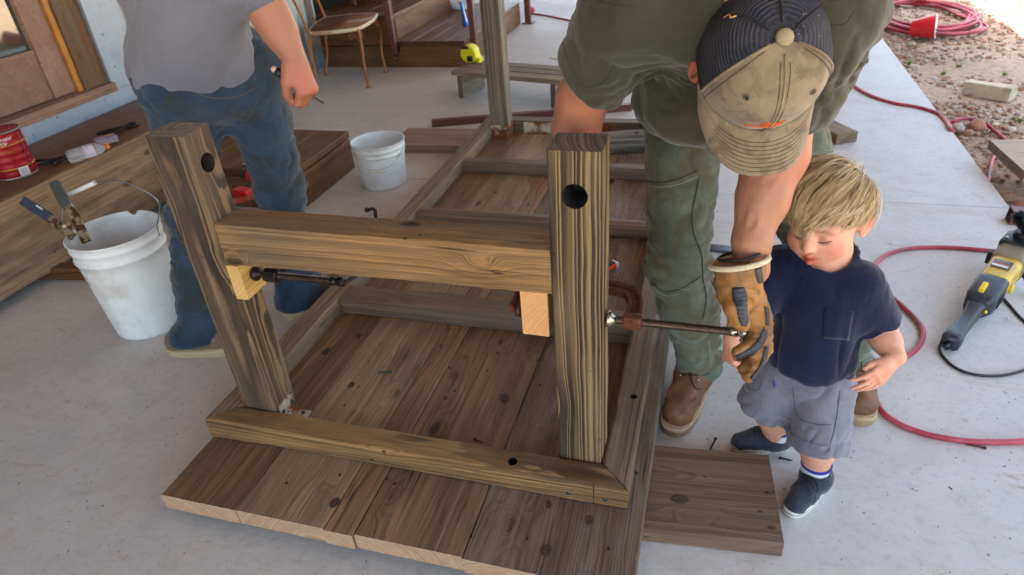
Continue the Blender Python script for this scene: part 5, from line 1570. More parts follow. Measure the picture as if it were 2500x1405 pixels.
# legs
kL, aL = Vector((1.648, .262, .195)), Vector((1.655, .268, .055))
kR, aR = Vector((1.530, .350, .20)), Vector((1.566, .384, .055))
hL, hR = hip + Ld * .045, hip - Ld * .045
for h_, k_, a_ in ((hL, kL, aL), (hR, kR, aR)):
    F.cone(h_, k_, .050, .036, .03)
    m_ = k_.lerp(a_, .4) + Vector((0, .006, 0))
    F.cone(k_, m_, .038, .043, .02); F.cone(m_, a_, .043, .031, .015); F.cone(a_, a_ - Vector((0, 0, .018)), .030, .024, .01)
# arms
eL, wL = Vector((1.728, .336, .484)), Vector((1.757, .252, .462))
eR, wR = Vector((1.447, .300, .545)), Vector((1.408, .222, .488))
for s_, e_, w_ in ((shL, eL, wL), (shR, eR, wR)):
    F.cone(s_, e_, .038, .034, .03); F.cone(e_, e_.lerp(w_, .5), .034, .031, .02); F.cone(e_.lerp(w_, .5), w_, .030, .0220, .015)
# his left hand: relaxed, fingers to the left of the picture, thumb up
dL = Vector((-.58, -.68, -.45)).normalized(); nL = Vector((.52, -.80, .30)); nL = (nL - dL * nL.dot(dL)).normalized(); sL = Vector((0, 0, 1)); sL = (sL - dL * sL.dot(dL) - nL * sL.dot(nL)).normalized()
hand(F, wL + dL * .012, dL, sL, nL, .60, [(.30, .35, .2), (.22, .3, .2), (.28, .35, .2), (.35, .4, .25)], [(.012, .012, -.006), (.048, .036, -.012), (.074, .046, -.02), (.095, .046, -.026)], spread=.12, r=1.06)
# his right hand: small fist
dR = Vector((-.05, -.35, -.93)).normalized(); nR = Vector((-.80, -.58, .1)); nR = (nR - dR * nR.dot(dR)).normalized(); sR = dR.cross(nR).normalized()
if sR.y > 0: sR = -sR
hand(F, wR, dR, sR, nR, .60, [(.9, 1.3, .8), (.9, 1.4, .8), (.9, 1.4, .8), (1.0, 1.4, .8)], [(.014, .014, -.01), (.05, .034, -.022), (.078, .026, -.034), (.088, .008, -.036)], spread=.02, r=1.08)
# head
he((0, .030, -.012), (.069, .072, .084), .03)
he((0, -.020, .020), (.060, .066, .060), .03)
he((0, -.045, .036), (.046, .046, .044), .03)
for sx_ in (-1, 1):
    he((sx_ * .034, -.044, .046), (.028, .027, .028), .022)          # cheeks
    he((sx_ * .028, .008, .066), (.026, .010, .014), .018)           # brow ridge
he((0, -.082, .051), (.017, .014, .014), .02)                        # chin
he((0, -.064, .066), (.024, .015, .014), .018)                       # muzzle
for sx_ in (-1, 1):
    he((sx_ * .0285, -.012, .086), (.0135, .0095, .012), .014, 's')  # eye hollows
    he((sx_ * .029, -.0115, .0675), (.0145, .0115, .0125), .004)     # lowered lids
    hc((sx_ * .017, -.0190, .0795), (sx_ * .041, -.0175, .0715), .0014, .0012, .003, 's')   # lid crease
hc((0, -.006, .078), (0, -.030, .088), .0075, .0085, .014)
he((0, -.0365, .0925), (.0098, .0085, .0095), .007)
for sx_ in (-1, 1):
    he((sx_ * .0095, -.0395, .0845), (.0062, .0058, .0075), .005)
    he((sx_ * .0050, -.0455, .0885), (.0026, .0020, .0035), .003, 's')
he((0, -.052, .083), (.0035, .006, .003), .004, 's')                 # philtrum
hc((-.017, -.0655, .0745), (.017, -.0655, .0745), .0045, .0045, .008, 's')
for sx_ in (-1, 1):
    hc((sx_ * .001, -.0585, .0840), (sx_ * .0185, -.0650, .0725), .0046, .0026, .004)
    hc((sx_ * .001, -.0735, .0815), (sx_ * .0165, -.0680, .0730), .0066, .0034, .004)
for sx_ in (-1, 1):                                                  # ears
    ry = Matrix.Rotation(-sx_ * math.radians(28), 3, 'Y')
    he((sx_ * .0735, -.014, -.016), (.007, .029, .0185), .008, 'u', ry)
    he((sx_ * .0800, -.008, -.010), (.006, .017, .010), .004, 's', ry)
    he((sx_ * .0715, -.038, -.008), (.007, .009, .009), .006)
me = F.mesh('child_body'); P = verts(me)
L = (P - A_(HC)) @ HR_ / HS                                          # head-local coordinates
C = np.tile(np.array(S(222, 166, 140)[:3]), (len(P), 1))
hd = P[:, 2] > .62
def hb(c, r): return np.clip(1.25 * blob(L, c, r), 0, 1) * hd
for sx_ in (-1, 1):
    C = lerpc(C, .58 * hb((sx_ * .043, -.042, .062), .036), S(206, 108, 92))
    C = lerpc(C, .65 * hb((sx_ * .080, -.010, -.018), .040), S(214, 118, 96))
    C = lerpc(C, .32 * hb((sx_ * .029, -.012, .078), .016), S(196, 120, 104))
    bl_ = np.exp(-(((L[:, 0] - sx_ * .029) / .017) ** 4) - ((L[:, 1] - .008 + 8 * (L[:, 0] - sx_ * .029) ** 2) / .0042) ** 2) * (L[:, 2] > .04) * hd
    C = lerpc(C, .6 * bl_, S(140, 98, 66))
    ey = np.exp(-((L[:, 0] - sx_ * .0285) / .0105) ** 4 - ((L[:, 1] + .0218 + .0018 * np.cos((L[:, 0] - sx_ * .0285) * 140)) / .0022) ** 2) * (L[:, 2] > .05) * hd
    C = lerpc(C, .85 * ey, S(66, 54, 52))
C = lerpc(C, .4 * hb((0, -.038, .096), .016), S(216, 122, 100))
lip = np.exp(-((L[:, 0] / .0185) ** 4) - ((L[:, 1] + .0662) / .0112) ** 4) * (L[:, 2] > .06) * hd
C = lerpc(C, .92 * lip, S(186, 62, 66))
mo = np.exp(-((L[:, 0] / .0150) ** 4) - ((L[:, 1] + .0652) / .0022) ** 2) * (L[:, 2] > .06) * hd
C = lerpc(C, .8 * mo, S(84, 22, 26))
for p_, r_ in ((wL + dL * .06, .05), (wR + dR * .05, .05), (kL, .05), (kR, .05)):
    C = lerpc(C, .35 * np.clip(blob(P, p_, r_) * 1.4, 0, 1), S(206, 122, 98))
paint(me, C)
link('body', me, boy, None, M_SKINB)
# lashes: fine hairs along the lowered lids
M_LASH = plain('lash brown', S(70, 48, 36), .6, 0, .1, 30, 0)
for sx_ in (-1, 1):
    mb = MB(); ln = []
    for i in range(15):
        t = i / 14; x = sx_ * (.0165 + .026 * t); y = -.0200 - .0022 * math.sin(PI * t) + .003 * t; z = .0806 - .0095 * t ** 1.6
        p = hl(x, y, z); ln.append(p)
        q = hl(x + sx_ * .0016 * (t - .2), y - .0030, z + .0028)
        if i % 1 == 0 and 1 < i: 0 and mb.tube([p, p.lerp(q, .5) + HY * -.0004, q], [.0003, .0002, .0001], 4)
    mb.tube(ln, [.0003] + [.0007] * 13 + [.0004], 5)
    mb.obj('eyelashes', M_LASH, boy)
# nail sized details are below a pixel at this size
# ---------------------------------------------------------------- hair
M_HAIR = NT('blond hair'); at = M_HAIR.n('Attribute', attribute_name='tone')
hc_ = M_HAIR.ramp(at.outputs['Fac'], [(0, S(116, 94, 68)), (.35, S(162, 134, 98)), (.7, S(200, 172, 128)), (1, S(230, 210, 174))])
M_HAIR.base(hc_); M_HAIR.rough(.42); M_HAIR.b.inputs['Specular IOR Level'].default_value = .4
M_HAIR = M_HAIR.m
W0 = np.array([.040, .070, -.072])                                   # whorl at the back crown, his left
EC, ER = np.array([0, .030, -.012]), np.array([.069, .072, .084])
def hairline(p):
    """True where hair grows: above a line that runs from the fringe over the temples to the nape"""
    x, y, z = p
    lim = .044 if z > .040 else (.044 - (.040 - z) * .80 if z > -.02 else -.004 - (-.02 - z) * .55)
    if -.045 < z < .034 and abs(x) > .045: lim = max(lim, .016)
    return y > lim
r_ = np.random.default_rng(4)
V = []; Fh = []; T = []
def guide(p, length, lift, turn, fall):
    pts = []; nm = (p - EC) / ER ** 2; nm /= np.linalg.norm(nm)
    q = p.copy(); d = p - W0 + np.array([0, .0, .012]); d -= nm * (d @ nm); d /= np.linalg.norm(d) + 1e-9
    d = d * math.cos(turn) + np.cross(nm, d) * math.sin(turn); N_ = 8
    for i in range(N_ + 1):
        t = i / N_
        off = .0025 + lift * math.sin(min(1, t * 1.2) * PI * .60) + fall * max(0, t - .6) ** 2 * 6
        u = (q - EC) / ER; s0 = EC + u / np.linalg.norm(u) * ER
        nm = (s0 - EC) / ER ** 2; nm /= np.linalg.norm(nm)
        pts.append(s0 + nm * off)
        flow = s0 - W0 + np.array([.0, -.05 * t, .02]); flow -= nm * (flow @ nm); flow /= np.linalg.norm(flow) + 1e-9
        d = d * .72 + flow * .28 + np.cross(nm, d) * turn * .10; d -= nm * (d @ nm); d /= np.linalg.norm(d) + 1e-9
        q = s0 + d * length / N_
    return np.array(pts)
def ribbon(pts, tone, width, seed):
    W = [hl(*x) for x in pts]; k = len(V); N_ = len(W) - 1
    for i, x in enumerate(W):
        tn = (W[min(i + 1, N_)] - W[max(i - 1, 0)]).normalized(); sd = tn.cross((x - HC).normalized() + Vector(seed) * .9)
        sd = sd.normalized() * width * (1 if i < N_ - 2 else (.75, .45, .12)[i - N_ + 2])
        V.append(x - sd); V.append(x + sd); T.extend([min(1, max(0, tone - .12 + .26 * i / N_))] * 2)
    for i in range(N_): Fh.append((k + 2 * i, k + 2 * i + 1, k + 2 * i + 3, k + 2 * i + 2))
GR, GP, GT = [], [], []
while len(GR) < 520:
    v = r_.normal(size=3); v /= np.linalg.norm(v); p = EC + v * ER
    if not hairline(p): continue
    ln_ = .056 + .034 * r_.random()
    if p[2] < -.05: ln_ += .012
    if p[1] < .025: ln_ *= .58
    elif abs(p[0]) > .05 and p[2] < .03 and p[1] < .055: ln_ *= .60
    elif p[2] > .03: ln_ *= .86
    GR.append(p); GT.append(float(np.clip(.55 + r_.normal(0, .10), 0, 1)))
    GP.append(guide(p, ln_, (.007 + .012 * r_.random()) + (.009 if r_.random() < .12 else 0), r_.normal(.10, .46), .006 * r_.normal()))
GR = np.array(GR)
cnt = 0
while cnt < 12500:
    v = r_.normal(size=3); v /= np.linalg.norm(v); p = EC + v * ER
    if not hairline(p): continue
    cnt += 1
    g_ = int(np.argmin(((GR - p) ** 2).sum(1))); o_ = p - GR[g_]; gp = GP[g_]; n_ = len(gp)
    tt = np.linspace(0, 1, n_)[:, None]; cut = .78 + .30 * r_.random(); j = r_.normal(0, .0012, 3)
    pts = gp + o_ * (1 - .48 * tt ** 1.1) + j * tt * 2 + r_.normal(0, .0009, (n_, 3)) * tt
    if cut < 1: pts = pts[:max(5, int(n_ * cut) + 1)]
    ribbon(pts, GT[g_] + r_.normal(0, .17), .00022 + .00028 * r_.random(), r_.normal(0, .5, 3))
for _ in range(150):                                   # flyaway wisps
    p = W0 + r_.normal(0, .022, 3); p = EC + (p - EC) / np.linalg.norm((p - EC) / ER)
    ribbon(guide(p, .075 + .035 * r_.random(), .016 + .018 * r_.random(), r_.normal(0, .5), .012), .78, .0004, r_.normal(0, .5, 3))
me = bpy.data.meshes.new('hair'); me.from_pydata([tuple(v) for v in V], [], Fh)
a_ = me.attributes.new('tone', 'FLOAT', 'POINT'); a_.data.foreach_set('value', T)
hair = link('hair', me, boy, None, M_HAIR, True)
Fc = Field(A_(HC) - .13, A_(HC) + .15, .003)
Fc.ell(hl(*EC), [(a + .0035) * HS for a in ER], HR_, 0)
Fc.disp(lambda P: folds((P - A_(HC)) @ HR_, 3, 60, 60, 25, .0018), .02)
me = Fc.mesh('scalp'); P = verts(me); L = (P - A_(HC)) @ HR_ / HS
keep = np.array([hairline(p) for p in L])
bm = bmesh.new(); bm.from_mesh(me); bm.verts.ensure_lookup_table()
bmesh.ops.delete(bm, geom=[v for v, k in zip(bm.verts, keep) if not k], context='VERTS'); bm.to_mesh(me); bm.free()
a_ = me.attributes.new('tone', 'FLOAT', 'POINT'); P = verts(me)
a_.data.foreach_set('value', np.clip(.34 + .22 * vnoise(P * np.array([130, 130, 60])) + .12 * vnoise(P * 300), 0, 1).astype(np.float32))
link('scalp_hair', me, hair, None, M_HAIR, True)

# ---------------------------------------------------------------- t-shirt
M_NAVY = cloth('navy jersey', S(15, 22, 50), S(21, 30, 64), None, 700, .92, .3, 9, .3)
F = Field((1.36, .12, .28), (1.84, .52, .70), .0032)
bel = hip + Fd * .020 + Vector((0, 0, .06))
F.ell(bel, (.099, .085, .085), HR_[:, [0, 1, 2]] if False else np.array(Matrix((Ld, -Fd, Vector((0, 0, 1)))).transposed()), .03)
RT = np.array(Matrix((Ld, -Fd, Vector((0, 0, 1)))).transposed())
F.ell(hip + Vector((0, 0, .16)) + Fd * .008, (.098, .080, .12), RT, .04)
F.ell(Nk - Vector((0, 0, .085)), (.101, .072, .085), RT, .04)
F.cone(hip + Vector((0, 0, .02)) + Fd * .008, hip + Vector((0, 0, .10)) + Fd * .01, .088, .091, .03, flat=(Fd, .86))
F.cone(shL - Ld * .03, shR + Ld * .03, .052, .052, .03)
for s_, e_ in ((shL, eL), (shR, eR)):
    d_ = (e_ - s_).normalized(); end = s_ + d_ * .142
    F.cone(s_, end, .050, .058, .03)
F.cut(hip + Vector((0, 0, .030)), (0, .0, -1), .010)
F.cone(hip + Vector((0, 0, -.08)), hip + Vector((0, 0, .034)), .080, .080, .003, 's', flat=(Fd, .8))
# neckline
nc = hl(0, -.116, -.018)
Fn = (HZ * .45 + Vector((0, 0, 1))).normalized()
F.cone(nc - Fn * .06, nc + Fn * .14, .050, .056, .003, 's')
# collar rib: raised ring
for i in range(24):
    a = 2 * PI * i / 24; b = 2 * PI * (i + 1) / 24
    ux = HX; uy = Fn.cross(ux).normalized()
    q0, q1 = [nc - Fn * .008 + (ux * math.cos(t) + uy * math.sin(t)) * .054 for t in (a, b)]
    F.cone(q0, q1, .0075, .0075, .004)
def fb(P):
    rel = P - A_(Nk); z = P[:, 2]
    f = folds(P, 2.0, 24, 24, 7, .0060) * np.clip((.60 - z) / .15, .15, 1)
    f += folds(P, 5.0, 14, 14, 40, .0042) * np.clip((.42 - z) / .08, 0, 1)
    f += folds(P, 8.0, 45, 45, 20, .0012)
    return f
F.disp(fb)
for s_, e_ in ((shL, eL), (shR, eR)):
    d_ = (e_ - s_).normalized(); end = s_ + d_ * .142
    F.cutball(s_ + d_ * .122, d_, s_ + d_ * .17, .075, .008)
    F.cone(s_ + d_ * .11, end + d_ * .03, .045, .049, .003, 's')
sh = link('t_shirt', F.mesh('t_shirt'), boy, None, M_NAVY)
# breast pocket on his left: a thin patch following the shirt
vs_, n_ = [], 9
SH_bvh = None
from mathutils.bvhtree import BVHTree
def drape(me, grid_fn, nu, nv, offd, origin_dir):
    """lay a grid of world points onto a mesh along origin_dir"""
    bv = BVHTree.FromPolygons([v.co for v in me.vertices], [tuple(p.vertices) for p in me.polygons])
    vs = []
    for i in range(nu + 1):
        for j in range(nv + 1):
            p = Vector(grid_fn(i / nu, j / nv)); d = Vector(origin_dir).normalized()
            h = bv.ray_cast(p - d * .3, d)
            q = (h[0] - d * offd) if h[0] is not None else p
            vs.append(q)
    return vs, [(i * (nv + 1) + j, i * (nv + 1) + j + 1, (i + 1) * (nv + 1) + j + 1, (i + 1) * (nv + 1) + j) for i in range(nu) for j in range(nv)]
pa, pb, pc, pd = GY(2013, 752, .25), GY(2085, 760, .25), GY(2010, 826, .25), GY(2072, 832, .25)
vs_, fs_ = drape(sh.data, lambda u, v: pa.lerp(pb, u).lerp(pc.lerp(pd, u), v), 8, 8, .0016, _ray(2045, 790))
pk = MB().add(vs_, fs_, True).mesh('pocket'); 
pko = link('pocket', pk, boy, None, M_NAVY, True)
md = pko.modifiers.new('t', 'SOLIDIFY'); md.thickness = .0022; md.offset = 0
# ---------------------------------------------------------------- shorts
M_SHORT = cloth('grey cotton twill', S(112, 112, 124), S(132, 132, 142), S(96, 94, 100), 600, .9, .25, 12, .35)
F = Field((1.40, .12, .12), (1.78, .50, .42), .0026)
F.ell(hip + Vector((0, 0, -.01)), (.094, .082, .065), RT, .03)
hemL, hemR = Vector((1.643, .245, .172)), Vector((1.516, .338, .198))
for h_, k_ in ((hL + Vector((.004, -.004, -.02)), hemL), (hR + Vector((-.004, 0, -.02)), hemR)):
    d_ = (k_ - h_).normalized()
    F.cone(h_, k_ + d_ * .03, .068, .071, .03)
F.cut(hip + Vector((0, 0, .05)), (0, 0, 1))
def fs2(P):
    f = folds(P, 4.0, 20, 20, 34, .0036) + folds(P, 9.0, 40, 40, 30, .0014)
    for h_, k_ in ((hL, hemL), (hR, hemR)):
        d_ = A_((k_ - h_).normalized()); t = (P - A_(k_)) @ d_; near = np.linalg.norm(P - A_(k_), axis=1) < .085
        f -= near * .0030 * ((t > -.026) & (t < .01))
    return f
F.disp(fs2)
for h_, k_, kk in ((hL, hemL, kL), (hR, hemR, kR)):
    d_ = (k_ - h_).normalized()
    F.cutball(k_, d_, k_ + d_ * .06, .085, .007)
    F.cone(k_ + d_ * .03, k_ + d_ * .06, .056, .058, .002, 's')
so = link('shorts', F.mesh('shorts'), boy, None, M_SHORT)
def seam_on(me, pts2d, Yg, r, mat, name, parent, off=.0006, n=6):
    """a stitched seam laid on a mesh along picture points"""
    bv = BVHTree.FromPolygons([v.co for v in me.vertices], [tuple(p.vertices) for p in me.polygons])
    P3 = []
    for x, y in [(p.x, p.y) for p in spline([Vector((a, b, 0)) for a, b in pts2d], n)]:
        d = Vector(_ray(x, y)).normalized(); h = bv.ray_cast(Vector(CAMP), d)
        if h[0] is not None: P3.append(h[0] - d * off)
    if len(P3) > 2: return MB().tube(P3, r, 5).obj(name, mat, parent)
M_SEAM = plain('grey seam', S(78, 78, 88), .9, 0, .1, 60, 0)
seam_on(so.data, [(2050, 955), (2044, 1010), (2034, 1060), (2022, 1104)], 0, .0012, M_SEAM, 'seam', so)
seam_on(so.data, [(1936, 945), (1940, 990), (1952, 1022), (1990, 1036), (2030, 1038)], 0, .0009, M_SEAM, 'seam', so)
seam_on(so.data, [(1822, 930), (1830, 950), (1852, 952), (1858, 930)], 0, .0009, M_SEAM, 'seam', so)
o_ = seam_on(so.data, [(1888, 930), (1891, 938), (1890, 946)], 0, .0024, plain('blue drawstring', S(40, 70, 170), .8), 'drawstring', so)
# ---------------------------------------------------------------- socks and shoes
M_SOCK = cloth('white sock', S(206, 206, 220), None, None, 500, .9, .15, 20, .3)
M_SOCKB = plain('blue sock band', S(46, 44, 140), .9, 0, .1, 40, .1)
M_SHOE = cloth('charcoal canvas', S(46, 50, 62), S(62, 66, 78), S(38, 40, 48), 420, .9, .4, 14, .5)
M_SOLE = plain('white rubber sole', S(214, 212, 204), .6, 0, .06, 30, .05, (S(170, 164, 150), .5))
M_SOLEL = plain('navy sole line', S(36, 40, 62), .7, 0, .1, 30, 0)
M_LACE = plain('charcoal lace', S(40, 42, 50), .9, 0, .2, 60, .1)
M_CYAN = plain('cyan label', S(30, 140, 190), .7, 0, .1, 30, 0)
def outline(Ls, w, n=40, heel=.42):
    """sole outline from toe (+x) to heel"""
    pts = []
    for i in range(n):
        a = 2 * PI * i / n; c_, s_ = math.cos(a), math.sin(a)
        x = math.copysign(abs(c_) ** .8, c_); wd_ = w * (1.0 + .16 * x) if x > -.2 else w * (.93 + .0 * x)
        pts.append((Ls / 2 * x, wd_ * math.copysign(abs(s_) ** .75, s_)))
    return pts
def small_shoe(heel, toe, ankle, brand):
    heel, toe = Vector((heel[0], heel[1], 0)), Vector((toe[0], toe[1], 0))
    t = thing('shoe', '', 'shoe') if False else None
    fx = (toe - heel).normalized(); Ls = (toe - heel).length; mid = (heel + toe) / 2
    M = Matrix((fx, Vector((0, 0, 1)).cross(fx), Vector((0, 0, 1)))).transposed().to_4x4(); M.translation = mid
    W3 = lambda x, y, z: M @ Vector((x, y, z))
    w = .0285
    F = Field(np.minimum(A_(heel), A_(toe)) - .06, np.maximum(A_(heel), A_(toe)) + np.array([.06, .06, .13]), .0022)
    F.path([W3(Ls * .36, 0, .026), W3(Ls * .10, 0, .036), W3(-Ls * .18, 0, .042), W3(-Ls * .36, 0, .036)], [.026, .029, .031, .028], .02, flat=(M.to_3x3() @ Vector((0, 1, 0)), 1.06))
    F.cone(W3(-Ls * .24, 0, .045), Vector(ankle) - Vector((0, 0, .012)), .031, .034, .02)
    F.cut(W3(0, 0, .012), (0, 0, -1)); an = (Vector(ankle) - W3(-Ls * .24, 0, .02)).normalized()
    F.cut(W3(-Ls * .22, 0, .072), M.to_3x3() @ Vector((-.30, 0, 1)))
    F.cone(W3(-Ls * .22, 0, .05), Vector(ankle) + Vector((0, 0, .05)), .0275, .034, .002, 's')
    F.disp(lambda P: folds(P, 1.0, 50, 50, 50, .0011))
    so_ = link('shoe', F.mesh('shoe'), boy, None, M_SHOE)
    o2 = outline(Ls, w)
    MB().ring_loft([[W3(x * k, y * k, z) for x, y in o2] for k, z in ((.95, .001), (1.0, .004), (1.05, .012), (1.05, .022), (1.0, .026))], True, True).obj('sole', M_SOLE, so_)
    MB().ring_loft([[W3(x * k, y * k, z) for x, y in o2] for k, z in ((1.03, .0185), (1.058, .0187), (1.058, .0203), (1.03, .0205))], False, True).obj('foxing_line', M_SOLEL, so_)
    bv = BVHTree.FromPolygons([v.co for v in so_.data.vertices], [tuple(p.vertices) for p in so_.data.polygons])
    def top(x, y):
        h = bv.ray_cast(W3(x, y, .2), Vector((0, 0, -1))); return (h[0] + Vector((0, 0, .0016))) if h[0] is not None else W3(x, y, .05)
    for i in range(4):
        x = Ls * (.17 - .085 * i)
        MB().tube(spline([top(x, -.018), top(x - .004, -.008), top(x - .006, 0), top(x - .004, .008), top(x, .018)], 3), .0021, 6, flat=.6).obj('lace', M_LACE, so_)
        if i < 3: MB().tube(spline([top(x, .016), top(x - .012, 0), top(x - .022, -.016)], 3), .0018, 6).obj('lace', M_LACE, so_)
    for sy in (-1, 1):
        MB().tube([top(Ls * .0, .0), top(-.004, sy * .012) + Vector((0, 0, .003)), top(.006, sy * .024), top(.016, sy * .027)], .0016, 6).obj('lace', M_LACE, so_)
    if brand:
        me = text_mesh('VANS', .0105)
        for v in me.vertices:
            q = top(-Ls * .155 + v.co.y * -1, v.co.x * -1) if False else top(-Ls * .195 - v.co.y * -1.0, -v.co.x)
            v.co = q + Vector((0, 0, .0012))
        link('lettering', me, so_, None, M_CYAN)
    # sock
    a_ = Vector(ankle); ax_ = Vector((0, 0, 1))
    MB().lathe([(.032, -.02), (.0345, .004), (.0365, .026)], Matrix.Translation(a_), 24, cap=False).obj('sock', M_SOCK, boy)
    MB().lathe([(.0362, .025), (.0380, .027), (.0384, .034), (.0362, .0355)], Matrix.Translation(a_), 24, cap=False).obj('sock_band', M_SOCKB, boy)
    return so_
small_shoe((1.690, .298), (1.592, .150), aL, True)
small_shoe((1.605, .398), (1.452, .362), aR, False)
# ================================================================== STOOPING MAN WITH CAP
M_SKINM = skin_mat('man skin', .5, .08)
M_OLIVE = cloth('olive jersey', S(58, 58, 44), S(70, 70, 54), S(48, 46, 36), 800, .92, .25, 7, .3)
M_WORK = cloth('worn green grey canvas', S(80, 91, 80), S(122, 128, 112), S(96, 82, 58), 700, .9, .3, 7, .4, .8, .47)
man = thing('person', 'stooping man in tan and navy cap, olive t-shirt and green trousers gripping the clamp screw', 'person', (1.5, .65, 0), 'people working on the table')
CR = np.array(_R)
def camv(x, y, z): return Vector(CR @ np.array([x, y, z])).normalized()
mu = Vector((.2224, -.8419, .4916)).normalized(); mf = Vector((.1468, -.4696, -.8706)); mf = (mf - mu * mf.dot(mu)).normalized(); mr = mf.cross(mu).normalized()   # up, forward, image-left
CB = Vector((1.384, .106, 1.1437))                     # centre of the cap rim
def cl(x, y, z): return CB + mr * x + mf * y + mu * z
shRm, shLm = Vector((1.150, .17, 1.225)), Vector((1.49, .17, 1.205))
elR, wrR = Vector((1.052, .275, 1.02)), Vector((1.020, .285, .865))
elL, wrL = Vector((1.452, .270, 1.0)), Vector((1.413, .125, .795))
pel = Vector((1.345, .84, .94)); chest = Vector((1.30, .24, 1.20))
hipR, hipL = Vector((1.235, .84, .92)), Vector((1.455, .85, .92))
knR, anR = Vector((1.258, .60, .475)), Vector((1.35, .60, .12))
knL, anL = Vector((1.625, .73, .50)), Vector((1.79, .72, .12))
F = Field((.93, -.22, .05), (1.90, 1.02, 1.38), .0052)
F.cone(pel, chest, .085, .095, .04); F.cone(shRm, shLm, .05, .05, .05)
nk = (shRm + shLm) / 2 + Vector((.03, -.03, .03))
F.cone(nk, cl(0, -.03, -.06), .062, .058, .04)
MR = np.array(Matrix((mr, mf, mu)).transposed())
F.ell(cl(0, -.005, -.005), (.080, .098, .105), MR, .03)
F.ell(cl(0, .035, -.10), (.058, .055, .075), MR, .03)          # jaw and face under the bill
F.cone(cl(0, .085, -.055), cl(0, .108, -.095), .010, .014, .02); F.ell(cl(0, .085, -.125), (.024, .012, .012), MR, .015)
for sx_ in (-1, 1):
    F.ell(cl(sx_ * .030, .088, -.052), (.016, .012, .010), MR, .01, 's')
    ry = np.array(Matrix.Rotation(sx_ * .35, 3, 'Z'))
    F.ell(cl(sx_ * .093, -.004, -.052), (.010, .020, .033), MR @ ry, .01)
    F.ell(cl(sx_ * .101, .002, -.048), (.007, .011, .020), MR @ ry, .005, 's')
F.cone(hipR, knR, .07, .05, .04); F.path([knR, knR.lerp(anR, .35), anR, anR - Vector((0, 0, .06))], [.048, .05, .038, .04], .03)
F.cone(hipL, knL, .07, .05, .04); F.path([knL, knL.lerp(anL, .35), anL, anL - Vector((0, 0, .06))], [.048, .05, .038, .04], .03)
F.path([shRm, elR], [.054, .049], .05); F.path([elR, elR.lerp(wrR, .42), wrR], [.050, .052, .034], .03)
F.path([shLm, elL], [.056, .053], .05)
m_ = elL.lerp(wrL, .30)
F.cone(elL, m_, .052, .059, .03); F.cone(m_, elL.lerp(wrL, .68), .059, .046, .03); F.cone(elL.lerp(wrL, .66), wrL, .046, .033, .02, flat=(mr, 1.08)); F.cone(wrL, Vector((1.420, .115, .74)), .034, .034, .02)
F.cone(elL.lerp(wrL, .1) + mr * .018, elL.lerp(wrL, .55) + mr * .014, .034, .026, .03)      # brachioradialis
# his right hand closed behind the striped leg
dR = Vector((.10, -.45, -.88)).normalized(); nR = Vector((-.85, -.40, .1)); nR = (nR - dR * nR.dot(dR)).normalized(); sR = dR.cross(nR).normalized()
if sR.y > 0: sR = -sR
hand(F, wrR, dR, sR, nR, 1.0, [(.7, 1.0, .6), (.7, 1.1, .6), (.75, 1.1, .6), (.8, 1.1, .6)], [(.02, .03, -.01), (.06, .055, -.02), (.09, .055, -.04), (.11, .045, -.055)], spread=.04, r=1.1)
# veins and tendons on the forearm
ax = (wrL - elL).normalized(); tc_ = (Vector(CAMP) - elL); tc_ = (tc_ - ax * tc_.dot(ax)).normalized(); sd2 = ax.cross(tc_)
for a0, a1, t0, t1 in ((-.5, .1, .25, .98), (.35, -.05, .35, .9), (.9, .45, .3, .95)):
    q = []
    for i in range(7):
        t = t0 + (t1 - t0) * i / 6; a = a0 + (a1 - a0) * i / 6 + .12 * math.sin(i * 2.1); rr_ = np.interp(t, [0, .3, .67, 1], [.052, .059, .046, .0335])
        q.append(elL.lerp(wrL, t) + (tc_ * math.cos(a) + sd2 * math.sin(a)) * (rr_ - .0012))
    for i in range(6): F.cone(q[i], q[i + 1], .0030, .0030, .007)
F.disp(lambda P: folds(P, 6, 30, 30, 18, .0013) + folds(P, 8, 90, 90, 60, .0006))
me = F.mesh('man_body'); P = verts(me)
C = np.tile(np.array(S(164, 118, 94)[:3]), (len(P), 1))
L = (P - A_(CB)) @ MR
C = lerpc(C, .7 * np.clip(1.3 * blob(P, cl(.095, 0, -.05), .06), 0, 1), S(206, 108, 92))
C = lerpc(C, .5 * np.clip(1.3 * blob(P, elR, .12), 0, 1), S(186, 116, 88))
C = lerpc(C, .35 * np.clip(1.4 * blob(P, elL.lerp(wrL, .35), .14), 0, 1), S(184, 112, 90))
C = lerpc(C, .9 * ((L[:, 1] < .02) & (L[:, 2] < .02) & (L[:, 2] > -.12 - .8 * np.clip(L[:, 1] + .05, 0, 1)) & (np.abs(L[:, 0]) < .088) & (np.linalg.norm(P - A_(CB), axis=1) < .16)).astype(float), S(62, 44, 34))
paint(me, C)
link('body', me, man, None, M_SKINM)
Fh_ = Field(A_(CB) - .22, A_(CB) + .22, .0045)
Fh_.ell(cl(0, -.028, -.02), (.089, .090, .085), MR, 0); Fh_.cone(cl(0, -.06, -.03), cl(0, -.095, -.15), .074, .074, .03, flat=(mr, 1.1))
Fh_.cut(cl(0, .0, 0), (mf + mu * .1)); Fh_.cut(cl(0, 0, .03), mu)
Fh_.disp(lambda P: folds(P, 3, 70, 70, 30, .004) + folds(P, 5, 160, 160, 80, .002))
hv = link('hair_mass', Fh_.mesh('hair_mass'), man, None, cloth('dark brown hair mass', S(54, 38, 30), S(74, 54, 42), None, 300, .6, .4, 40, .6))
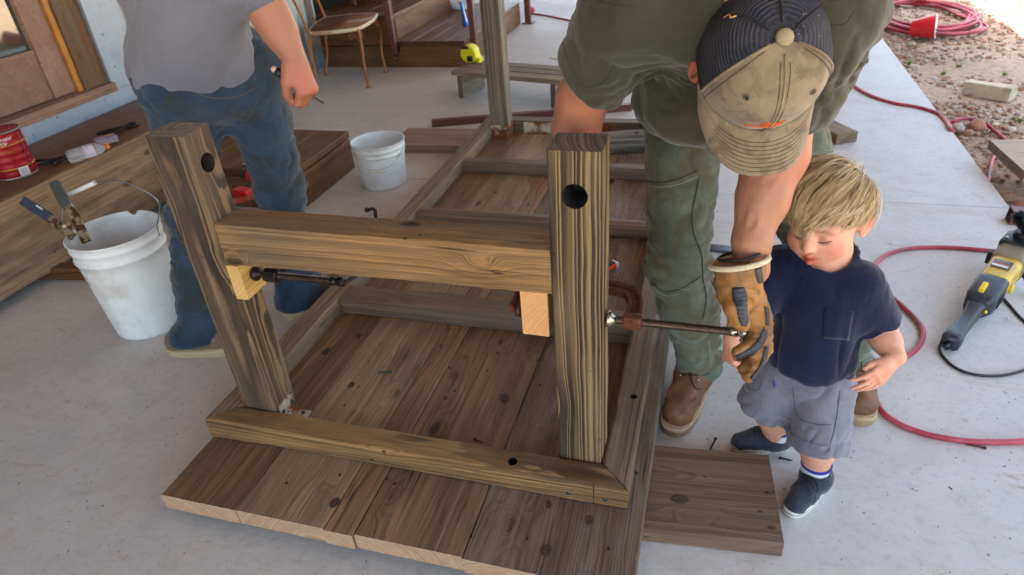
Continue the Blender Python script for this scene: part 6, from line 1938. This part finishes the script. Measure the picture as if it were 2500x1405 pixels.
# hair at nape and sideburn, short strands
r_ = np.random.default_rng(8); V = []; Fh = []
bvm = BVHTree.FromPolygons([v.co for v in me.vertices], [tuple(p.vertices) for p in me.polygons])
def fuzz(n, sampler, direction, ln, wd, lift=.55):
    for _ in range(n):
        p = sampler()
        if p is None: continue
        h = bvm.find_nearest(p)
        if h[0] is None: continue
        q, nm = h[0], h[1]; d = (Vector(direction) + nm * lift + Vector(r_.normal(0, .25, 3))).normalized() * ln * (.6 + .8 * r_.random())
        s_ = d.cross(nm).normalized() * wd; k = len(V)
        V.extend([q - s_, q + s_, q + d * .6 + nm * .001, q + d]); Fh.extend([(k, k + 1, k + 2), (k, k + 2, k + 3)])
def smp():
    a = r_.uniform(-1.0, 1.0); return cl(.085 * (1 if r_.random() < .8 else -1) + r_.normal(0, .004), -.02 + r_.normal(0, .035), -.035 + r_.normal(0, .03)) if r_.random() < .6 else cl(r_.uniform(-.08, .08), -.09, r_.uniform(-.11, 0))
fuzz(2600, smp, -mu * .8 + mf * .2, .016, .0006)
hm = bpy.data.meshes.new('hair'); hm.from_pydata([tuple(v) for v in V], [], Fh)
link('hair', hm, man, None, plain('dark brown hair', S(64, 46, 36), .6, 0, .25, 60, 0))
# ---------------------------------------------------------------- t-shirt
F = Field((.93, -.10, .78), (1.80, 1.06, 1.42), .0052)
lat = Vector((1, 0, 0))
F.cone(Vector((1.345, .76, .99)), Vector((1.325, .48, 1.10)), .145, .140, .05, flat=(lat, 1.34))
F.cone(Vector((1.325, .50, 1.10)), Vector((1.30, .26, 1.205)), .140, .125, .05, flat=(lat, 1.40))
F.cone(shRm + Vector((.03, 0, 0)), shLm - Vector((.03, 0, 0)), .088, .088, .06)
F.ell(Vector((1.31, .42, .985)), (.17, .17, .10), None, .08)                     # front of the shirt hanging down
F.cone(Vector((1.20, .62, .93)), Vector((1.48, .62, .93)), .085, .085, .06)      # hem sagging over the belt
for s_, e_, ln_, r0, r1 in ((shRm, elR, .185, .078, .078), (shLm, elL, .205, .084, .088)):
    d_ = (e_ - s_).normalized(); end = s_ + d_ * ln_
    F.cone(s_, end + d_ * .03, r0, r1, .06)
def fm(P):
    f = folds(P, 3.0, 7, 6, 9, .006, False) + folds(P, 13.0, 22, 12, 22, .0038) + folds(P, 23.0, 60, 60, 60, .0010)
    w = np.exp(-(np.linalg.norm(P - A_(shRm + Vector((.04, .05, -.10))), axis=1) / .10) ** 2)
    f += w * folds(P, 31.0, 12, 50, 34, .008)
    w = np.exp(-(np.linalg.norm(P - A_(shLm + Vector((.0, .03, -.08))), axis=1) / .13) ** 2)
    f += w * folds(P, 33.0, 40, 14, 26, .010)
    return f
F.disp(fm, .04)
for s_, e_, ln_ in ((shRm, elR, .185), (shLm, elL, .205)):
    d_ = (e_ - s_).normalized(); end = s_ + d_ * ln_
    F.cutball(end, d_ + Vector((-.45 if s_ is shRm else 0, 0, -.15)), end + d_ * .07, .135, .008)
    F.cone(end - d_ * .035, end + d_ * .05, .062, .070, .003, 's')
ms_ = link('t_shirt', F.mesh('t_shirt'), man, None, M_OLIVE)
M_OSEAM = plain('olive seam', S(52, 54, 42), .9, 0, .1, 60, 0)
for pts in ([(1372, 96), (1388, 150), (1412, 196), (1440, 214), (1478, 196), (1500, 160)], [(1950, 282), (1975, 268), (2006, 244)], [(1462, 2), (1500, 12), (1560, 18)], [(2005, 60), (2060, 60), (2085, 30)]):
    seam_on(ms_.data, pts, 0, .0010, M_OSEAM, 'seam', ms_)
# ---------------------------------------------------------------- trousers
F = Field((1.06, .38, .07), (1.95, 1.06, 1.08), .0052)
F.cone(hipR + Vector((0, 0, .06)), hipL + Vector((0, 0, .06)), .125, .125, .05)
for h_, k_, a_ in ((hipR, knR, anR), (hipL, knL, anL)):
    end = a_ + Vector((0, 0, .005))
    F.cone(h_, k_, .120, .089, .06); F.cone(k_, k_.lerp(end, .5), .088, .083, .04); F.cone(k_.lerp(end, .5), end - Vector((0, 0, .06)), .082, .074, .03)
def ft(P):
    f = folds(P, 3.0, 8, 8, 9, .006, False) + folds(P, 17.0, 16, 16, 30, .0055) + folds(P, 29.0, 50, 50, 70, .0018)
    for k_, a_ in ((knR, anR), (knL, anL)):
        z = P[:, 2]; kn = np.exp(-((z - k_.z) / .12) ** 2); bo = np.exp(-((z - .20) / .10) ** 2)
        f += (kn * .8 + bo) * (folds(P @ np.array([[.9, 0, .43], [0, 1, 0], [-.43, 0, .9]]), 41.0, 9, 9, 24, .008) + folds(P, 57.0, 18, 18, 30, .003))
    return f
F.disp(ft, .04)
for a_ in (anR, anL): F.cutball(a_ + Vector((0, 0, -.035)), (0, 0, -1), a_ - Vector((0, 0, .08)), .13, .010)
for a_ in (anR, anL): F.cone(a_ - Vector((0, 0, .09)), a_ - Vector((0, 0, .04)), .050, .050, .003, 's')
F.cut((1.3, .8, 1.02), (0, 0, 1))
tr_ = link('trousers', F.mesh('trousers'), man, None, M_WORK)
M_TSEAM = plain('trouser seam', S(62, 74, 70), .9, 0, .1, 60, 0)
M_TSEAML = plain('trouser stitching', S(138, 148, 138), .9, 0, .1, 60, 0)
for pts, r, m_ in (([(1706, 440), (1700, 470), (1690, 520), (1694, 570), (1712, 620), (1716, 680), (1724, 730), (1716, 780)], .0026, M_TSEAM),
                 ([(1572, 440), (1600, 446), (1650, 440), (1703, 418)], .0022, M_TSEAM), ([(1576, 452), (1602, 457), (1652, 452), (1703, 431)], .0012, M_TSEAML),
                 ([(1590, 690), (1620, 712), (1660, 706), (1712, 676)], .0022, M_TSEAM), ([(1592, 699), (1622, 722), (1662, 716), (1714, 686)], .0012, M_TSEAML),
                 ([(1636, 905), (1660, 916), (1700, 920), (1732, 912)], .0018, M_TSEAM), ([(1730, 830), (1734, 870), (1735, 900)], .0014, M_TSEAML)):
    seam_on(tr_.data, pts, 0, r, m_, 'seam', tr_)
MB().ball(Vector(GD(1667, 313, 1.9)), .006).mesh()
# ---------------------------------------------------------------- boots
M_BOOT = plain('worn brown boot leather', S(112, 72, 48), .55, 0, .22, 24, .25, (S(150, 116, 84), .6))
M_BSOLE = plain('tan crepe sole', S(176, 150, 116), .75, 0, .12, 30, .2, (S(120, 100, 80), .5))
M_STCH = plain('pale stitching', S(214, 196, 164), .8, 0, .1, 60, 0)
M_BLACE = plain('dark leather lace', S(60, 40, 30), .6, 0, .2, 60, 0)
def boot(heel, toe, ankle, parent, mat=M_BOOT, sole=M_BSOLE, w=.050, moc=True):
    heel, toe = Vector((heel[0], heel[1], 0)), Vector((toe[0], toe[1], 0)); fx = (toe - heel).normalized(); Ls = (toe - heel).length; mid = (heel + toe) / 2
    M = Matrix((fx, Vector((0, 0, 1)).cross(fx), Vector((0, 0, 1)))).transposed().to_4x4(); M.translation = mid
    W3 = lambda x, y, z: M @ Vector((x, y, z)); fy = M.to_3x3() @ Vector((0, 1, 0))
    F = Field(np.minimum(A_(heel), A_(toe)) - .1, np.maximum(A_(heel), A_(toe)) + np.array([.1, .1, .26]), .0040)
    F.path([W3(Ls * .34, 0, .052), W3(Ls * .14, 0, .062), W3(-Ls * .10, 0, .072), W3(-Ls * .34, 0, .058)], [.042, .044, .048, .042], .03, flat=(fy, 1.10))
    if moc: F.path([W3(-Ls * .16, 0, .075), W3(-Ls * .24, 0, .12), Vector((ankle[0], ankle[1], .17))], [.045, .047, .05], .04)
    F.cut(W3(0, 0, .028), (0, 0, -1))
    F.cut((0, 0, .165 if moc else .105), (0, 0, 1))
    F.disp(lambda P: folds(P, 5.0, 30, 30, 40, .0022) * (1 if moc else 1.2))
    if moc:                                       # raised moccasin seam round the toe
        for i in range(14):
            a0, a1 = [math.radians(-100 + 200 * j / 14) for j in (i, i + 1)]
            q = [W3(Ls * .21 + Ls * .155 * math.cos(a), .040 * math.sin(a), .083 - .012 * math.cos(a)) for a in (a0, a1)]
            F.cone(q[0], q[1], .0055, .0055, .006)
    b = link('boot', F.mesh('boot'), parent, None, mat)
    o2 = outline(Ls, w, 44)
    MB().ring_loft([[W3(x * k, y * k, z) for x, y in o2] for k, z in ((.95, .001), (1.0, .004), (1.0, .022), (1.02, .024), (1.02, .031), (.96, .034))], True, True).obj('sole', sole, b)
    if moc:
        mb = MB()
        for i in range(0, 44):
            (x0, y0), (x1, y1) = o2[i], o2[(i + 1) % 44]
            for t in (.15, .65):
                p = W3((x0 + (x1 - x0) * t) * 1.0, (y0 + (y1 - y0) * t) * 1.0, .0325); q = W3((x0 + (x1 - x0) * (t + .25)) * 1.0, (y0 + (y1 - y0) * (t + .25)) * 1.0, .0325)
                mb.tube([p, q], .0016, 5)
        mb.obj('welt_stitching', M_STCH, b, kind='stuff')
    bv = BVHTree.FromPolygons([v.co for v in b.data.vertices], [tuple(p.vertices) for p in b.data.polygons])
    def top(x, y, z0=.3):
        h = bv.ray_cast(W3(x, y, z0), Vector((0, 0, -1))); return (h[0] + Vector((0, 0, .002))) if h[0] is not None else W3(x, y, .09)
    for i in range(3):
        x = Ls * (.03 - .06 * i)
        MB().tube(spline([top(x, -.024), top(x, 0) + Vector((0, 0, .002)), top(x - .012, .024)], 4), .0024, 6).obj('lace', M_BLACE, b)
        for sy in (-1, 1):
            MB().ball(top(x, sy * .027), .0042, 8, 5).obj('eyelet', M_NICKEL, b)
    MB().tube(spline([top(.0, .0), top(.03, .014), top(.045, .03), top(.03, .042)], 4), .0022, 6).obj('lace', M_BLACE, b)
    return b
boot((1.360, .700), (1.283, .372), anR, man)
boot((1.775, .830), (1.815, .525), anL, man)
# ---------------------------------------------------------------- cap
def net_mat():
    N = NT('navy cap mesh'); v = N.coord(); tc = N.n('TexCoord')
    a = N.n('TexWave', wave_type='BANDS', bands_direction='Y'); a.inputs['Scale'].default_value = 7.5; a.inputs['Distortion'].default_value = 2.5; a.inputs['Detail'].default_value = 1
    mp = N.n('Mapping'); N.l(tc.outputs['UV'], mp.inputs[0]); N.l(mp.outputs[0], a.inputs['Vector'])
    b = N.n('TexWave', wave_type='BANDS', bands_direction='X'); b.inputs['Scale'].default_value = 5; N.l(mp.outputs[0], b.inputs['Vector'])
    m = N.math('MULTIPLY', a.outputs['Fac'], N.math('ADD', .78, N.math('MULTIPLY', b.outputs['Fac'], .22)))
    m = N.math('MULTIPLY', m, N.ramp(N.noise(v, 30, 3, .6), [(.3, .25), (.7, 1.0)]))
    n1 = N.noise(v, 18, 4, .6)
    c = N.mix(m, S(12, 13, 19), S(52, 58, 82)); c = N.mix(N.math('MULTIPLY', N.ramp(n1, [(.45, 0.0), (.7, 1.0)]), .35), c, S(86, 78, 74))
    vo = N.n('TexVoronoi'); vo.inputs['Scale'].default_value = 120; N.l(v, vo.inputs['Vector'])
    sp = N.math('MULTIPLY', N.ramp(vo.outputs['Distance'], [(.08, 1.0), (.14, 0.0)]), N.ramp(N.noise(v, 40, 2), [(.56, 0.0), (.62, 1.0)]))
    c = N.mix(sp, c, S(190, 170, 140))
    N.base(c); N.rough(.75); N.bump(m, .8, .002); return N.m
M_NET = net_mat()
M_TAN = cloth('tan cap cotton', S(130, 115, 92), S(146, 131, 107), S(88, 74, 56), 900, .9, .2, 14, .3, .75, .47)
M_TSTI = plain('dark cap stitching', S(66, 58, 48), .9, 0, .1, 60, 0)
cap = link('cap', bpy.data.meshes.new('cap'), man)     # parent of the cap's pieces
RX, RY_, HH = .103, .113, .1175
def crown(a, t):
    """a: angle from forward (0) round; t: 0 rim .. 1 button"""
    ph = t * PI / 2
    cr = max(0.0, math.cos(ph)) ** .62; up = math.sin(ph) ** .92
    fr = 1 + .05 * max(0, math.cos(a)) * math.sin(ph * 2)
    return cl(-RX * math.sin(a) * cr * fr, RY_ * math.cos(a) * cr * fr, HH * up)
def crown_patch(name, a0, a1, mat, parent, na, nt_, off=0):
    vs = []; uv = []
    for i in range(na + 1):
        a = a0 + (a1 - a0) * i / na
        for j in range(nt_ + 1):
            t = j / nt_; p = crown(a, t)
            pk = .0035 * max(0, math.cos((a - PI / 6) * 3 if False else a * 3)) * math.sin(t * PI)
            p = p + (p - cl(0, 0, .03)).normalized() * (pk * .5 + off + .0012 * mnoise.noise(p * 40))
            vs.append(p); uv.append((i / na, t))
    fs = [(i * (nt_ + 1) + j, (i + 1) * (nt_ + 1) + j, (i + 1) * (nt_ + 1) + j + 1, i * (nt_ + 1) + j + 1) for i in range(na) for j in range(nt_)]
    mb = MB().add(vs, fs, True); me = mb.mesh(name)
    ul = me.uv_layers.new(name='UVMap')
    for p in me.polygons:
        for li in p.loop_indices:
            ul.data[li].uv = uv[me.loops[li].vertex_index]
    o = link(name, me, parent, None, mat, True)
    md = o.modifiers.new('t', 'SOLIDIFY'); md.thickness = .0022; md.offset = -1
    return o
FA = math.radians(68)
ctop = crown_patch('front_panel', -FA, FA, M_TAN, cap, 36, 22, .0012)
for k in range(4):
    a0 = FA + (2 * PI - 2 * FA) * k / 4; a1 = FA + (2 * PI - 2 * FA) * (k + 1) / 4
    crown_patch('mesh_panel', a0, a1, M_NET, cap, 16, 22)
def on_crown(a, t, off=.0028):
    p = crown(a, t); return p + (p - cl(0, 0, .03)).normalized() * off
MB().tube([on_crown(0, t / 20, .0030) for t in range(0, 20)], .0016, 6).obj('seam', M_TAN, cap)
for sg in (-.05, .05):
    MB().tube([on_crown(sg / max(.25, math.cos(t / 20 * 1.5)), t / 20, .0030) for t in range(0, 19)], .0006, 5).obj('stitching', M_TSTI, cap)
for sg in (-1, 1):
    MB().tube([on_crown(sg * FA, t / 20, .0022) for t in range(0, 20)], .0024, 6).obj('piping', M_TAN, cap)
    MB().tube([on_crown(sg * (FA - .10 - .04 * t / 20), t / 20, .0032) for t in range(0, 19)], .0007, 5).obj('stitching', M_TSTI, cap)
for k in (1, 2, 3):
    a0 = FA + (2 * PI - 2 * FA) * k / 4
    MB().tube([on_crown(a0, t / 20, .0012) for t in range(0, 20)], .0022, 6).obj('seam', M_NET, cap)
MB().ball(cl(0, 0, HH + .004), (.0135, .0135, .0085), 20, 12, Matrix((mr, mf, mu)).transposed()).obj('button', plain('tan cap button', S(150, 136, 110), .9, 0, .08, 60, .2), cap)
M_EYE = plain('eyelet thread', S(92, 90, 74), .9, 0, .1, 60, 0)
for a in (-.62, .62):
    p = on_crown(a, .52, .0026); nn = (p - cl(0, 0, .03)).normalized(); q = nn.to_track_quat('Z', 'Y').to_matrix()
    MB().tube([p + q @ Vector((.0042 * math.cos(t), .0042 * math.sin(t), 0)) for t in np.linspace(0, 2 * PI, 16, endpoint=False)], .0013, 6, closed=True).obj('eyelet', M_EYE, cap)
    MB().ball(p - nn * .0006, (.0028, .0028, .0012), 10, 6, q).obj('eyelet_hole', M_BLACKST, cap)
# bill
def bill(u, v):
    """u -1..1 across, v 0 root .. 1 edge"""
    a = u * math.radians(76)
    x0, y0 = RX * math.sin(a) * 1.0, RY_ * math.cos(a)
    xo = .094 * math.sin(u * PI / 2) ** 1 ; yo = .062 + .127 * max(0, 1 - abs(math.sin(u * PI / 2)) ** 2.6) ** .55
    x = x0 + (xo - x0) * v; y = y0 + (yo - y0) * v
    z = .004 - 3.1 * x * x - .012 * v + .010 * math.sin(v * PI) * .3
    return cl(x, y, z + 3.1 * x0 * x0 * (1 - v) * .72)
nu, nv = 48, 14
vs = [bill(-1 + 2 * i / nu, j / nv) for i in range(nu + 1) for j in range(nv + 1)]
bo = MB().add(vs, [(i * (nv + 1) + j, i * (nv + 1) + j + 1, (i + 1) * (nv + 1) + j + 1, (i + 1) * (nv + 1) + j) for i in range(nu) for j in range(nv)], True).obj('bill', M_TAN, cap)
md = bo.modifiers.new('t', 'SOLIDIFY'); md.thickness = .0042; md.offset = 0
for k in range(8):
    v = .30 + .088 * k
    um = .96 if v > .45 else .9
    MB().tube([bill(u, v) + mu * .0023 for u in np.linspace(-um, um, 40)], .00055, 5).obj('stitching', M_TSTI, bo)
# orange embroidered scribble low on the front panel
M_EMB = plain('orange embroidery', S(196, 92, 44), .8, 0, .15, 80, .1)
for pts in ([(-.34, .06), (-.25, .085), (-.1, .10), (.06, .10), (.2, .12), (.32, .14)], [(-.08, .16), (0, .26), (.1, .27), (.14, .19), (.05, .14), (-.03, .18), (.06, .24), (.2, .24), (.34, .26)],
            [(0, .11), (.08, .18), (.16, .14), (.22, .21), (.3, .17), (.36, .24)], [(-.2, .075), (-.05, .085), (.1, .085), (.26, .11)], [(.02, .20), (.12, .225), (.24, .20), (.38, .28)]):
    MB().tube(spline([on_crown(a * .8 - .12, t * .62 + .12, .0030) for a, t in pts], 5), .0011, 5).obj('embroidery', M_EMB, ctop)
MB().tube(spline([on_crown(-2.15, .62, .002), on_crown(-2.10, .56, .003), on_crown(-2.16, .52, .002), on_crown(-2.10, .46, .002)], 4), .0013, 5).obj('wood_shaving', M_PINE, cap)
# ---------------------------------------------------------------- glove
M_LEATH = plain('golden leather', S(150, 104, 54), .55, 0, .18, 26, .25, (S(96, 66, 40), .75))
M_RUB = plain('black rubber guard', S(40, 44, 54), .5, 0, .12, 60, .05)
M_FLEECE = plain('cream fleece edge', S(206, 192, 162), .95, 0, .12, 160, .8)
vd = Vector(_ray(1810, 760)).normalized()
D_ = lambda x, y, d: GD(x, y, d)
F = Field((1.32, -.02, .50), (1.53, .26, .82), .0022)
F.cone(D_(1804, 655, 1.30), D_(1803, 712, 1.315), .050, .040, .01, flat=(vd, .8))
F.cone(D_(1806, 705, 1.32), D_(1824, 765, 1.372), .038, .034, .025, flat=(vd, .85))
F.cone(D_(1838, 735, 1.355), D_(1852, 775, 1.375), .026, .022, .025)
F.path([D_(1790, 720, 1.312), D_(1795, 750, 1.300), D_(1803, 776, 1.300), D_(1812, 794, 1.310)], [.024, .0215, .0185, .0135], .016)
def finger(dx, dy, dd, s):
    return [D_(x + dx, y + dy, d + dd) for x, y, d in s]
F.path([D_(1855, 758, 1.37), D_(1859, 800, 1.385), D_(1836, 846, 1.385), D_(1800, 862, 1.375)], [.021, .0190, .0175, .0140], .012)
F.path([D_(1864, 796, 1.40), D_(1863, 850, 1.40), D_(1845, 892, 1.395), D_(1828, 920, 1.387)], [.019, .0182, .0165, .0128], .010)
F.path([D_(1852, 815, 1.42), D_(1852, 862, 1.42), D_(1836, 890, 1.412), D_(1815, 900, 1.40)], [.018, .017, .0155, .012], .010)
F.path([D_(1835, 820, 1.44), D_(1832, 850, 1.445), D_(1815, 868, 1.435), D_(1800, 872, 1.425)], [.016, .0155, .014, .011], .010)
# creases and seams pressed into the leather
for pts, r in (([(1764, 716, 1.27), (1790, 708, 1.262), (1822, 706, 1.265), (1852, 716, 1.285)], .0030), ([(1800, 716, 1.262), (1832, 735, 1.285), (1848, 770, 1.31)], .0022), ([(1830, 776, 1.30), (1842, 800, 1.33)], .0032), ([(1768, 745, 1.28), (1776, 770, 1.285), (1790, 794, 1.29)], .0022)):
    q = [D_(*a) for a in pts]
    for i in range(len(q) - 1):
        F.cone(q[i] - vd * 0, q[i + 1] - vd * 0, r, r, .003, 's')
F.disp(lambda P: folds(P, 2.0, 40, 40, 70, .0022) + folds(P, 9.0, 110, 110, 110, .0007))
gax = (D_(1804, 655, 1.30) - D_(1803, 712, 1.315)).normalized()
F.cut(D_(1804, 642, 1.296), gax)
gm = F.mesh('glove'); gl_ = link('glove', gm, man, None, M_LEATH)
cu = [D_(1804, 650, 1.30) + (Matrix.Rotation(t, 4, 'X').to_3x3() @ Vector((0, 0, 0))) for t in (0,)]
ax_ = (D_(1804, 655, 1.30) - D_(1803, 712, 1.315)).normalized(); e1 = vd.cross(ax_).normalized(); e2 = ax_.cross(e1)
ringp = [D_(1804, 640, 1.296) + e1 * (.0535 * math.cos(t)) + e2 * (.043 * math.sin(t)) + ax_ * (.008 * math.cos(t)) for t in np.linspace(0, 2 * PI, 30, endpoint=False)]
MB().tube(ringp, .0058, 8, closed=True).obj('fleece_edge', M_FLEECE, gl_)
MB().tube([p + ax_ * .012 + (D_(1804, 640, 1.296) - p) * .30 for p in ringp], .0032, 8, closed=True).obj('wrist_strap', M_BLACKST, gl_)
gbv = BVHTree.FromPolygons([v.co for v in gm.vertices], [tuple(p.vertices) for p in gm.polygons])
def gpt(x, y, off=.0012):
    d = Vector(_ray(x, y)).normalized(); h = gbv.ray_cast(Vector(CAMP), d)
    return h[0] - d * off if h[0] is not None else None
def gstrip(left, right, n, name, ribs, m=6):
    Lp = spline([Vector((x, y, 0)) for x, y in left], n); Rp = spline([Vector((x, y, 0)) for x, y in right], n); rows = []
    for a, b in zip(Lp, Rp):
        row = [gpt(a.x + (b.x - a.x) * j / m, a.y + (b.y - a.y) * j / m, .0012 + .0016 * math.sin(PI * j / m)) for j in range(m + 1)]
        if all(q is not None for q in row): rows.append(row)
    if len(rows) < 3: return
    vs = [q for r in rows for q in r]
    o = MB().add(vs, [(i * (m + 1) + j, i * (m + 1) + j + 1, (i + 1) * (m + 1) + j + 1, (i + 1) * (m + 1) + j) for i in range(len(rows) - 1) for j in range(m)], True).obj(name, M_RUB, gl_)
    md = o.modifiers.new('t', 'SOLIDIFY'); md.thickness = .003; md.offset = 0
    for i in range(1, len(rows) - 1, ribs):
        MB().tube([q - vd * .0016 for q in rows[i]], .0013, 5).obj('rib', M_RUB, o)
gstrip([(1788, 704), (1789, 730), (1798, 752), (1803, 778), (1811, 796)], [(1817, 702), (1824, 724), (1823, 752), (1827, 778), (1821, 798)], 5, 'thumb_guard', 2)
gstrip([(1866, 798), (1850, 830), (1826, 854), (1796, 870)], [(1874, 812), (1861, 844), (1836, 868), (1802, 880)], 5, 'finger_guard', 2)
gstrip([(1868, 846), (1861, 876), (1850, 900), (1832, 924)], [(1876, 850), (1870, 884), (1860, 908), (1838, 932)], 5, 'finger_guard', 2)
gstrip([(1866, 748), (1870, 770), (1870, 795)], [(1875, 750), (1878, 772), (1877, 795)], 4, 'knuckle_guard', 2)
gstrip([(1843, 655), (1846, 675), (1852, 692)], [(1858, 652), (1861, 674), (1862, 690)], 4, 'cuff_badge', 9)
# ================================================================== SECOND MAN, WALKING PAST
wk = thing('person', 'man in a grey t-shirt and blue jeans walking past with a screwdriver in his hand', 'person', (-.4, .65, 0), 'people working on the table')
M_GREYT = cloth('grey jersey', S(112, 114, 126), S(126, 128, 140), None, 700, .92, .2, 5, .25)
M_JEAN = cloth('blue denim', S(26, 40, 58), S(66, 86, 106), S(56, 56, 42), 900, .9, .3, 6, .45, .7, .50)
hR2, hL2 = GD(610, 215, 2.16), GD(445, 235, 2.10)
kR2, aR2 = GD(688, 470, 2.45), G(728, 715, .10)
kL2, aL2 = GD(478, 540, 2.33), G(482, 800, .10)
ch2 = GD(455, -120, 1.80); pel2 = GD(520, 190, 2.10)
sR2 = GD(560, -130, 1.82); e2_, w2_ = GD(662, 40, 1.90), GD(722, 150, 1.93)
F = Field((-1.10, .10, .05), (.25, 1.35, 1.62), .0062)
F.cone(pel2, ch2, .085, .10, .05); F.cone(sR2, GD(300, -110, 1.85), .07, .07, .06)
nk2 = ch2 + Vector((0, 0, .16)); F.cone(ch2, nk2, .07, .06, .04)
F.path([hR2, kR2, aR2, aR2 - Vector((0, 0, .05))], [.07, .05, .04, .04], .04)
F.path([hL2, kL2, aL2, aL2 - Vector((0, 0, .05))], [.07, .05, .04, .04], .04)
F.path([sR2, e2_], [.058, .050], .05); F.path([e2_, e2_.lerp(w2_, .35), w2_], [.050, .050, .033], .03)
lA = GD(345, 10, 2.15); F.path([GD(320, -110, 1.9), lA, GD(440, 90, 2.25)], [.055, .045, .03], .04)
d2 = (GD(744, 205, 1.95) - w2_).normalized(); n2_ = camv(.75, .25, .55); n2_ = (n2_ - d2 * n2_.dot(d2)).normalized(); s2_ = d2.cross(n2_).normalized()
if s2_.dot(camv(-1, 0, 0)) < 0: s2_ = -s2_
tips2 = hand(F, w2_, d2, s2_, n2_, 1.0, [(.75, 1.15, .7), (.8, 1.2, .7), (.8, 1.2, .7), (.85, 1.1, .7)], [(.012, .03, -.01), (.05, .05, -.02), (.08, .045, -.04), (.10, .028, -.048)], spread=.03, r=1.15)
me = F.mesh('walker_body'); P = verts(me)
C = np.tile(np.array(S(172, 122, 98)[:3]), (len(P), 1))
C = lerpc(C, .5 * np.clip(1.4 * blob(P, GD(740, 205, 1.93), .09), 0, 1), S(200, 112, 92))
paint(me, C); link('body', me, wk, None, M_SKINM)
latw = camv(1, .0, -.1)
F = Field((-1.15, .05, .80), (.20, 1.30, 1.66), .0062)
F.cone(pel2 + Vector((-.055, -.03, .02)), ch2, .134, .155, .05, flat=(latw, 1.14))
F.cone(sR2, GD(300, -110, 1.85), .10, .10, .08)
F.cone(sR2, sR2.lerp(e2_, .55), .095, .085, .05)
F.cone(GD(400, 150, 2.05), GD(560, 150, 2.05), .10, .085, .06)
F.disp(lambda P: folds(P, 3.0, 6, 6, 4, .007, False) + folds(P @ np.array([[.8, 0, .6], [0, 1, 0], [-.6, 0, .8]]), 13.0, 14, 14, 5, .0060), .04)
# curved shirt tail
F.cut(GD(470, 222, 1.98), camv(.12, -.85, .35), .01)
ws_ = link('t_shirt', F.mesh('t_shirt'), wk, None, M_GREYT)
F = Field((-1.05, .10, .03), (.20, 1.30, 1.20), .0062)
F.cone(hL2 + Vector((0, 0, .06)), hR2 + Vector((0, 0, .06)), .120, .120, .05)
for h_, k_, a_ in ((hR2, kR2, aR2), (hL2, kL2, aL2)):
    F.cone(h_, k_, .110, .086, .06); F.cone(k_, k_.lerp(a_, .5), .087, .079, .04); F.cone(k_.lerp(a_, .5), a_ - Vector((0, 0, .09)), .082, .082, .03)
def fj(P):
    f = folds(P, 3.0, 7, 7, 9, .006, False) + folds(P, 17.0, 15, 15, 26, .0055) + folds(P, 29.0, 45, 45, 70, .0018)
    f += (np.exp(-((P[:, 2] - .48) / .14) ** 2) + np.exp(-((P[:, 2] - .14) / .09) ** 2)) * (folds(P @ np.array([[.9, 0, -.43], [0, 1, 0], [.43, 0, .9]]), 41.0, 8, 8, 22, .009) + folds(P, 57.0, 16, 16, 26, .003))
    return f
F.disp(fj, .04)
F.cone(aL2 + Vector((.03, .02, -.04)), aL2 + Vector((-.035, -.02, -.04)), .072, .072, .04); F.cone(aR2 + Vector((-.01, -.02, -.04)), aR2 + Vector((.02, .05, -.04)), .075, .075, .04)
for a_ in (aR2, aL2): F.cutball(a_ - Vector((0, 0, .040)), (0, 0, -1), a_ - Vector((0, 0, .11)), .15, .012)
F.cone(pel2, pel2 + Vector((0, 0, .12)), .122, .118, .05, flat=(latw, 1.15))
F.cut(pel2 + Vector((0, 0, .14)), (0, 0, 1))
wj = link('jeans', F.mesh('jeans'), wk, None, M_JEAN)
M_JSEAM = plain('jeans stitching', S(98, 88, 60), .9, 0, .1, 60, 0)
for pts in ([(480, 228), (520, 240), (580, 236), (626, 214)], [(560, 268), (600, 296), (630, 240)], [(690, 250), (718, 330), (742, 420), (756, 500)]):
    seam_on(wj.data, pts, 0, .0016, M_JSEAM, 'seam', wj)
M_KHAKI = plain('tan canvas shoe', S(120, 102, 80), .8, 0, .15, 40, .1)
M_PSOLE = plain('cream sole', S(184, 168, 136), .7, 0, .08, 30, .05)
boot((aR2.x - .05, aR2.y - .06), (aR2.x + .09, aR2.y + .19), aR2, wk, M_KHAKI, M_PSOLE, .048, False)
boot((aL2.x - .125, aL2.y - .05), (aL2.x + .16, aL2.y + .04), aL2, wk, M_KHAKI, M_PSOLE, .052, False)
# the screwdriver in his fist
a, b = GD(672, 172, 1.93), GD(790, 252, 2.0)
sd_ = thing('screwdriver', 'black handled screwdriver held in the fist of the walking man', 'screwdriver', a)
m1 = a.lerp(b, .42)
MB().tube([a, a.lerp(m1, .1), a.lerp(m1, .5), a.lerp(m1, .9), m1], [.009, .0125, .0105, .0125, .008], 10).obj('handle', M_TBLK, sd_)
MB().ball(a - (b - a).normalized() * .004, .0095).obj('handle_cap', plain('cream handle cap', S(200, 180, 150), .5), sd_)
MB().tube([m1, b], .0034, 8).obj('shaft', M_THREAD, sd_)
# ================================================================== done
